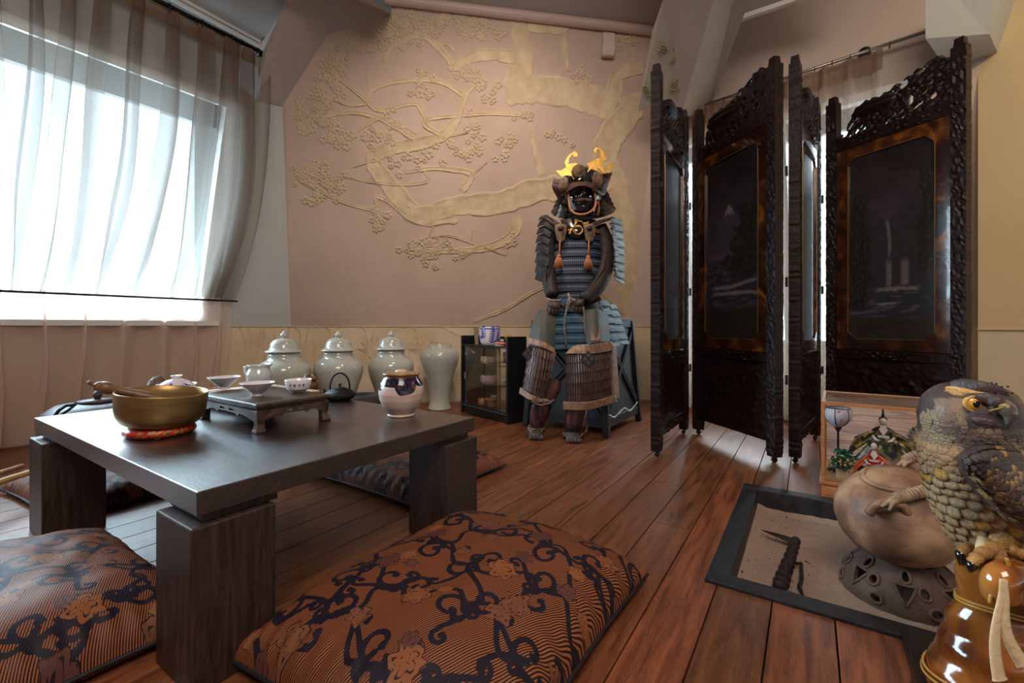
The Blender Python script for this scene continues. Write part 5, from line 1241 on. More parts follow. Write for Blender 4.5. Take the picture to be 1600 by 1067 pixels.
    for xx, zz, sx, sz in ((x0+fw, za+fw, 1, 1), (x1-fw, za+fw, -1, 1), (x0+fw, zc-fw, 1, -1), (x1-fw, zc-fw, -1, -1)):
        pts = [Q(xx, .0161, zz), Q(xx+sx*c_, .0161, zz), Q(xx+sx*c_*.6, .0161, zz+sz*c_*.35), Q(xx+sx*c_*.35, .0161, zz+sz*c_*.6), Q(xx, .0161, zz+sz*c_)]
        g.poly(pts if sx*sz > 0 else pts[::-1], -ey*.006)
    obj('lacquer_frame', g, tort_m, pn, bevel=.0015)
    g = MB(); nu, nv = (120, 250) if kind < 2 else (30, 160); f = painting(kind)
    for j in range(nv+1):
        for i in range(nu+1): g.v.append(tuple(Q(x0+fw-.004+(x1-x0-2*fw+.008)*i/nu, .0095, za+fw-.004+(zc-za-2*fw+.008)*j/nv))); g.c.append(f(i/nu, j/nv))
    g.f += [(j*(nu+1)+i, j*(nu+1)+i+1, (j+1)*(nu+1)+i+1, (j+1)*(nu+1)+i) for j in range(nv) for i in range(nu)]
    obj('painting', g, paint_m, pn, smooth=True)
    g = MB(); e_ = fw-.004
    for a, b in (((x0+e_, za+e_+c_), (x0+e_, zc-e_-c_)), ((x1-e_, za+e_+c_), (x1-e_, zc-e_-c_)), ((x0+e_+c_, za+e_), (x1-e_-c_, za+e_)), ((x0+e_+c_, zc-e_), (x1-e_-c_, zc-e_))):
        g.bar(Q(a[0], .017, a[1]), Q(b[0], .017, b[1]), .0025, .0025, up=ey)
    obj('gilt_bead', g, P('dull_gilt', (.20, .12, .06), .3, .3), pn)
    # openwork crest, rising to the viewer's right with a rounded wave on the left
    nu, nv = 150, 74; CHh = .27
    X = lambda i: x0+(x1-x0)*i/nu; Zc = lambda j: 1.60+CHh*j/nv
    def top(a):
        base = .45+.50*max(0, (a-.25)/.75)**.8 if a > .25 else .12+1.0*a*1.3
        base = max(base, .63*math.sqrt(max(0, 1-((a-.34)/.27)**2)))
        if a > .80: base = min(base, 1.0-(a-.80)*1.15)
        return base+.035*math.sin(a*70)*max(0, noise.noise(Vector((a*9, kind, 0)))+.5)+.02*noise.noise(Vector((a*40, kind, 5)))
    hs = []
    for hx, hz, r1, r2, an in ((.07, .12, .030, .018, .6), (.13, .24, .034, .015, .9), (.12, .06, .018, .010, .2), (.19, .10, .020, .012, .7), (.24, .17, .020, .010, .5), (.26, .10, .022, .009, .4), (.28, .05, .02, .008, .4), (.33, .09, .018, .008, .5), (.10, .37, .02, .011, .9), (.19, .33, .016, .012, 0), (.47, .06, .025, .009, .6), (.53, .13, .032, .010, .7), (.56, .05, .020, .008, .5), (.60, .16, .030, .010, .8), (.62, .06, .024, .009, .6), (.68, .30, .022, .032, 0), (.74, .16, .042, .010, .45), (.80, .34, .026, .010, .6), (.86, .22, .024, .018, .7), (.84, .46, .02, .01, .5), (.52, .56, .018, .012, .5), (.62, .62, .032, .022, .5), (.76, .72, .036, .014, .1), (.70, .48, .014, .009, .4), (.92, .38, .016, .01, .4)):
        hs.append((x0+(x1-x0)*hx, 1.60+CHh*hz+.010, r1*.62, r2*.72, an))
    def solid(i, j):
        a = (i+.5)/nu; x = X(i+.5); z = Zc(j+.5)
        if (j+.5)/nv > top(a): return False
        for hx, hz, r1, r2, an in hs:
            dx, dz = x-hx, z-hz; u_ = dx*math.cos(an)+dz*math.sin(an); v_ = -dx*math.sin(an)+dz*math.cos(an)
            wob = 1+.35*noise.noise(Vector((x*60, z*60, kind)))
            if (u_/r1)**2+(v_/r2)**2 < wob: return False
        return True
    sol = [[solid(i, j) for j in range(nv)] for i in range(nu)]
    def relf(x, z):
        a = (x-x0)/(x1-x0); v = .008*abs(noise.noise(Vector((x*28, z*28, kind))))+.004*noise.noise(Vector((x*70, z*70, 2)))+.003*math.sin((z*1.0-x*.8)*190+3*noise.noise(Vector((x*8, z*8, 1))))
        bx, bz = (a-.34)/.24, ((z-1.60)/CHh-.52)/.16
        q = 1-bx*bx-bz*bz
        if q > 0: v = .022*math.sqrt(q)+.003*math.sin(z*220)
        return .012+v
    vid = {}; vs = []; fs = []
    def gv(i, j, k):
        key = (i, j, k)
        if key not in vid:
            vid[key] = len(vs); x, z = X(i), Zc(j); vs.append(Q(x, relf(x, z) if k == 0 else -.014, z))
        return vid[key]
    for i in range(nu):
        for j in range(nv):
            if not sol[i][j]: continue
            fs.append((gv(i, j, 0), gv(i+1, j, 0), gv(i+1, j+1, 0), gv(i, j+1, 0))); fs.append((gv(i, j+1, 1), gv(i+1, j+1, 1), gv(i+1, j, 1), gv(i, j, 1)))
            for di, dj, p, q in ((1, 0, (1, 0), (1, 1)), (-1, 0, (0, 1), (0, 0)), (0, 1, (1, 1), (0, 1)), (0, -1, (0, 0), (1, 0))):
                ii, jj = i+di, j+dj
                if 0 <= ii < nu and 0 <= jj < nv and sol[ii][jj]: continue
                fs.append((gv(i+q[0], j+q[1], 0), gv(i+p[0], j+p[1], 0), gv(i+p[0], j+p[1], 1), gv(i+q[0], j+q[1], 1)))
    g = MB(); g.add(vs, fs); co = obj('openwork_crest', g, ebony, pn, smooth=True)
    md = co.modifiers.new('smooth', 'SMOOTH'); md.factor = .5; md.iterations = 3
    for xc in (PWd/2, W-PWd/2):              # casters
        g = MB(); p = Q(xc, 0, 0); g.tube([p+ez*.012-ex*.008, p+ez*.012+ex*.008], .011, 14); g.tube([p+ez*.018+ey*.004, p+ez*(zb+.006)], .006, 8); obj('caster', g, iron_m, pn, smooth=True)
    return Q, W
sc_root_p = C(1150, 510, 2.3); sc_root_p.z = 0
screen = thing('folding_screen', 'tall four-panel black carved folding screen with painted landscapes', 'screen', sc_root_p)
def G0(u, d): p = C(u, 510, d); p.z = 0; return p
pA, pB = G0(1024, 2.117), G0(1070, 2.61); pB2, pC = G0(1087, 2.61), G0(1217, 2.02); pC2, pD = G0(1241, 2.02), G0(1275, 2.47); pD2, pE = G0(1295, 2.47), G0(1513, 1.93)
screen_panel(screen, pA, pB, 1.83, 1.83, 2, .028)
screen_panel(screen, pB2, pC, 1.83, 1.81, 0, .028)
screen_panel(screen, pC2, pD, 1.81, 1.83, 3, .028)
screen_panel(screen, pD2, pE, 1.83, 1.84, 1, .028)
for p, q in ((pB, pB2), (pC, pC2), (pD, pD2)):
    for z in (.38, .82, 1.32):
        g = MB(); m_ = (p+q)/2; g.tube([m_+Vector((0, 0, z-.022)), m_+Vector((0, 0, z+.022))], .006, 8); obj('hinge', g, iron_m, screen)
# ================================================================ doll display case
q0 = Fz(1283, 776, 0.0); q0.z = 0
DCW, DCD, DCH = .555, .34, .348
rzc = math.radians(-2.5); dx_, dy_ = Vector((math.cos(rzc), math.sin(rzc), 0)), Vector((-math.sin(rzc), math.cos(rzc), 0))
case = thing('doll_case', 'orange wooden glass case displaying festival dolls behind the hearth', 'display case', q0+dx_*DCW/2+dy_*DCD/2)
def D(a, b, z): p = q0+dx_*a+dy_*b; return Vector((p.x, p.y, z))
cw = wood('orange_case_wood', (.30, .105, .035), (.50, .20, .075), (3, 12, 12), .35, bstr=.15)
cwl = wood('light_case_wood', (.42, .22, .11), (.55, .31, .17), (3, 12, 12), .4, bstr=.15)
def dbox(name, a0, a1, b0, b1, z0, z1, m=cw, par=case, **k):
    g = MB(); g.box(D((a0+a1)/2, (b0+b1)/2, (z0+z1)/2), (a1-a0, b1-b0, z1-z0), rz=rzc); return obj(name, g, m, par, **k)
dbox('base', 0, DCW, 0, DCD, 0, .048, bevel=.003); dbox('base_moulding', -.006, DCW+.006, -.006, DCD, .048, .060, bevel=.002); dbox('plinth_line', .012, DCW-.012, -.003, .01, .010, .040, bevel=.002)
t_ = .011
for a, b in ((0, 0), (DCW-t_, 0), (0, DCD-t_), (DCW-t_, DCD-t_)): dbox('corner_post', a, a+t_, b, b+t_, .060, DCH-.008, bevel=.001)
dbox('top_rail', 0, DCW, 0, t_, DCH-.011, DCH, bevel=.001); dbox('top_rail', 0, DCW, DCD-t_, DCD, DCH-.011, DCH, m=cwl, bevel=.001); dbox('top_rail', 0, t_, t_, DCD-t_, DCH-.011, DCH, bevel=.001); dbox('top_rail', DCW-t_, DCW, t_, DCD-t_, DCH-.011, DCH, m=cwl, bevel=.001)
# backdrop: silk clouds
m, t, b = nt('silk_backdrop'); vec = coords(t, (.35, 1, 3.0)); f = tex(t, 'noise', 7, vec, 5, Distortion=2.2)
lk(t, ramp(t, f, [(.36, (.70, .46, .33)), (.50, (.82, .58, .44)), (.58, (.50, .28, .25)), (.66, (.78, .53, .40))]), b.inputs['Base Color']); b.inputs['Roughness'].default_value = .5
dbox('backdrop', t_, DCW-t_, DCD-.016, DCD-.010, .060, DCH-.011, m=m)
dbox('stage_floor', t_, DCW-t_, t_, DCD-.016, .060, .064, m=wood('stage_wood', (.40, .20, .09), (.55, .30, .15), (3, 10, 3), .35))
cg = glassy('case_glass', (.97, .97, .97), .95)
dbox('front_glass', t_, DCW-t_, .004, .006, .060, DCH-.011, m=cg); dbox('top_glass', t_, DCW-t_, t_, DCD-t_, DCH-.004, DCH-.002, m=cg); dbox('side_glass', .004, .006, t_, DCD-t_, .060, DCH-.011, m=cg)
SF = .0645
lacq = P('gloss_black_lacquer', (.008, .007, .009), .15, coat=.5)
face_m = P('doll_face_white', (.80, .72, .68), .4); hair_m = P('doll_hair_black', (.008, .007, .008), .35)
# lantern
lp = D(.050, .15, SF); ln_ = thing('paper_lantern', 'tiny black-framed round paper lantern on a stand inside the case', 'lantern', lp)
g = MB(); g.lathe([(0, 0), (.034, 0), (.036, .004), (.030, .009), (.012, .013), (.004, .018), (.0035, .15), (.006, .155), (.012, .165), (.014, .172), (0, .172)], lp, 28); obj('stand', g, lacq, ln_, smooth=True)
lprof = [(.013, .172), (.028, .182), (.040, .198), (.045, .216), (.042, .234), (.038, .243)]
m, t, b = nt('lantern_paper'); vec = coords(t); f = tex(t, 'vor', 55, vec); lk(t, mix_n(t, math_n(t, 'LESS_THAN', f, .22), (.62, .58, .66), (.55, .16, .18)), b.inputs['Base Color']); b.inputs['Roughness'].default_value = .6
g = MB(); g.lathe(lprof, lp, 36); obj('shade', g, m, ln_, smooth=True)
g = MB()
for k in range(6):
    a = k*PI/3+.25; g.tube([lp+Vector((math.cos(a)*(r+.0012), math.sin(a)*(r+.0012), z)) for r, z in lprof], .0012, 5)
g.tube([lp+Vector((math.cos(k*PI/12)*.0385, math.sin(k*PI/12)*.0385, .243)) for k in range(24)], .0014, 5, closed=True)
obj('ribs', g, lacq, ln_)
# dwarf orange tree
op = D(.062, .055, SF); tr_ = thing('miniature_tree', 'tiny green tree with yellow fruit in a wicker pot at the case corner', 'tree', op)
g = MB(); g.box(op+Vector((0, 0, .016)), (.036, .026, .032), rz=rzc)
for k in range(5): g.box(op+Vector((0, 0, .005+.006*k)), (.038, .028, .0018), rz=rzc)
obj('wicker_pot', g, wood('wicker', (.45, .30, .16), (.62, .46, .28), (20, 20, 20), .6), tr_)
g = MB(); g.tube([op+Vector((0, 0, .03)), op+Vector((.002, 0, .05)), op+Vector((0, 0, .08))], .003, 8); obj('trunk', g, P('tree_bark', (.06, .03, .02), .7), tr_)
g = MB(); rg = random.Random(4)
for k in range(230):
    a = rg.uniform(0, 2*PI); z = rg.uniform(.034, .104); r = .044*(1-((z-.055)/.052)**2*.55)*rg.uniform(.3, 1)
    p = op+Vector((math.cos(a)*r, math.sin(a)*r*.8, z)); n_ = Vector((rg.gauss(0, 1), rg.gauss(0, 1), rg.gauss(.6, .6))).normalized(); t1 = n_.orthogonal().normalized(); t2 = n_.cross(t1); L_, w_ = rg.uniform(.010, .015), .005
    g.add([p-t1*L_*.5, p+t2*w_+n_*.001, p+t1*L_*.5, p-t2*w_+n_*.001, p+n_*.002], [(0, 1, 4), (1, 2, 4), (2, 3, 4), (3, 0, 4)])
obj('leaves', g, P('doll_leaf_green', (.010, .14, .085), .5, var=.4, vscale=60), tr_)
for k, (x, y, z) in enumerate(((-.008, -.028, .066), (.016, -.024, .074), (.008, -.028, .056), (-.02, -.020, .078), (.024, -.02, .060), (.002, -.022, .086))):
    g = MB(); g.ball(op+dx_*x+dy_*y+Vector((0, 0, z)), .0042, 10, 6); obj('fruit', g, P('fruit_yellow', (.75, .50, .05), .4), tr_, smooth=True)
brocade_small = None
def pat(name, c1, c2, c3, sc_=60):
    m, t, b = nt(name); vec = coords(t); f = tex(t, 'noise', sc_, vec, 3); v = tex(t, 'vor', sc_*.6, vec)
    c = ramp(t, f, [(.44, c1), (.5, c2), (.6, c3)]); lk(t, mix_n(t, math_n(t, 'LESS_THAN', v, .22), c, tuple(min(1, x*1.6+.05) for x in c3)), b.inputs['Base Color']); b.inputs['Roughness'].default_value = .35; return m
def doll(name, lab, base, s, robe, under, hat=False, standing=False, widths=1.0, sleeve_drop=.35):
    """robed doll facing -dy_; s = figure height in metres"""
    d = thing(name, lab, 'doll', base)
    def L(x, y, z): return base+dx_*x*s-dy_*y*s+Vector((0, 0, z*s))
    g = MB(); rows = []                          # skirt/body
    prof = [(.30, .20, 0), (.29, .19, .06), (.22, .15, .22), (.14, .11, .42), (.115, .085, .55), (.12, .075, .66), (.085, .06, .72), (.04, .035, .755)] if not standing else [(.22, .15, 0), (.21, .14, .05), (.16, .11, .25), (.10, .075, .50), (.085, .065, .58), (.10, .065, .68), (.075, .05, .75), (.035, .03, .785)]
    n = 32
    for i, (rx, ry, z) in enumerate(prof):
        for k in range(n):
            a = 2*PI*k/n; f = 1+.05*math.sin(a*9)*(1 if i < 4 else 0); g.v.append(tuple(L(math.cos(a)*rx*f*widths, math.sin(a)*ry*f, z))); g.c.append((1, 1, 1))
    g.f += [(i*n+k, i*n+(k+1) % n, (i+1)*n+(k+1) % n, (i+1)*n+k) for i in range(len(prof)-1) for k in range(n)]+[tuple(range(n))[::-1]]
    obj('robe', g, under, d, smooth=True)
    hz = .86 if not standing else .885
    for sx in (-1, 1):                            # wide sleeves
        g = MB(); pts = [(.10, .02, .68), (.22, .06, .56), (.20, .17, .48)]
        def S(a, b, sx=sx):
            p0 = Vector((.07, .01, .70)); p1 = Vector((.30*widths, .10, .50)); q = p0.lerp(p1, a); drop = sleeve_drop*(.35+.65*a)*b
            return L(sx*(q.x+.10*b*a*widths), q.y+.05*math.sin(b*PI)*a+.02*math.sin(b*9), q.z-drop+.02*math.sin(a*PI))
        g.grid(S, 12, 12, th=.022*s); obj('sleeve', g, robe, d, smooth=True)
        g = MB(); g.tube([L(sx*.17, .10, .56), L(sx*.12, .17, .50), L(sx*.075, .20, .495)], [.024*s, .022*s, .016*s], 8); obj('hand', g, face_m, d, smooth=True)
    g = MB(); g.poly([L(-.07, .085, .70), L(.0, .095, .58), L(.07, .085, .70), L(.035, .05, .78), L(-.035, .05, .78)], -dy_*.004); g.bar(L(-.09, .088, .56), L(.09, .088, .56), .012*s, .05*s); obj('collar', g, P(name+'_collar', (.75, .65, .6), .5) if 'collar' not in bpy.data.materials else None, d)
    g = MB(); g.ball(L(0, .01, hz), (.066*s, .068*s, .085*s), 20, 14); g.tube([L(0, 0, .74), L(0, 0, hz)], .03*s, 8); fc = obj('face', g, face_m, d, smooth=True)
    g = MB()
    for sx in (-1, 1): g.box(L(sx*.026, .076, hz+.006), (.022*s, .004*s, .006*s), rz=rzc)
    obj('eyes', g, hair_m, fc); g = MB(); g.box(L(0, .074, hz-.040), (.016*s, .006*s, .008*s), rz=rzc); obj('mouth', g, P('doll_lip_red', (.5, .03, .03), .4), fc)
    g = MB(); 
    if hat:
        g.ball(L(0, -.012, hz+.028), (.072*s, .072*s, .074*s), 20, 12); g.tube([L(0, -.01, hz+.07), L(0, -.01, hz+.13), L(0, -.02, hz+.18), L(0, -.03, hz+.33)], [.045*s, .042*s, .030*s, .022*s], 12, flat=.6)
    else:
        g.ball(L(0, -.022, hz+.020), (.100*s, .060*s, .088*s), 20, 12); g.tube([L(0, -.06, hz), L(0, -.10, .55), L(0, -.13, .30)], [.04*s, .035*s, .02*s], 8)
    obj('headdress' if hat else 'hair', g, hair_m, d, smooth=True)
    return d, L
gk = pat('green_gold_kimono', (.012, .018, .012), (.10, .085, .02), (.30, .20, .06)); rk = P('red_silk', (.62, .015, .012), .35, var=.3, vscale=30); ok = P('orange_silk', (.72, .12, .03), .35, var=.25, vscale=25, col2=(.70, .055, .02))
dkk = pat('dark_green_kimono', (.008, .012, .010), (.02, .04, .02), (.16, .12, .05), 40); wk = P('white_silk', (.75, .68, .62), .4)
# dais behind the lady
dz = SF; 
da = thing('doll_dais', 'black lacquered dais with tatami edge under the seated emperor doll', 'dais', D(.195, .235, dz))
g = MB(); g.box(D(.195, .235, dz+.017), (.17, .12, .022), rz=rzc)
for a in (-.075, .075):
    for b_ in (-.05, .05): g.box(D(.195+a, .235+b_, dz+.004), (.018, .018, .008), rz=rzc)
obj('platform', g, lacq, da, bevel=.002)
g = MB(); g.box(D(.195, .235, dz+.033), (.165, .115, .010), rz=rzc); obj('mat', g, pat('dais_mat', (.35, .22, .12), (.5, .3, .2), (.6, .42, .3), 90), da)
doll('emperor_doll', 'seated doll in dark green and gold robe with tall black hat', D(.188, .225, dz+.036), .185, gk, dkk, hat=True, widths=1.55, sleeve_drop=.46)
doll('court_lady_doll', 'standing doll in red skirt and orange sleeves beside the tiny tree', D(.152, .050, SF), .150, ok, rk, standing=True, sleeve_drop=.32)
da = thing('doll_dais', 'black lacquered dais with tatami edge under the red empress doll', 'dais', D(.405, .235, dz))
g = MB(); g.box(D(.405, .235, dz+.017), (.17, .12, .022), rz=rzc); obj('platform', g, lacq, da, bevel=.002)
g = MB(); g.box(D(.405, .235, dz+.033), (.165, .115, .010), rz=rzc); obj('mat', g, bpy.data.materials['dais_mat'], da)
doll('empress_doll', 'seated doll in crimson layered robes partly hidden by the falcon', D(.385, .21, dz+.038), .125, pat('crimson_kimono', (.35, .01, .02), (.5, .03, .02), (.6, .2, .06)), rk, widths=1.3, sleeve_drop=.5)
doll('court_lady_doll', 'doll in red skirt seen between the cane handles of the pot', D(.292, .045, SF), .120, ok, rk, standing=True)
doll('court_lady_doll', 'doll in orange sleeves farthest right in the case behind the falcon', D(.42, .045, SF), .150, ok, rk, standing=True)
# silver blossom fan
fp = D(.315, .285, SF+.02); fn = thing('silver_wreath', 'silver wreath-shaped flower ornament hanging beside the seated dolls', 'ornament', fp)
g = MB(); rg = random.Random(9)
for k in range(90):
    a = rg.uniform(0, 2*PI); r = .042+rg.gauss(0, .006); p = fp+dx_*math.cos(a)*r+Vector((0, 0, .125+math.sin(a)*r))-dy_*rg.uniform(0, .012)
    g.ball(p, rg.uniform(.0035, .006), 6, 4)
g.tube([fp+dx_*math.cos(k*PI/12)*.042+Vector((0, 0, .125+math.sin(k*PI/12)*.042)) for k in range(24)], .003, 6, closed=True); obj('flowers', g, P('silver_grey', (.34, .37, .36), .35, .3, var=.4, vscale=120), fn, smooth=True)
g = MB(); g.tube([fp, fp+Vector((0, 0, .085))], .0025, 6); g.lathe([(0, 0), (.018, 0), (.016, .004), (0, .006)], fp, 16); obj('stem', g, lacq, fn)
# small framed print with a black border leaning at the far right, behind the case
pn_ = C(1592, 652, 2.02); g = MB()
# ================================================================ armour chest
ch_m = P('dark_lacquer_chest', (.022, .025, .024), .6, var=.4, vscale=12, bmp=.2)
chd = P('chest_edge_wood', (.014, .012, .012), .6, var=.3)
cN = C(948, 510, 2.494); cRb = C(998, 510, 2.95); cL = C(822, 510, 2.79)
for p in (cN, cRb, cL): p.z = 0
cBk = cL+(cRb-cN); cen = (cN+cBk)/2; CHT = .655
chest = thing('armor_chest', 'dark tapered wooden chest with crossed braces beneath the seated armor', 'chest', cen)
def tapr(p, z): k = 1-.155*z/CHT; q = cen+(p-cen)*k; return Vector((q.x, q.y, z))
quad = [cN, cRb, cBk, cL]
g = MB(); g.hexa([tapr(cen+(p-cen)*.985, .055) for p in quad], [tapr(cen+(p-cen)*.985, CHT) for p in quad]); obj('body', g, ch_m, chest, bevel=.004)
g = MB(); g.hexa([tapr(cen+(p-cen)*1.03, CHT) for p in quad], [tapr(cen+(p-cen)*1.03, CHT+.022) for p in quad]); obj('lid', g, chd, chest, bevel=.004)
for p in quad:
    g = MB(); g.bar(tapr(p, 0), tapr(p, CHT), .036, .036, up=(cN-cRb)); obj('corner_post', g, chd, chest, bevel=.003)
for i in range(4):
    a, b = quad[i], quad[(i+1) % 4]
    g = MB(); g.bar(tapr(a, .075), tapr(b, .075), .02, .05); obj('bottom_rail', g, chd, chest, bevel=.002)
    g = MB(); g.bar(tapr(a, CHT-.02), tapr(b, CHT-.02), .02, .04); obj('top_rail', g, chd, chest, bevel=.002)
    m_ = (tapr(a, .3)+tapr(b, .3))/2-cen; o_ = Vector((m_.x, m_.y, 0)).normalized()*.006
    for s_ in (0, 1):
        p, q = (a, b) if s_ else (b, a)
        for w_ in (-.014, .014):
            g = MB(); g.bar(tapr(p, .11)+o_+Vector((0, 0, w_)), tapr(q, CHT-.06)+o_+Vector((0, 0, w_)), .012, .010, up=o_); obj('cross_brace', g, chd, chest)
steel = P('silver_chain', (.45, .45, .43), .3, .9)
g = MB(); o_ = ((tapr(cN, .3)+tapr(cRb, .3))/2-cen); o_.z = 0; o_ = o_.normalized()*.016
cpts = [C(951, 649, 2.48), C(958, 652, 2.50), C(966, 645, 2.56), C(974, 638, 2.63), C(982, 642, 2.70), C(988, 637, 2.78), C(994, 629, 2.86)]
L_ = smooth_line([p+o_*.3 for p in cpts], 5)
for i, p in enumerate(L_): g.ball(p, (.007, .007, .0055) if i % 2 else (.005, .005, .008), 8, 5)
obj('side_chain', g, steel, chest, smooth=True)
# ================================================================ suit of armour
AD = 2.50
def Ar(u, v, dd=0.0): return C(u, v, AD+dd)
SC = AD/700
ar_base = C(893, 510, 2.62); ar_base.z = 0
armor = thing('samurai_armor', 'full suit of samurai armor with gold crested helmet seated on a dark chest', 'armor', ar_base)
def lace_mat(name, base, cord, row, rows_dir='v'):
    """woven lacing: fine braids across, thin pale line at each row (attributes s,t on the plates)"""
    m, t, b = nt(name); A_ = lambda n_: N(t, 'ShaderNodeAttribute', attribute_name=n_).outputs['Fac']
    s_, t_ = A_('s'), A_('t'); fr = math_n(t, 'FRACT', t_); wv = math_n(t, 'SINE', math_n(t, 'MULTIPLY', s_, 6.283))
    band = math_n(t, 'MULTIPLY', math_n(t, 'GREATER_THAN', fr, .40), math_n(t, 'LESS_THAN', fr, .56)); dots = math_n(t, 'MULTIPLY', band, math_n(t, 'GREATER_THAN', wv, -.2))
    top_ = math_n(t, 'LESS_THAN', fr, .12)
    c = mix_n(t, math_n(t, 'MULTIPLY_ADD', wv, .22, .5), tuple(x*.55 for x in base), base); c = mix_n(t, dots, c, cord); c = mix_n(t, top_, c, row)
    lk(t, c, b.inputs['Base Color']); b.inputs['Roughness'].default_value = .5
    bump(t, b, math_n(t, 'ADD', wv, math_n(t, 'MULTIPLY', dots, 1.2)), .4, .003); return m
navy = lace_mat('navy_lacing', (.030, .042, .075), (.17, .22, .34), (.012, .012, .02))
teal = lace_mat('teal_lacing', (.010, .070, .125), (.11, .22, .30), (.01, .02, .03))
skyl = lace_mat('sky_lacing', (.018, .095, .145), (.24, .36, .40), (.02, .05, .06))
blackl = lace_mat('black_lacing', (.008, .006, .006), (.045, .03, .028), (.003, .003, .003))
purl = lace_mat('purple_lacing', (.10, .03, .05), (.20, .09, .10), (.03, .01, .02))
def plates(name, F, rows, ns, mat_, par, step=.010, nu=24, th=.004, label=None):
    """F(s,t)->point, with outward normal Nf; overlapping rows each flaring outward at its lower edge"""
    g = MB(); S, T_ = [], []
    for r in range(rows):
        base = len(g.v); sub = 5
        ring = []
        for k in range(sub+1):
            tt = (r+k/sub)/rows
            for i in range(nu+1):
                s_ = i/nu; p, n_ = F(s_, min(1, tt)); q = p+n_*(step*(.15+.85*k/sub))
                g.v.append(tuple(q)); g.c.append((1, 1, 1)); S.append(s_*ns); T_.append(r+k/sub*.999)
        W = nu+1
        g.f += [(base+k*W+i, base+k*W+i+1, base+(k+1)*W+i+1, base+(k+1)*W+i) for k in range(sub) for i in range(nu)]
        b2_ = len(g.v)                      # underside and bottom lip
        for k in (0, sub):
            tt = (r+k/sub)/rows
            for i in range(nu+1):
                p, n_ = F(i/nu, min(1, tt)); q = p+n_*(step*(.15+.85*k/sub)-th); g.v.append(tuple(q)); g.c.append((1, 1, 1)); S.append(0); T_.append(.05)
        g.f += [(base+sub*W+i, base+sub*W+i+1, b2_+W+i+1, b2_+W+i) for i in range(nu)]+[(b2_+i+1, b2_+i, b2_+W+i, b2_+W+i+1) for i in range(nu)]
        for i in (0, nu):
            g.f += [(base+i, base+sub*W+i, b2_+W+i, b2_+i)]
    return obj(name, g, mat_, par, smooth=False, attrs={'s': S, 't': T_}, label=label)
def sheet(pts_grid):
    """pts_grid rows of (u,v,dd) -> F(s,t) bilinear in the grid plus normal towards the viewer"""
    R_ = [[Ar(*q) for q in row] for row in pts_grid]; nr, nc = len(R_), len(R_[0])
    def pt(s, t):
        x = min(max(s, 0), 1)*(nc-1); y = min(max(t, 0), 1)*(nr-1); i = min(int(x), nc-2); j = min(int(y), nr-2); a, b = x-i, y-j
        def cr(p0, p1, p2, p3, w): return .5*((2*p1)+(p2-p0)*w+(2*p0-5*p1+4*p2-p3)*w*w+(3*p1-3*p2+p3-p0)*w**3)
        def row(jj):
            Q = R_[min(max(jj, 0), nr-1)]; return cr(Q[max(i-1, 0)], Q[i], Q[i+1], Q[min(i+2, nc-1)], a)
        return cr(row(j-1), row(j), row(j+1), row(j+2), b)
    def F(s, t):
        p = pt(s, t); e = .01; a = pt(min(s+e, 1), t)-pt(max(s-e, 0), t); b = pt(s, min(t+e, 1))-pt(s, max(t-e, 0)); n_ = a.cross(b)
        n_ = n_.normalized() if n_.length > 1e-9 else -FW
        if n_.dot(-FW) < 0: n_ = -n_
        return p, n_
    return F
def hide(name, F, mat_, par, th=.012, nu=20, nv=20, smooth=True, off=0):
    g = MB(); g.grid(lambda a, b: F(a, b)[0]+F(a, b)[1]*off, nu, nv, th=-th if False else th); return obj(name, g, mat_, par, smooth=smooth)
def loft(rings, n=36):
    """rings of (u,v,dd, half_w px, half_d m)"""
    g = MB(); 
    for (u, v, dd, hw, hd) in rings:
        c = Ar(u, v, dd)
        for k in range(n): a = 2*PI*k/n; g.v.append(tuple(c+RT*math.cos(a)*hw*SC+FW*math.sin(a)*hd)); g.c.append((1, 1, 1))
    m_ = len(rings); g.f += [(i*n+k, i*n+(k+1) % n, (i+1)*n+(k+1) % n, (i+1)*n+k) for i in range(m_-1) for k in range(n)]+[tuple(range(n))[::-1], tuple(range((m_-1)*n, m_*n))]
    return g
gloss_black = P('black_lacquer_gloss', (.010, .010, .012), .12, coat=.8)
leather = P('smoked_leather', (.10, .052, .035), .5, var=.5, vscale=40, bmp=.4, bscale=120)
dark_cloth = P('dark_quilted_cloth', (.030, .017, .014), .7, var=.5, vscale=20, bmp=.5, bscale=160)
orange_cord = P('orange_silk_cord', (.55, .20, .08), .5, var=.35, vscale=120, bmp=.4, bscale=400)
gold = P('gilt_metal', (.62, .33, .07), .3, .75, var=.35, vscale=60)
# --- cuirass
def cuir(s, t):
    a = PI+ (s)*PI                           # front half
    v = 366+t*104; u = 901-3*t; hw = 37+7*math.sin(min(1, t*1.3)*PI/2)-5*max(0, t-.6)/.4; hd = .105+.015*math.sin(t*PI)
    c = Ar(u, v, .13); n_ = (RT*math.cos(a)+FW*math.sin(a)).normalized(); return c+RT*math.cos(a)*hw*SC+FW*math.sin(a)*hd, n_
cz = obj('cuirass_core', loft([(902, 352, .13, 24, .07), (902, 362, .13, 33, .095), (900, 400, .13, 40, .11), (898, 440, .13, 42, .115), (897, 474, .13, 40, .11)]), dark_cloth, armor, smooth=True)
plates('cuirass', cuir, 8, 46, navy, armor, step=.010, nu=48)
g = MB(); F = lambda s, t: (cuir(.2+.6*s, -.03+.06*t)[0]+cuir(.2+.6*s, 0)[1]*.014, cuir(.2+.6*s, 0)[1])
g.grid(lambda a, b: F(a, b)[0], 20, 4, th=.004); obj('leather_band', g, P('red_leather_band', (.22, .085, .055), .5, bmp=.3), armor)
g = MB(); g.tube([Ar(u, v, .0) for u, v in ((862, 468), (880, 474), (900, 476), (920, 473), (938, 466))], .012, 10); obj('waist_sash', g, dark_cloth, armor, smooth=True)
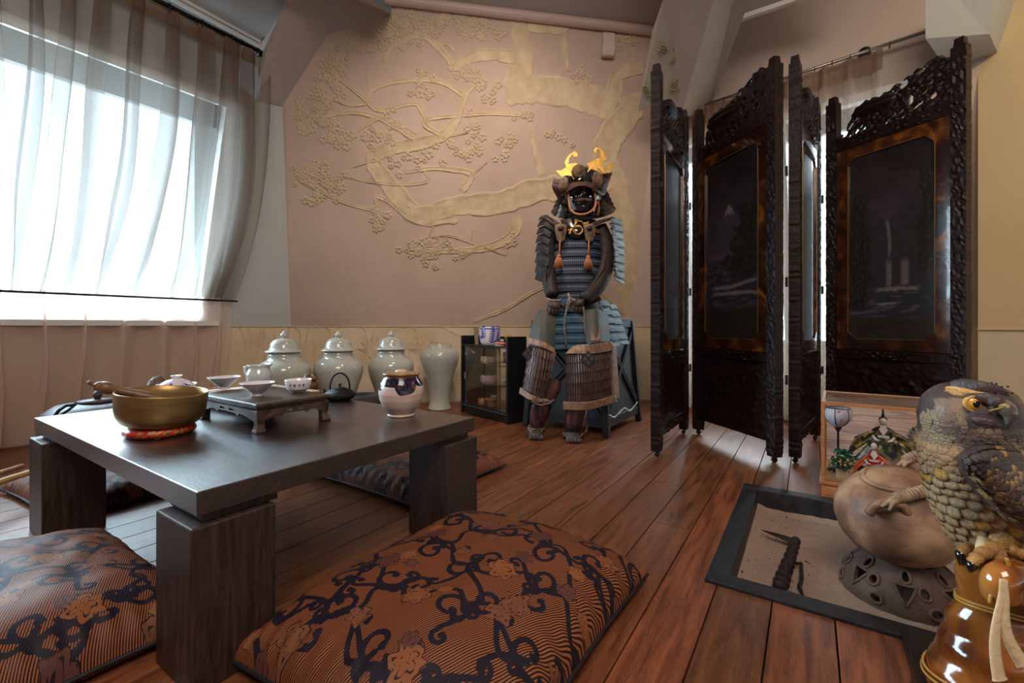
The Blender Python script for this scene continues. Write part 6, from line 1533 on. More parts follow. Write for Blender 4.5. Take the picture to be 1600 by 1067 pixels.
# chest plate with dragon
F = sheet([[(876, 345, .05), (902, 342, .03), (930, 345, .05)], [(880, 358, .03), (902, 360, .00), (926, 358, .03)], [(886, 370, .03), (902, 372, .01), (920, 370, .03)]])
hide('chest_plate', F, gloss_black, armor)
g = MB(); rg = random.Random(2)
pth = smooth_line([Ar(u, v, -.004) for u, v in ((890, 366), (893, 358), (899, 364), (905, 366), (910, 360), (905, 353), (898, 355), (900, 347), (908, 346), (914, 352), (918, 347))], 6)
g.tube(pth, [.008*(1-.4*i/len(pth)) for i in range(len(pth))], 8)
for i in range(0, len(pth), 3): p = pth[i]; g.ball(p+RT*rg.uniform(-.01, .01)+Vector((0, 0, rg.uniform(-.01, .01))), rg.uniform(.004, .009), 8, 5)
obj('gold_dragon_ornament', g, gold, armor, smooth=True)
# throat guard
def thr(s, t):
    a = PI+s*PI; v = 334+t*20; c = Ar(906, v, .09); n_ = RT*math.cos(a)+FW*math.sin(a); return c+RT*math.cos(a)*(18+4*t)*SC+FW*math.sin(a)*(.06+.015*t), n_
plates('throat_guard', thr, 3, 30, lace_mat('dark_blue_lacing', (.02, .026, .045), (.05, .06, .09), (.01, .01, .01)), armor, step=.006)
# shoulder straps and leather pads with cords and tassels
for u0, s_ in ((876, -1), (921, 1)):
    F = sheet([[(u0-9, 352, -.005), (u0, 350, -.012), (u0+9, 352, -.005)], [(u0-8, 362, -.008), (u0, 362, -.016), (u0+8, 362, -.008)], [(u0-5, 375, -.003), (u0, 378, -.008), (u0+5, 375, -.003)]])
    hide('shoulder_pad', F, P('patterned_leather', (.24, .15, .08), .5, var=.6, vscale=70, bmp=.3), armor, th=.008)
    g = MB(); g.ball(Ar(u0, 357, -.026), (.017, .017, .013), M=None); pd_ = obj('pad_rosette', g, P('rosette_dark', (.05, .035, .03), .4, .5, bmp=.5, bscale=300), armor, smooth=True)
    ut, vt = (873, 400) if s_ < 0 else (919, 402)
    g = MB(); g.tube([Ar(u0-1, 374, -.012), Ar((u0+ut)/2, 388, -.02), Ar(ut, vt, -.022)], .0042, 8); obj('tassel_cord', g, orange_cord, armor, smooth=True)
    g = MB()
    for k in range(40):
        a = k*2.399; r = .022*math.sqrt((k+.5)/40); p = Ar(ut, vt, -.024); o = RT*math.cos(a)*r+FW*math.sin(a)*r*.6
        g.tube([p+o*.25, p+o*.8+Vector((0, 0, -.022)), p+o*1.25+Vector((0, 0, -.062-.006*math.sin(k)))], [.003, .0032, .0022], 5)
    g.ball(Ar(ut, vt, -.024), (.013, .010, .012)); obj('tassel', g, orange_cord, armor, smooth=True)
    g = MB(); g.tube([Ar(u0+s_*4, 350, .0), Ar(u0+s_*14, 346, .03), Ar(u0+s_*30, 342, .08)], .006, 8); obj('shoulder_cord', g, leather, armor, smooth=True)
# --- sleeves
sleeve_m = P('sleeve_lacquered_cloth', (.030, .017, .014), .6, var=.5, vscale=30, bmp=.6, bscale=90)
def limb(name, pts, rad, m_, n=20):
    L = smooth_line([Ar(*p) for p in pts], 6); k = len(L); rr_ = np.interp(np.linspace(0, 1, k), np.linspace(0, 1, len(rad)), rad); g = MB(); g.tube(L, [r*SC for r in rr_], n); return obj(name, g, m_, armor, smooth=True)
limb('sleeve', [(865, 352, .12), (860, 380, .10), (858, 415, .09), (859, 440, .05), (863, 462, .0)], [10, 11, 11.5, 12, 10], sleeve_m)
limb('sleeve', [(936, 354, .12), (944, 378, .11), (945, 415, .09), (935, 445, .02), (914, 467, -.05)], [12, 14, 14, 13, 10], sleeve_m)
for pts in ([(861, 372, .06), (856, 400, .05), (856, 440, .02)], [(950, 385, .05), (945, 420, .03), (925, 450, -.03)]):
    g = MB(); g.tube([Ar(u-2, v, d-.012) for u, v, d in pts], [.008, .010, .007], 8, flat=.5); obj('sleeve_splint', g, leather, armor, smooth=True)
# --- gloved hands
glove = P('glove_leather', (.085, .050, .038), .5, var=.4, vscale=50, bmp=.4, bscale=200)
for cx_, cy_, sg in ((866, 477, 1), (903, 474, -1)):
    g = MB(); c = Ar(cx_, cy_, -.045)
    g.ball(c, (.040, .030, .024), M=Matrix.Rotation(.35*sg, 3, FW))
    for k in range(4):                       # fingers curling down over the thigh
        o = c+RT*(-.026+.0165*k)*1.0+Vector((0, 0, -.004-.004*abs(k-1.5)))
        L = [.036, .042, .040, .032][k if sg > 0 else 3-k]
        g.tube([o+Vector((0, 0, .004)), o+Vector((0, 0, -L*.5))-FW*.010, o+Vector((0, 0, -L))-FW*.004, o+Vector((0, 0, -L*1.15))+FW*.006], [.0095, .009, .0082, .006], 8)
    th0 = c+RT*(.030*sg)+Vector((0, 0, .006)); g.tube([th0, th0+RT*(.020*sg)+Vector((0, 0, -.006))-FW*.01, th0+RT*(.026*sg)+Vector((0, 0, -.026))-FW*.006], [.010, .009, .007], 8)
    obj('glove', g, glove, armor, smooth=True)
    g = MB(); pts = [Ar(cx_-11, 466, -.02), Ar(cx_-4, 469, -.05), Ar(cx_+6, 469, -.055), Ar(cx_+13, 466, -.02)]; g.tube(pts, .0035, 6); obj('wrist_cord', g, P('pale_cord', (.42, .34, .26), .6, bmp=.3, bscale=400), armor, smooth=True)
# --- shoulder guards
F = sheet([[(845, 338, .12), (855, 336, .05), (866, 345, .02)], [(840, 380, .12), (849, 378, .05), (860, 384, .01)], [(839, 436, .14), (848, 440, .06), (860, 443, .02)]])
plates('shoulder_guard', F, 8, 18, blackl, armor, step=.015, label='black lacquered shoulder guard')
g = MB(); g.tube([Ar(846, 340, .12), Ar(851, 339, .05), Ar(868, 352, .0)], .010, 8); g.tube([Ar(846, 341, .10), Ar(862, 342, .06), Ar(874, 350, .02)], .006, 8); obj('guard_cap', g, leather, armor, smooth=True)
F = sheet([[(953, 340, .06), (961, 341, .12), (970, 345, .20)], [(958, 390, .07), (966, 391, .13), (974, 393, .22)], [(959, 436, .07), (966, 441, .14), (974, 444, .24)]])
plates('shoulder_guard', F, 9, 20, skyl, armor, step=.012, label='pale blue laced shoulder guard')
g = MB(); g.tube([Ar(927, 352, .02), Ar(940, 346, .03), Ar(956, 341, .08), Ar(970, 345, .20)], .009, 8); obj('guard_cap', g, leather, armor, smooth=True)
F = sheet([[(952, 348, .04), (958, 350, .08)], [(958, 395, .04), (964, 397, .08)], [(957, 425, .04), (962, 428, .09)]])
plates('guard_lining', F, 9, 6, blackl, armor, step=.014, nu=6)
# --- helmet
hc = (908, 296)
g = loft([(908, 318, .10, 33, .13), (908, 300, .10, 36, .15), (908, 286, .11, 34, .145), (907, 274, .12, 27, .115), (906, 265, .13, 15, .065), (906, 262, .13, 4, .02)], 40)
hb = obj('helmet_bowl', g, gloss_black, armor, smooth=True)
g = MB()
for k in range(20):
    a = PI*2*k/20; pts = []
    for v, hw, hd in ((300, 36.3, .152), (286, 34.3, .147), (274, 27.4, .117), (265, 15.4, .067)): pts.append(Ar(907.5, v, .11)+RT*math.cos(a)*hw*SC+FW*math.sin(a)*hd)
    g.tube(pts, .003, 5)
obj('bowl_ridge', g, gloss_black, hb, smooth=True)
F = sheet([[(871, 300, .02), (890, 289, -.05), (908, 285, -.07), (927, 288, -.05), (944, 299, .02)], [(878, 308, .0), (892, 297, -.08), (908, 291, -.11), (925, 296, -.08), (938, 306, .0)]])
hide('helmet_brim', F, leather, armor, th=.007, nv=6)
def shik(s, t):
    a = math.radians(-18)+s*math.radians(216); v = 302+t*29; c = Ar(911, v, .11); n_ = (RT*math.cos(a)+FW*math.sin(a)+Vector((0, 0, .45))).normalized(); return c+RT*math.cos(a)*(37+13*t)*SC+FW*math.sin(a)*(.15+.05*t), n_
plates('neck_guard', shik, 4, 50, gloss_black, armor, step=.008, nu=48)
for s_, col_ in ((-1, purl), (1, purl)):
    if s_ < 0: gr = [[(866, 279, -.02), (875, 281, -.05), (888, 278, -.07)], [(863, 292, -.02), (874, 294, -.05), (888, 291, -.06)], [(871, 309, .02), (877, 305, .0), (884, 298, -.02)]]
    else: gr = [[(928, 268, -.07), (941, 272, -.05), (957, 269, -.02)], [(925, 282, -.06), (940, 287, -.05), (952, 281, -.02)], [(932, 296, -.02), (939, 302, .0), (945, 302, .02)]]
    F = sheet(gr); plates('turned_back_wing', F, 4, 16, purl, armor, step=.004, nu=16)
    f2 = (lambda F, s_: (lambda a, b: F((.52+.48*a) if s_ < 0 else .48*a, .02+.75*b)[0]+F(a, b)[1]*.010))(F, s_)
    g = MB(); g.grid(f2, 8, 8, th=.004); obj('wing_leather', g, bpy.data.materials['patterned_leather'], armor, smooth=True)
# gilt crest
def flat_shape(pts, dd, th, m_, name, par):
    g = MB(); P3 = [Ar(u, v, dd) for u, v in pts]; g.poly(P3, FW*th); return obj(name, g, m_, par, bevel=.001)
cr_l = [(897, 281), (893, 275), (884, 274), (878, 277), (873, 272), (868, 266), (877, 266), (884, 262), (882, 254), (887, 245), (893, 239), (899, 236), (903, 240), (902, 245), (896, 245), (894, 241), (890, 247), (888, 256), (900, 254), (904, 258), (898, 264), (892, 268), (898, 272)]
cr_r = [(917, 270), (920, 262), (917, 256), (924, 252), (934, 247), (938, 247), (938, 238), (934, 233), (932, 237), (931, 241), (928, 236), (932, 230), (939, 231), (944, 238), (947, 247), (952, 249), (943, 252), (943, 262), (947, 268), (949, 258), (955, 255), (962, 255), (955, 262), (952, 270), (944, 271), (937, 266), (934, 262), (932, 267), (924, 264)]
crest = flat_shape(cr_l, -.075, .005, gold, 'gilt_crest', armor); flat_shape(cr_r, -.075, .005, gold, 'gilt_crest', armor)
g = MB(); Mx = Matrix((RT, Vector((0, 0, 1)), -FW)).transposed(); g.lathe([(0, 0), (.034, 0), (.037, .005), (.033, .010), (.025, .008), (.02, .012), (0, .013)], Ar(904, 268, -.085), 30, Mx); obj('crest_disc', g, P('disc_bronze', (.10, .065, .03), .35, .7, bmp=.8, bscale=250), armor, smooth=True)
# mask
def maskf(s, t):
    x = (s-.5)*2; v = 296+t*38; c = Ar(908, v, .06); w_ = (26-8*max(0, t-.45)/.55)*SC; hd = .095
    dz = hd*math.sqrt(max(0, 1-x*x*.86)); nose = .030*math.exp(-(x/.16)**2)*math.exp(-((t-.40)/.16)**2); br = .012*math.exp(-((t-.12)/.08)**2); ey = -.018*math.exp(-((abs(x)-.42)/.2)**2)*math.exp(-((t-.25)/.09)**2); chk = .012*math.exp(-((abs(x)-.55)/.2)**2)*math.exp(-((t-.5)/.15)**2); mo = -.014*math.exp(-(x/.35)**2)*math.exp(-((t-.72)/.05)**2); cn = .012*math.exp(-(x/.3)**2)*math.exp(-((t-.9)/.08)**2)
    return c+RT*x*w_-FW*(dz+nose+br+ey+chk+mo+cn)
g = MB(); g.grid(maskf, 36, 36, th=.006); mk = obj('face_mask', g, gloss_black, armor, smooth=True)
g = MB(); g.tube([maskf(s, .60)-FW*.004+Vector((0, 0, -.012*abs(s-.5)*2)) for s in (.22, .32, .42, .5, .58, .68, .78)], [.004, .007, .009, .006, .009, .007, .004], 8); obj('moustache', g, P('grey_bristle', (.20, .12, .10), .7, bmp=.6, bscale=300), mk, smooth=True)
g = MB()
for s in (.42, .46, .5, .54, .58): g.ball(maskf(s, .69)-FW*.002, (.004, .003, .005), 8, 5)
obj('teeth', g, gold, mk, smooth=True)
g = MB(); g.tube(smooth_line([Ar(u, v, d) for u, v, d in ((888, 300, -.03), (889, 312, -.04), (891, 325, -.05), (898, 333, -.06), (910, 335, -.065), (922, 331, -.06), (930, 322, -.05), (930, 305, -.04), (927, 297, -.03))], 5), .0062, 8); obj('chin_cord', g, orange_cord, armor, smooth=True)
g = MB(); g.tube([Ar(u, v, d) for u, v, d in ((930, 320, -.04), (935, 315, -.02), (936, 326, -.01), (934, 336, .0))], .006, 8); obj('chin_cord', g, orange_cord, armor, smooth=True)
# --- pelvis core, skirt plates
obj('hip_core', loft([(897, 470, .14, 40, .12), (895, 490, .14, 46, .15), (893, 520, .12, 48, .16), (893, 545, .12, 46, .15)]), dark_cloth, armor, smooth=True)
def skirt(u0, u1, v0, v1, d0, d1, bul, rows, mat_, w0=1, name='skirt_panel'):
    um0, um1 = (u0[0]+u0[1])/2, (u1[0]+u1[1])/2
    F = sheet([[(u0[0], v0, d0[0]), ((u0[0]+u0[1])/2, v0-1, (d0[0]+d0[1])/2-bul), (u0[1], v0, d0[1])], [((u0[0]+u1[0])/2, (v0+v1)/2, (d0[0]+d1[0])/2-.01), ((um0+um1)/2, (v0+v1)/2, (d0[0]+d0[1]+d1[0]+d1[1])/4-bul-.012), ((u0[1]+u1[1])/2, (v0+v1)/2, (d0[1]+d1[1])/2-.01)], [(u1[0], v1, d1[0]), ((u1[0]+u1[1])/2, v1+1, (d1[0]+d1[1])/2-bul), (u1[1], v1, d1[1])]])
    return plates(name, F, rows, 20, mat_, armor, step=.009, nu=20), F
skirt((862, 886), (855, 884), 483, 545, (.0, -.02), (-.07, -.07), .012, 5, teal)
skirt((884, 912), (885, 916), 478, 546, (-.02, -.01), (-.075, -.07), .014, 5, teal)
skirt((872, 908), (873, 910), 466, 486, (.0, .0), (-.03, -.03), .02, 2, teal, name='skirt_band')
skirt((934, 950), (950, 968), 470, 540, (.05, .10), (.02, .09), .008, 6, teal)
skirt((952, 962), (966, 982), 476, 537, (.10, .18), (.09, .20), .006, 6, skyl if False else teal)
skirt((842, 856), (836, 852), 486, 528, (.16, .06), (.14, .06), .006, 4, teal)
cordm = lace_mat('speckled_cord', (.05, .03, .03), (.35, .28, .22), (.02, .015, .02))
cm, t, b = nt('twisted_cord'); vec = coords(t); wv = tex(t, 'wave', 55, vec, bands_direction='DIAGONAL'); lk(t, ramp(t, wv, [(.45, (.015, .012, .02)), (.55, (.38, .30, .24))]), b.inputs['Base Color']); b.inputs['Roughness'].default_value = .6
for pts in (((889, 462), (886, 476), (883, 495), (882, 515), (885, 540)), ((892, 470), (886, 484), (883, 498)), ((912, 480), (913, 495), (914, 515), (916, 536)), ((936, 476), (943, 486), (948, 500), (951, 520), (952, 530))):
    g = MB(); g.tube(smooth_line([Ar(u, v, -.095 if u < 920 else .0) for u, v in pts], 5), .0042, 6); obj('hanging_cord', g, cm, armor, smooth=True)
g = MB(); g.tube([Ar(888, 458, -.04), Ar(890, 466, -.06), Ar(887, 476, -.075)], [.004, .007, .004], 8); obj('belt_knot', g, bpy.data.materials['pale_cord'], armor, smooth=True)
# --- thighs
teal_cloth = P('teal_brocade_cloth', (.030, .075, .080), .6, var=.6, vscale=30, bmp=.4, bscale=120, col2=(.10, .06, .04))
tan_b = P('tan_brocade_border', (.40, .24, .15), .6, var=.5, vscale=50, bmp=.5, bscale=130, col2=(.20, .10, .07))
limb('thigh', [(866, 500, .16), (854, 525, .05), (848, 562, -.02), (848, 605, -.02)], [18, 17, 15, 11], dark_cloth)
limb('thigh', [(925, 498, .16), (928, 525, .03), (918, 565, -.05), (904, 620, -.06)], [20, 20, 18, 14], dark_cloth)
def apron_guard(grid_cloth, grid_plate, top_b, bot_b, rows, nsl, badge, par=armor):
    F = sheet(grid_cloth); hide('thigh_cloth', F, teal_cloth, armor, th=.012)
    F2 = sheet(grid_plate)
    # vertical splints in rows
    g = MB(); 
    for r in range(rows):
        for k in range(nsl):
            s0, s1 = (k+.10)/nsl, (k+.90)/nsl; t0, t1 = (r+.02)/rows, (r+1.02)/rows
            ps = []
            for (s_, t_, o) in ((s0, t0, .004), (s1, t0, .004), (s1, t1, .011), (s0, t1, .011)): p, n_ = F2(s_, t_); ps.append((p, n_, o))
            top4 = [p+n_*(o+.003) for p, n_, o in ps]; bot4 = [p-n_*.002 for p, n_, o in ps]
            mid = [(top4[0]+top4[1])/2+ps[0][1]*.0035, (top4[2]+top4[3])/2+ps[2][1]*.0035]
            g.add(bot4+top4+mid, [(4, 8, 9, 7), (8, 5, 6, 9), (0, 1, 5, 8, 4), (1, 2, 6, 5), (2, 3, 7, 9, 6), (3, 0, 4, 7)])
    o_ = obj('thigh_splints', g, P('splint_leather', (.115, .060, .050), .4, var=.5, vscale=40, bmp=.3), armor)
    hide('splint_backing', F2, dark_cloth, armor, th=.006)
    for nm_, gr in (('border', top_b), ('border', bot_b[0]), ('border', bot_b[1])):
        if gr: F3 = sheet(gr); hide(nm_, F3, tan_b, armor, th=.012, off=.010)
    bu, bv, bd = badge; c_, n_ = F2(bu, bv); g = MB()
    up = Vector((0, 0, 1)); rx = RT
    g.poly([c_+n_*.020+rx*.040, c_+n_*.020+up*.046, c_+n_*.020-rx*.040, c_+n_*.020-up*.046], -n_*.008)
    bo = obj('crest_badge', g, dark_cloth, armor)
    g = MB()
    for dx, dz in ((0, 1), (1, 0), (0, -1), (-1, 0)): 
        p = c_+n_*.024+rx*dx*.0165+up*dz*.0185; g.poly([p+rx*.0135, p+up*.0150, p-rx*.0135, p-up*.0150], -n_*.008)
    obj('badge_lozenges', g, P('pewter_lozenge', (.12, .12, .13), .3, .7), bo, bevel=.002)
apron_guard([[(838, 492, .0), (852, 487, -.03), (866, 492, -.02)], [(832, 515, -.02), (848, 512, -.08), (866, 515, -.06)], [(829, 540, -.03), (846, 545, -.11), (864, 556, -.09)]],
            [[(829, 542, -.04), (846, 546, -.12), (864, 553, -.10)], [(824, 575, -.04), (840, 582, -.13), (858, 588, -.10)], [(819, 606, -.02), (834, 614, -.11), (848, 622, -.08)]],
            [[(830, 529, -.03), (846, 534, -.10), (865, 545, -.09)], [(828, 538, -.04), (845, 543, -.11), (865, 553, -.09)]],
            ([[(818, 606, -.02), (832, 616, -.11), (843, 621, -.09)], [(816, 615, -.02), (830, 624, -.11), (840, 628, -.09)]], [[(861, 548, -.10), (866, 549, -.09)], [(846, 604, -.08), (852, 606, -.07)]]), 5, 10, (.16, .20, 0))
apron_guard([[(912, 487, -.02), (930, 484, -.04), (946, 492, .02)], [(915, 512, -.08), (932, 510, -.09), (949, 514, .0)], [(918, 540, -.12), (934, 536, -.13), (950, 535, -.02)]],
            [[(884, 556, -.15), (916, 553, -.18), (951, 548, -.08)], [(884, 590, -.16), (918, 588, -.19), (952, 582, -.08)], [(884, 625, -.14), (918, 624, -.17), (952, 617, -.06)]],
            [[(897, 546, -.14), (922, 538, -.17), (952, 534, -.06)], [(885, 556, -.15), (917, 553, -.18), (953, 548, -.07)]],
            ([[(881, 626, -.14), (918, 626, -.17), (956, 617, -.05)], [(881, 637, -.13), (918, 637, -.16), (960, 627, -.04)]], [[(951, 536, -.08), (957, 540, .0)], [(953, 624, -.06), (962, 622, .02)]]), 5, 22, (.50, .17, 0))
F = sheet([[(921, 489, -.045), (934, 489, -.045)], [(923, 534, -.14), (937, 533, -.13)]]); hide('cloth_panel_border', F, tan_b, armor, th=.004, off=.006)
# --- knees, shins, feet
mail = P('studded_knee', (.13, .045, .035), .5, var=.6, vscale=120, bmp=1.0, bscale=320)
limb('knee_guard', [(866, 596, -.03), (864, 608, -.05), (856, 622, -.05)], [10, 11, 10], mail)
shin_m, t, b = nt('plum_lacquer_splints'); vec = coords(t); f = tex(t, 'noise', 25, coords(t, (1, 1, .1)), 2); lk(t, ramp(t, f, [(.38, (.010, .010, .012)), (.5, (.055, .025, .04)), (.62, (.11, .03, .05))]), b.inputs['Base Color']); b.inputs['Roughness'].default_value = .12; b.inputs['Coat Weight'].default_value = .7
def shin(top, bot, r0, r1, r2):
    a, b_ = Ar(*top), Ar(*bot); g = MB(); n, m_ = 36, 20; ax = (b_-a)
    for i in range(m_+1):
        t = i/m_; r = (r0*(1-t)+r2*t+(r1-(r0+r2)/2)*math.sin(PI*t))*SC
        for k in range(n): q = 2*PI*k/n; rr_ = r*(1+.035*abs(math.sin(q*4.5))); g.v.append(tuple(a+ax*t+RT*math.cos(q)*rr_+FW*math.sin(q)*rr_)); g.c.append((1, 1, 1))
    g.f += [(i*n+k, i*n+(k+1) % n, (i+1)*n+(k+1) % n, (i+1)*n+k) for i in range(m_) for k in range(n)]+[tuple(range(n))[::-1], tuple(range(m_*n, m_*n+n))]
    obj('shin_guard', g, shin_m, armor, smooth=True)
shin((849, 624, -.06), (838, 668, .0), 13, 15, 9); shin((902, 634, -.08), (894, 682, -.02), 16, 17, 10)
knot = P('tan_knotted_cord', (.30, .24, .17), .7, var=.5, vscale=80, bmp=.5, bscale=260)
for (u, v, d, w_) in ((849, 624, -.06, 15), (838, 668, .02, 12), (895, 677, -.02, 14)):
    g = MB(); c = Ar(u, v, d)
    for q in range(3):
        g.tube([c+RT*math.cos(a)*w_*SC*(1.0+.05*q)+FW*math.sin(a)*w_*SC+Vector((0, 0, .010*math.sin(a*3+q*2)-.006*q)) for a in [k*2*PI/28 for k in range(28)]], .0048, 6, closed=True)
    for q in range(4): g.ball(c-FW*(w_*SC+.004)+RT*(q-1.5)*.012+Vector((0, 0, .004*(q % 2))), .0075, 8, 6)
    obj('knotted_cord', g, knot, armor, smooth=True)
foot_m = P('foot_fur', (.11, .095, .09), .8, var=.6, vscale=90, bmp=.8, bscale=250)
for (u, d) in ((837, .0), (893, -.02)):
    c = Ar(u, 510, d+.045 if u < 850 else d); zc = .0
    p = Vector((c.x, c.y, .0)); g = MB()
    g.ball(p-FW*.03+Vector((0, 0, .028)), (.043, .043, .030)); g.ball(p-FW*.075+Vector((0, 0, .020)), (.042, .038, .022)); g.tube([p+Vector((0, 0, .02)), p+Vector((0, 0, .075))], [.040, .034], 14)
    for k in range(4): g.ball(p-FW*.105+RT*(-.03+.02*k)+Vector((0, 0, .015)), (.013, .018, .014), 10, 6)
    obj('foot_cover', g, foot_m, armor, smooth=True)
g = MB(); g.tube([Ar(908, 640, -.04), Ar(916, 655, -.02), Ar(916, 672, -.0), Ar(909, 680, .0)], [.004, .012, .010, .004], 8, flat=.4); obj('shin_flap', g, bpy.data.materials['tan_brocade_border'], armor, smooth=True)
# ================================================================ falcon statue on a glove
FD = .68
FO = RT*.014
def Fa(u, v, dd=0.0): return C(u, v, FD+dd)+FO
fs_ = FD/700
fbase = Fa(1530, 510, .02); fbase.z = .024
falcon = thing('falcon_statue', 'painted brown and cream falcon statue perched on a glossy leather glove', 'statue', fbase)
# body axis in the plane of the shoulders: head -> tail; each ring (u, v, dd, half-width px across, half-depth m, tilt)
rings = [(1505, 596, .00, 8, .010), (1503, 602, .00, 34, .032), (1502, 614, .00, 52, .046), (1501, 630, .00, 60, .054), (1500, 648, .00, 63, .057), (1500, 666, .00, 62, .057), (1500, 684, .00, 61, .055), (1505, 702, .00, 66, .056), (1517, 726, .005, 77, .062), (1533, 752, .01, 88, .068), (1551, 780, .015, 93, .072), (1570, 808, .02, 90, .072), (1592, 834, .025, 78, .066), (1618, 860, .03, 58, .052), (1650, 886, .04, 36, .032), (1690, 915, .05, 22, .014)]
axis = [Fa(u, v, d) for u, v, d, w_, hd in rings]
def ring_interp(s):
    x = s*(len(rings)-1); i = min(int(x), len(rings)-2); a = x-i
    def cr(k):
        p = [rings[min(max(i+j, 0), len(rings)-1)][k] for j in (-1, 0, 1, 2)]; return .5*((2*p[1])+(p[2]-p[0])*a+(2*p[0]-5*p[1]+4*p[2]-p[3])*a*a+(3*p[1]-3*p[2]+p[3]-p[0])*a**3)
    return [cr(k) for k in range(5)]
def fb(s, a):
    """surface point and outward normal; a=0 right of picture, -90deg towards the viewer"""
    u, v, d, w_, hd = ring_interp(s); u2, v2 = ring_interp(min(1, s+.01))[:2]; u1, v1 = ring_interp(max(0, s-.01))[:2]
    tx, ty = u2-u1, v2-v1; L = math.hypot(tx, ty)+1e-6; k = min(1, max(0, (s-.42)/.25)); nx, ny = -ty/L*-1, tx/L*-1
    nx, ny = ty/L, -tx/L
    nx, ny = (1-k)*1+k*nx, k*ny; L2 = math.hypot(nx, ny); nx /= L2; ny /= L2
    c = Fa(u, v, d); sd = RT*nx-Vector((0, 0, 1))*ny
    o = sd*math.cos(a)*w_*fs_+FW*math.sin(a)*hd
    return c+o, (sd*math.cos(a)/max(w_*fs_, 1e-3)+FW*math.sin(a)/max(hd, 1e-3)).normalized()
g = MB(); nS, nA = 110, 72
BR, CR_, PUR = (.085, .050, .048), (.52, .36, .17), (.075, .046, .045)
def bodycol(s, a, p):
    p = p-FO
    u, v = 800+700*(p-Vector((0, 0, H))).dot(RT)/(p.dot(FW)), 510-700*(p.z-H)/(p.dot(FW))
    n_ = noise.noise(Vector((u*.03, v*.03, 1)))
    if s < .40:
        c = Vector(PUR)+Vector((.02, .012, .012))*n_
        if 1446 < u < 1496 and v > 622: c = Vector((.25, .15, .09))+Vector((.1, .07, .03))*n_
        if v > 672: c = Vector((.24, .15, .09))+Vector((.06, .04, .02))*n_
        # brow stripe
        sv = 606+(u-1465)*.16
        if 1462 < u < 1532 and abs(v-sv-3*math.sin(u*.12)) < 6.2 and math.sin(a) < 0: c = Vector((.56, .33, .11))
        return c
    return Vector(CR_)*(.8+.3*n_)
for i in range(nS+1):
    for k in range(nA):
        a = 2*PI*k/nA; p, n_ = fb(i/nS, a)
        q = .0012*noise.noise(p*90)+.0008*noise.noise(p*210); g.v.append(tuple(p+n_*q)); g.c.append(tuple(bodycol(i/nS, a, p)))
g.f += [(i*nA+k, i*nA+(k+1) % nA, (i+1)*nA+(k+1) % nA, (i+1)*nA+k) for i in range(nS) for k in range(nA)]
fe_m = Cattr('painted_feathers', .42, bmp=.5, bscale=500, coat=.15, var=.15)
body = obj('body', g, fe_m, falcon, smooth=True)
# head details
def onhead(u, v, off=0):                     # front surface point under a pixel
    best = None
    for s in [x*.42/60 for x in range(2, 61)]:
        for k in range(40):
            a = -PI*k/39; p, n_ = fb(s, a); p2 = p; p = p-FO; dp = p.dot(FW); uu, vv = 800+700*p.dot(RT)/dp, 510-700*(p.z-H)/dp; e = (uu-u)**2+(vv-v)**2
            if best is None or e < best[0]: best = (e, p2, n_)
    return best[1]+best[2]*off, best[2]
def raised(name, pts, r, m_, off=.001, par=body, flat=.5, n=10):
    L = smooth_line([onhead(u, v, off)[0] for u, v in pts], 5); k = len(L); rr_ = np.interp(np.linspace(0, 1, k), np.linspace(0, 1, len(r)), r)
    nn = onhead(*pts[len(pts)//2])[1]; g = MB(); g.tube(L, list(rr_), n, flat=flat, up=nn); return obj(name, g, m_, par, smooth=True)
dkf = P('dark_plum_feather', (.070, .044, .044), .42, var=.35, vscale=60, bmp=.4, bscale=300)
raised('cap', [(1466, 600), (1490, 604), (1515, 609), (1540, 612), (1562, 620)], [.006, .012, .014, .012, .006], dkf, off=-.003)
raised('brow_ridge', [(1492, 617), (1506, 619), (1522, 624), (1545, 630), (1562, 632)], [.003, .006, .0085, .008, .004], dkf, off=.006)
raised('brow_stripe', [(1464, 606), (1478, 607), (1490, 612), (1508, 615), (1524, 619)], [.0025, .0045, .0048, .004, .002], P('ochre_stripe', (.58, .33, .10), .45, bmp=.4, bscale=300), off=.001)
raised('cheek', [(1496, 652), (1514, 657), (1532, 661), (1548, 666)], [.003, .007, .008, .004], dkf, off=-.002)
g = MB(); rg = random.Random(3)
for (u, v) in ((1500, 592.5), (1512, 591.5), (1523, 594), (1531, 599), (1539, 604), (1547, 603), (1507, 600), (1520, 602), (1534, 609), (1546, 612), (1555, 613)):
    p, n_ = onhead(u, v, .0085); g.ball(p, .0016, 8, 5)
obj('cap_spots', g, P('dark_spot', (.02, .012, .012), .6), body)
ep, en = onhead(1508, 630.5, .0); en = (en*.6-FW*.5+RT*.25).normalized(); Me = en.to_track_quat('Z', 'Y').to_matrix()
g = MB(); g.ball(ep-en*.003, (.0112, .0112, .0085), M=Me); eye = obj('eye', g, P('amber_iris', (.80, .42, .05), .15, coat=.8), body, smooth=True)
g = MB(); g.ball(ep+en*.0028, (.0056, .0056, .0040), M=Me); obj('pupil', g, P('pupil_black', (.004, .004, .004), .08, coat=.8), eye, smooth=True)
g = MB(); g.tube([ep+Me@Vector((math.cos(k*PI/12)*.0116, math.sin(k*PI/12)*.0106, .0012)) for k in range(24)], .0018, 6, closed=True); obj('eyelid', g, P('pale_eyelid', (.55, .33, .10), .4), eye, smooth=True)
bk = P('horn_beak', (.15, .13, .10), .18, coat=.5, var=.4, vscale=60)
g = MB(); L = smooth_line([Fa(1532, 641, -.038), Fa(1545, 637, -.050), Fa(1556, 640, -.059), Fa(1561, 651, -.063), Fa(1557, 664, -.063)], 6); k = len(L); g.tube(L, list(np.interp(np.linspace(0, 1, k), [0, .35, .65, 1], [.0155, .0130, .0092, .0010])), 16, up=-FW); obj('upper_beak', g, bk, body, smooth=True)
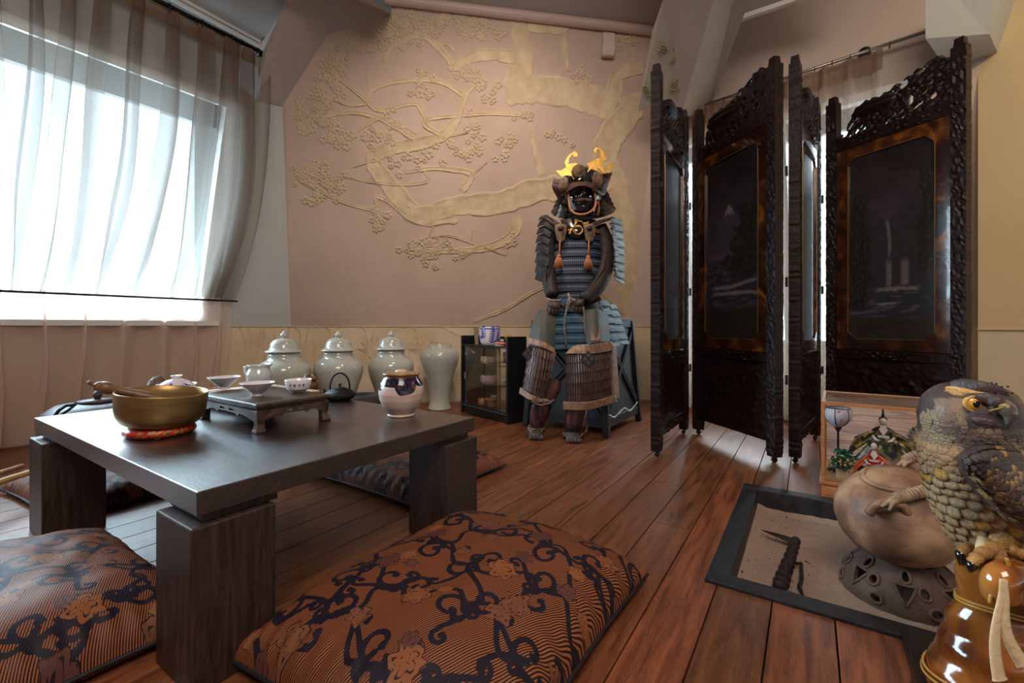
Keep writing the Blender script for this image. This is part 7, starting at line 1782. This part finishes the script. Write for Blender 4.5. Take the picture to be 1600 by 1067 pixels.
g = MB(); g.tube([Fa(1520, 645, -.040), Fa(1536, 652, -.048), Fa(1548, 660, -.052)], [.006, .006, .002], 10, flat=.5); obj('lower_beak', g, P('dark_beak', (.06, .045, .035), .3), body, smooth=True)
g = MB(); g.tube(smooth_line([Fa(1530, 642, -.053), Fa(1546, 638, -.061), Fa(1556, 634, -.064)], 5), .0013, 6); g.ball(Fa(1553, 634, -.061), (.008, .005, .004)); obj('cere', g, P('yellow_cere', (.34, .24, .08), .35), body, smooth=True)
# feathers as overlapping painted leaves
def feather(g, p, n_, dirv, L, W, base, edge, lift=.25):
    dirv = (dirv-n_*dirv.dot(n_)).normalized(); sd = n_.cross(dirv)
    rows = ((0, .55, 0), (.35, .95, .40), (.66, 1.0, .80), (.86, .82, 1.0), (1.0, .42, 1.05)); b0 = len(g.v)
    for t, w_, h_ in rows:
        for s_ in (-1, -.55, 0, .55, 1):
            q = p+dirv*L*t+sd*W*.5*w_*s_+n_*(L*lift*.22*h_+L*.05*(1-s_*s_)*(.3+.7*t)); g.v.append(tuple(q))
            e = max(abs(s_)**6*.85*(1 if t > .3 else .3), 1 if t > .9 else (.7 if t > .8 else 0)); sh = abs(s_) < .1 and t < .8
            c = Vector(base).lerp(Vector(edge), min(1, e)) if not sh else Vector(base)*.8
            g.c.append(tuple(c))
    g.f += [(b0+i*5+j, b0+i*5+j+1, b0+(i+1)*5+j+1, b0+(i+1)*5+j) for i in range(4) for j in range(4)]
    # lip
    b1_ = len(g.v)
    for j in range(5): g.v.append(tuple(Vector(g.v[b0+20+j])-n_*L*.06)); g.c.append((.03, .02, .015))
    for j in range(5): g.v.append(tuple(Vector(g.v[b0+15+j])-n_*L*.06)); g.c.append((.03, .02, .015))
    g.f += [(b0+20+j, b0+21+j, b1_+1+j, b1_+j) for j in range(4)]+[(b0+15, b0+20, b1_, b1_+5), (b0+24, b0+19, b1_+9, b1_+4)]
rg = random.Random(12)
def uvpix(p): p = p-FO; dp = p.dot(FW); return 800+700*p.dot(RT)/dp, 510-700*(p.z-H)/dp
g = MB()
# small neck and cheek feathers, then breast scales
for s, dens, L0, W0 in [(.235+.0165*i, 26, .0085, .0085) for i in range(11)]:
    for k in range(dens):
        a = -PI*1.08+(1.16*PI)*(k+.5*(int(s*100) % 2)+rg.uniform(-.2, .2))/dens
        p, n_ = fb(s, a); q, _ = fb(s+.012, a); u, v = uvpix(p)
        if v < 625 or (u > 1492 and v < 668): continue
        tone = noise.noise(Vector((u*.02, v*.03, 4)))
        base = Vector((.42, .28, .15)).lerp(Vector((.14, .085, .07)), min(1, max(0, .45+tone*1.4+(.35 if 655 < v < 690 and u > 1480 else 0))))
        feather(g, p, n_, (q-p), L0*rg.uniform(.9, 1.25), W0*rg.uniform(.9, 1.2), base, tuple(base*.45), .35)
obj('neck_feathers', g, fe_m, body)
g = MB()
s = .40; row = 0
while s < .93:
    L0 = .016+.010*(s-.4); dens = 17
    for k in range(dens):
        a = -PI*1.22+(1.30*PI)*(k+.5*(row % 2))/dens+rg.uniform(-.03, .03); p, n_ = fb(s, a); q, _ = fb(min(1, s+.012), a); u, v = uvpix(p)
        tone = noise.noise(Vector((u*.02, v*.02, 9)))
        base = Vector((.66, .43, .20)) if tone < .24 else Vector((.66, .33, .05))
        if tone < -.2: base = Vector((.56, .41, .22))
        if v < 722: base = Vector((.52, .29, .12))
        feather(g, p-n_*.0006, n_, (q-p), L0*rg.uniform(1.15, 1.5), .0185*rg.uniform(.9, 1.1), base, (.045, .028, .018) if v > 715 else (.22, .12, .06), .45)
    s += .0235; row += 1
obj('breast_feathers', g, fe_m, body)
# folded wing over the near side
wpts = [[(1478, 712), (1488, 704), (1502, 696), (1520, 692), (1545, 692), (1570, 694), (1600, 700)], [(1482, 735), (1498, 728), (1518, 722), (1540, 720), (1565, 722), (1595, 728), (1625, 736)], [(1500, 762), (1518, 757), (1538, 752), (1562, 752), (1590, 757), (1620, 765), (1650, 775)], [(1522, 790), (1540, 787), (1562, 784), (1590, 786), (1618, 794), (1648, 805), (1672, 815)], [(1558, 808), (1570, 812), (1592, 816), (1618, 825), (1642, 838), (1668, 850), (1692, 860)]]
def wing(s, t):
    nr, nc = 5, 7; x = s*(nc-1); y = t*(nr-1); i = min(int(x), nc-2); j = min(int(y), nr-2); a, b = x-i, y-j
    u = (wpts[j][i][0]*(1-a)+wpts[j][i+1][0]*a)*(1-b)+(wpts[j+1][i][0]*(1-a)+wpts[j+1][i+1][0]*a)*b
    v = (wpts[j][i][1]*(1-a)+wpts[j][i+1][1]*a)*(1-b)+(wpts[j+1][i][1]*(1-a)+wpts[j+1][i+1][1]*a)*b
    bul = .082-.030*(s-.42)**2*4+.004*math.sin(PI*t)
    e = min(1, min(s/.10, t/.12 if t < .5 else (1-t)/.12)); bul -= .020*(1-max(0, e))**2
    return Fa(u, v, .012-bul+.02*s*0)
def wingn(s, t):
    e = .02; a = wing(min(1, s+e), t)-wing(max(0, s-e), t); b = wing(s, min(1, t+e))-wing(s, max(0, t-e)); n_ = b.cross(a).normalized()
    return n_ if n_.dot(-FW) > 0 else -n_
g = MB(); g.grid(wing, 40, 30, th=-.012)
for i in range(len(g.v)): g.c[i] = (.055, .038, .040)
wb = obj('wing', g, fe_m, falcon, smooth=True)
g = MB()
for r in range(17):
    t = r/17; L0 = .0095+.020*t; cnt = int(24-11*t)
    for k in range(cnt):
        s = (k+.5*(r % 2)+rg.uniform(-.15, .15))/cnt
        if s < 0.0 or s > 1: continue
        p = wing(s, t); n_ = wingn(s, t); dirv = wing(min(1, s+.12), min(1, t+.10))-p
        if t < .30: base, edge = Vector((.10, .068, .060)), (.035, .024, .026)
        else:
            base = Vector((.46, .29, .14)) if rg.random() < .55 else Vector((.22, .14, .095)); edge = (.030, .020, .022)
        if rg.random() < .12: base = Vector((.55, .33, .10))
        feather(g, p+n_*.001, n_, dirv, L0*rg.uniform(.95, 1.25), (.0085+.010*t)*rg.uniform(.9, 1.1), base, edge, .30)
obj('wing_feathers', g, fe_m, wb)
# feet, toes, talons
toe_m = P('ochre_leg_skin', (.50, .25, .07), .4, var=.4, vscale=70, bmp=.7, bscale=300)
tal = P('black_talon', (.006, .006, .007), .12, coat=.6)
legs = []
for (lu, lv, ld, toes) in ((1545, 850, -.035, [((1520, 868), (1508, 876), (1503, 884), (1500, 892)), ((1545, 870), (1547, 880), (1547, 888), (1546, 898)), ((1565, 862), (1582, 868), (1592, 874), (1600, 884))]), (1522, 845, .01, [((1505, 856), (1492, 862), (1487, 868), (1485, 880)), ((1500, 862), (1494, 868), (1492, 874), (1491, 882))])):
    g = MB(); g.tube([Fa(lu+12, lv-30, ld+.01), Fa(lu+4, lv-10, ld), Fa(lu, lv+6, ld-.004)], [.017, .013, .013], 14); lg = obj('leg', g, toe_m, falcon, smooth=True)
    for (a, b, c_, e_) in toes:
        pts = [Fa(lu, lv+4, ld-.005), Fa(a[0], a[1]-3, ld-.012), Fa(b[0], b[1]-2, ld-.018), Fa(c_[0], c_[1]-4, ld-.018)]
        L = smooth_line(pts, 6); g = MB(); g.tube(L, [.0095*(1-.35*i/len(L))*(1+.10*math.sin(i*1.3)) for i in range(len(L))], 12); obj('toe', g, toe_m, lg, smooth=True)
        g = MB(); g.tube(smooth_line([L[-1], Fa(c_[0]-1, c_[1]+3, ld-.020), Fa(e_[0], e_[1]+4, ld-.010)], 5), [.0068, .0068, .0066, .0062, .0058, .0052, .0044, .0034, .0024, .0014, .0006], 10); obj('talon', g, tal, lg, smooth=True)
# leather glove below
gm, t, b = nt('honey_leather_glove'); vec = coords(t); f = tex(t, 'noise', 9, vec, 5, Distortion=1.0); lk(t, ramp(t, f, [(.36, (.10, .022, .005)), (.52, (.33, .10, .015)), (.68, (.50, .20, .04))]), b.inputs['Base Color']); b.inputs['Roughness'].default_value = .14; b.inputs['Coat Weight'].default_value = .9; b.inputs['Coat Roughness'].default_value = .06
prof = [(1536, 868, 30), (1538, 876, 42), (1543, 890, 50), (1545, 905, 52), (1545, 930, 50), (1544, 948, 51), (1543, 970, 60), (1541, 990, 60), (1538, 1010, 68), (1535, 1030, 69), (1531, 1050, 78), (1529, 1066, 80), (1529, 1080, 78), (1530, 1088, 74)]
zs = 54
g = MB(); n = 72; P_ = []
for i in range(61):
    x = i/60*(len(prof)-1); k = min(int(x), len(prof)-2); a = x-k; u = prof[k][0]*(1-a)+prof[k+1][0]*a; v = prof[k][1]*(1-a)+prof[k+1][1]*a; w_ = prof[k][2]*(1-a)+prof[k+1][2]*a
    c = Fa(u, v, .0)
    for j in range(n):
        q = 2*PI*j/n; rr_ = w_*fs_; fold = 1+.030*math.sin(3*q+v*.045)*max(0, min(1, (v-930)/40))+.018*math.sin(v*.10+2*q)
        g.v.append(tuple(c+RT*math.cos(q)*rr_*fold+FW*math.sin(q)*rr_*.86*fold)); g.c.append((1, 1, 1))
g.f += [(i*n+j, (i+1)*n+j, (i+1)*n+(j+1) % n, i*n+(j+1) % n) for i in range(60) for j in range(n)]+[tuple(range(n)), tuple(range(60*n, 61*n))[::-1]]
glv = obj('leather_glove', g, gm, falcon, smooth=True)
zmin = min(p[2] for p in g.v)
g = MB(); 
g.tube(smooth_line([Fa(u, v, d) for u, v, d in ((1590, 905, -.045), (1572, 898, -.070), (1552, 902, -.078), (1545, 915, -.078), (1548, 930, -.076))], 5), .020, 16); g.ball(Fa(1590, 900, -.05), (.030, .026, .024)); g.ball(Fa(1592, 928, -.055), (.028, .024, .018)); obj('glove_finger', g, gm, glv, smooth=True)
pip = P('piping_gold_leather', (.55, .28, .05), .3, coat=.3)
for vv, w_, du in ((938, 50.8, 9), (943, 51, 9), (1058, 80, -6), (1066, 81, -7)):
    g = MB(); g.tube([Fa(1536+du, vv, 0)+RT*math.cos(q)*w_*fs_*1.005+FW*math.sin(q)*w_*fs_*.87+Vector((0, 0, .004*math.sin(q*2))) for q in [j*2*PI/48 for j in range(48)]], .0020, 6, closed=True); obj('piping', g, pip, glv, smooth=True)
g = MB(); g.tube(smooth_line([Fa(u, v, -.083) for u, v in ((1556, 872), (1562, 892), (1556, 908), (1540, 918), (1532, 930), (1530, 942))], 5), .0022, 6); obj('piping', g, pip, glv, smooth=True)
lace_ = P('cream_leather_lace', (.68, .50, .28), .4, coat=.2, bmp=.4, bscale=120)
for pts in (((1550, 905), (1549, 930), (1543, 960), (1538, 990), (1538, 1020), (1542, 1050), (1545, 1062)), ((1552, 905), (1554, 935), (1553, 965), (1558, 995), (1570, 1020), (1582, 1038))):
    L = smooth_line([Fa(u, v, -.098-.00012*max(0, v-900)) for u, v in pts], 5); k = len(L); g = MB(); g.tube(L, list(np.interp(np.linspace(0, 1, k), [0, .5, .92, 1], [.0045, .0068, .0088, .0105])), 10, flat=.38, up=-FW); obj('hanging_lace', g, lace_, falcon, smooth=True)
g = MB(); g.tube([Fa(1522, 842, -.03), Fa(1518, 856, -.035), Fa(1528, 862, -.04)], .007, 10); obj('ankle_lace', g, lace_, falcon, smooth=True)
g = MB(); cc2 = Fa(1530, 1080, 0); g.lathe([(0, .024), (.088, .024), (.090, .028), (.088, .040), (.085, .052), (0, .052)], (cc2.x, cc2.y, 0), 48); obj('base', g, P('statue_base_dark', (.03, .015, .01), .3), falcon, smooth=False)
print('glove zmin', zmin)
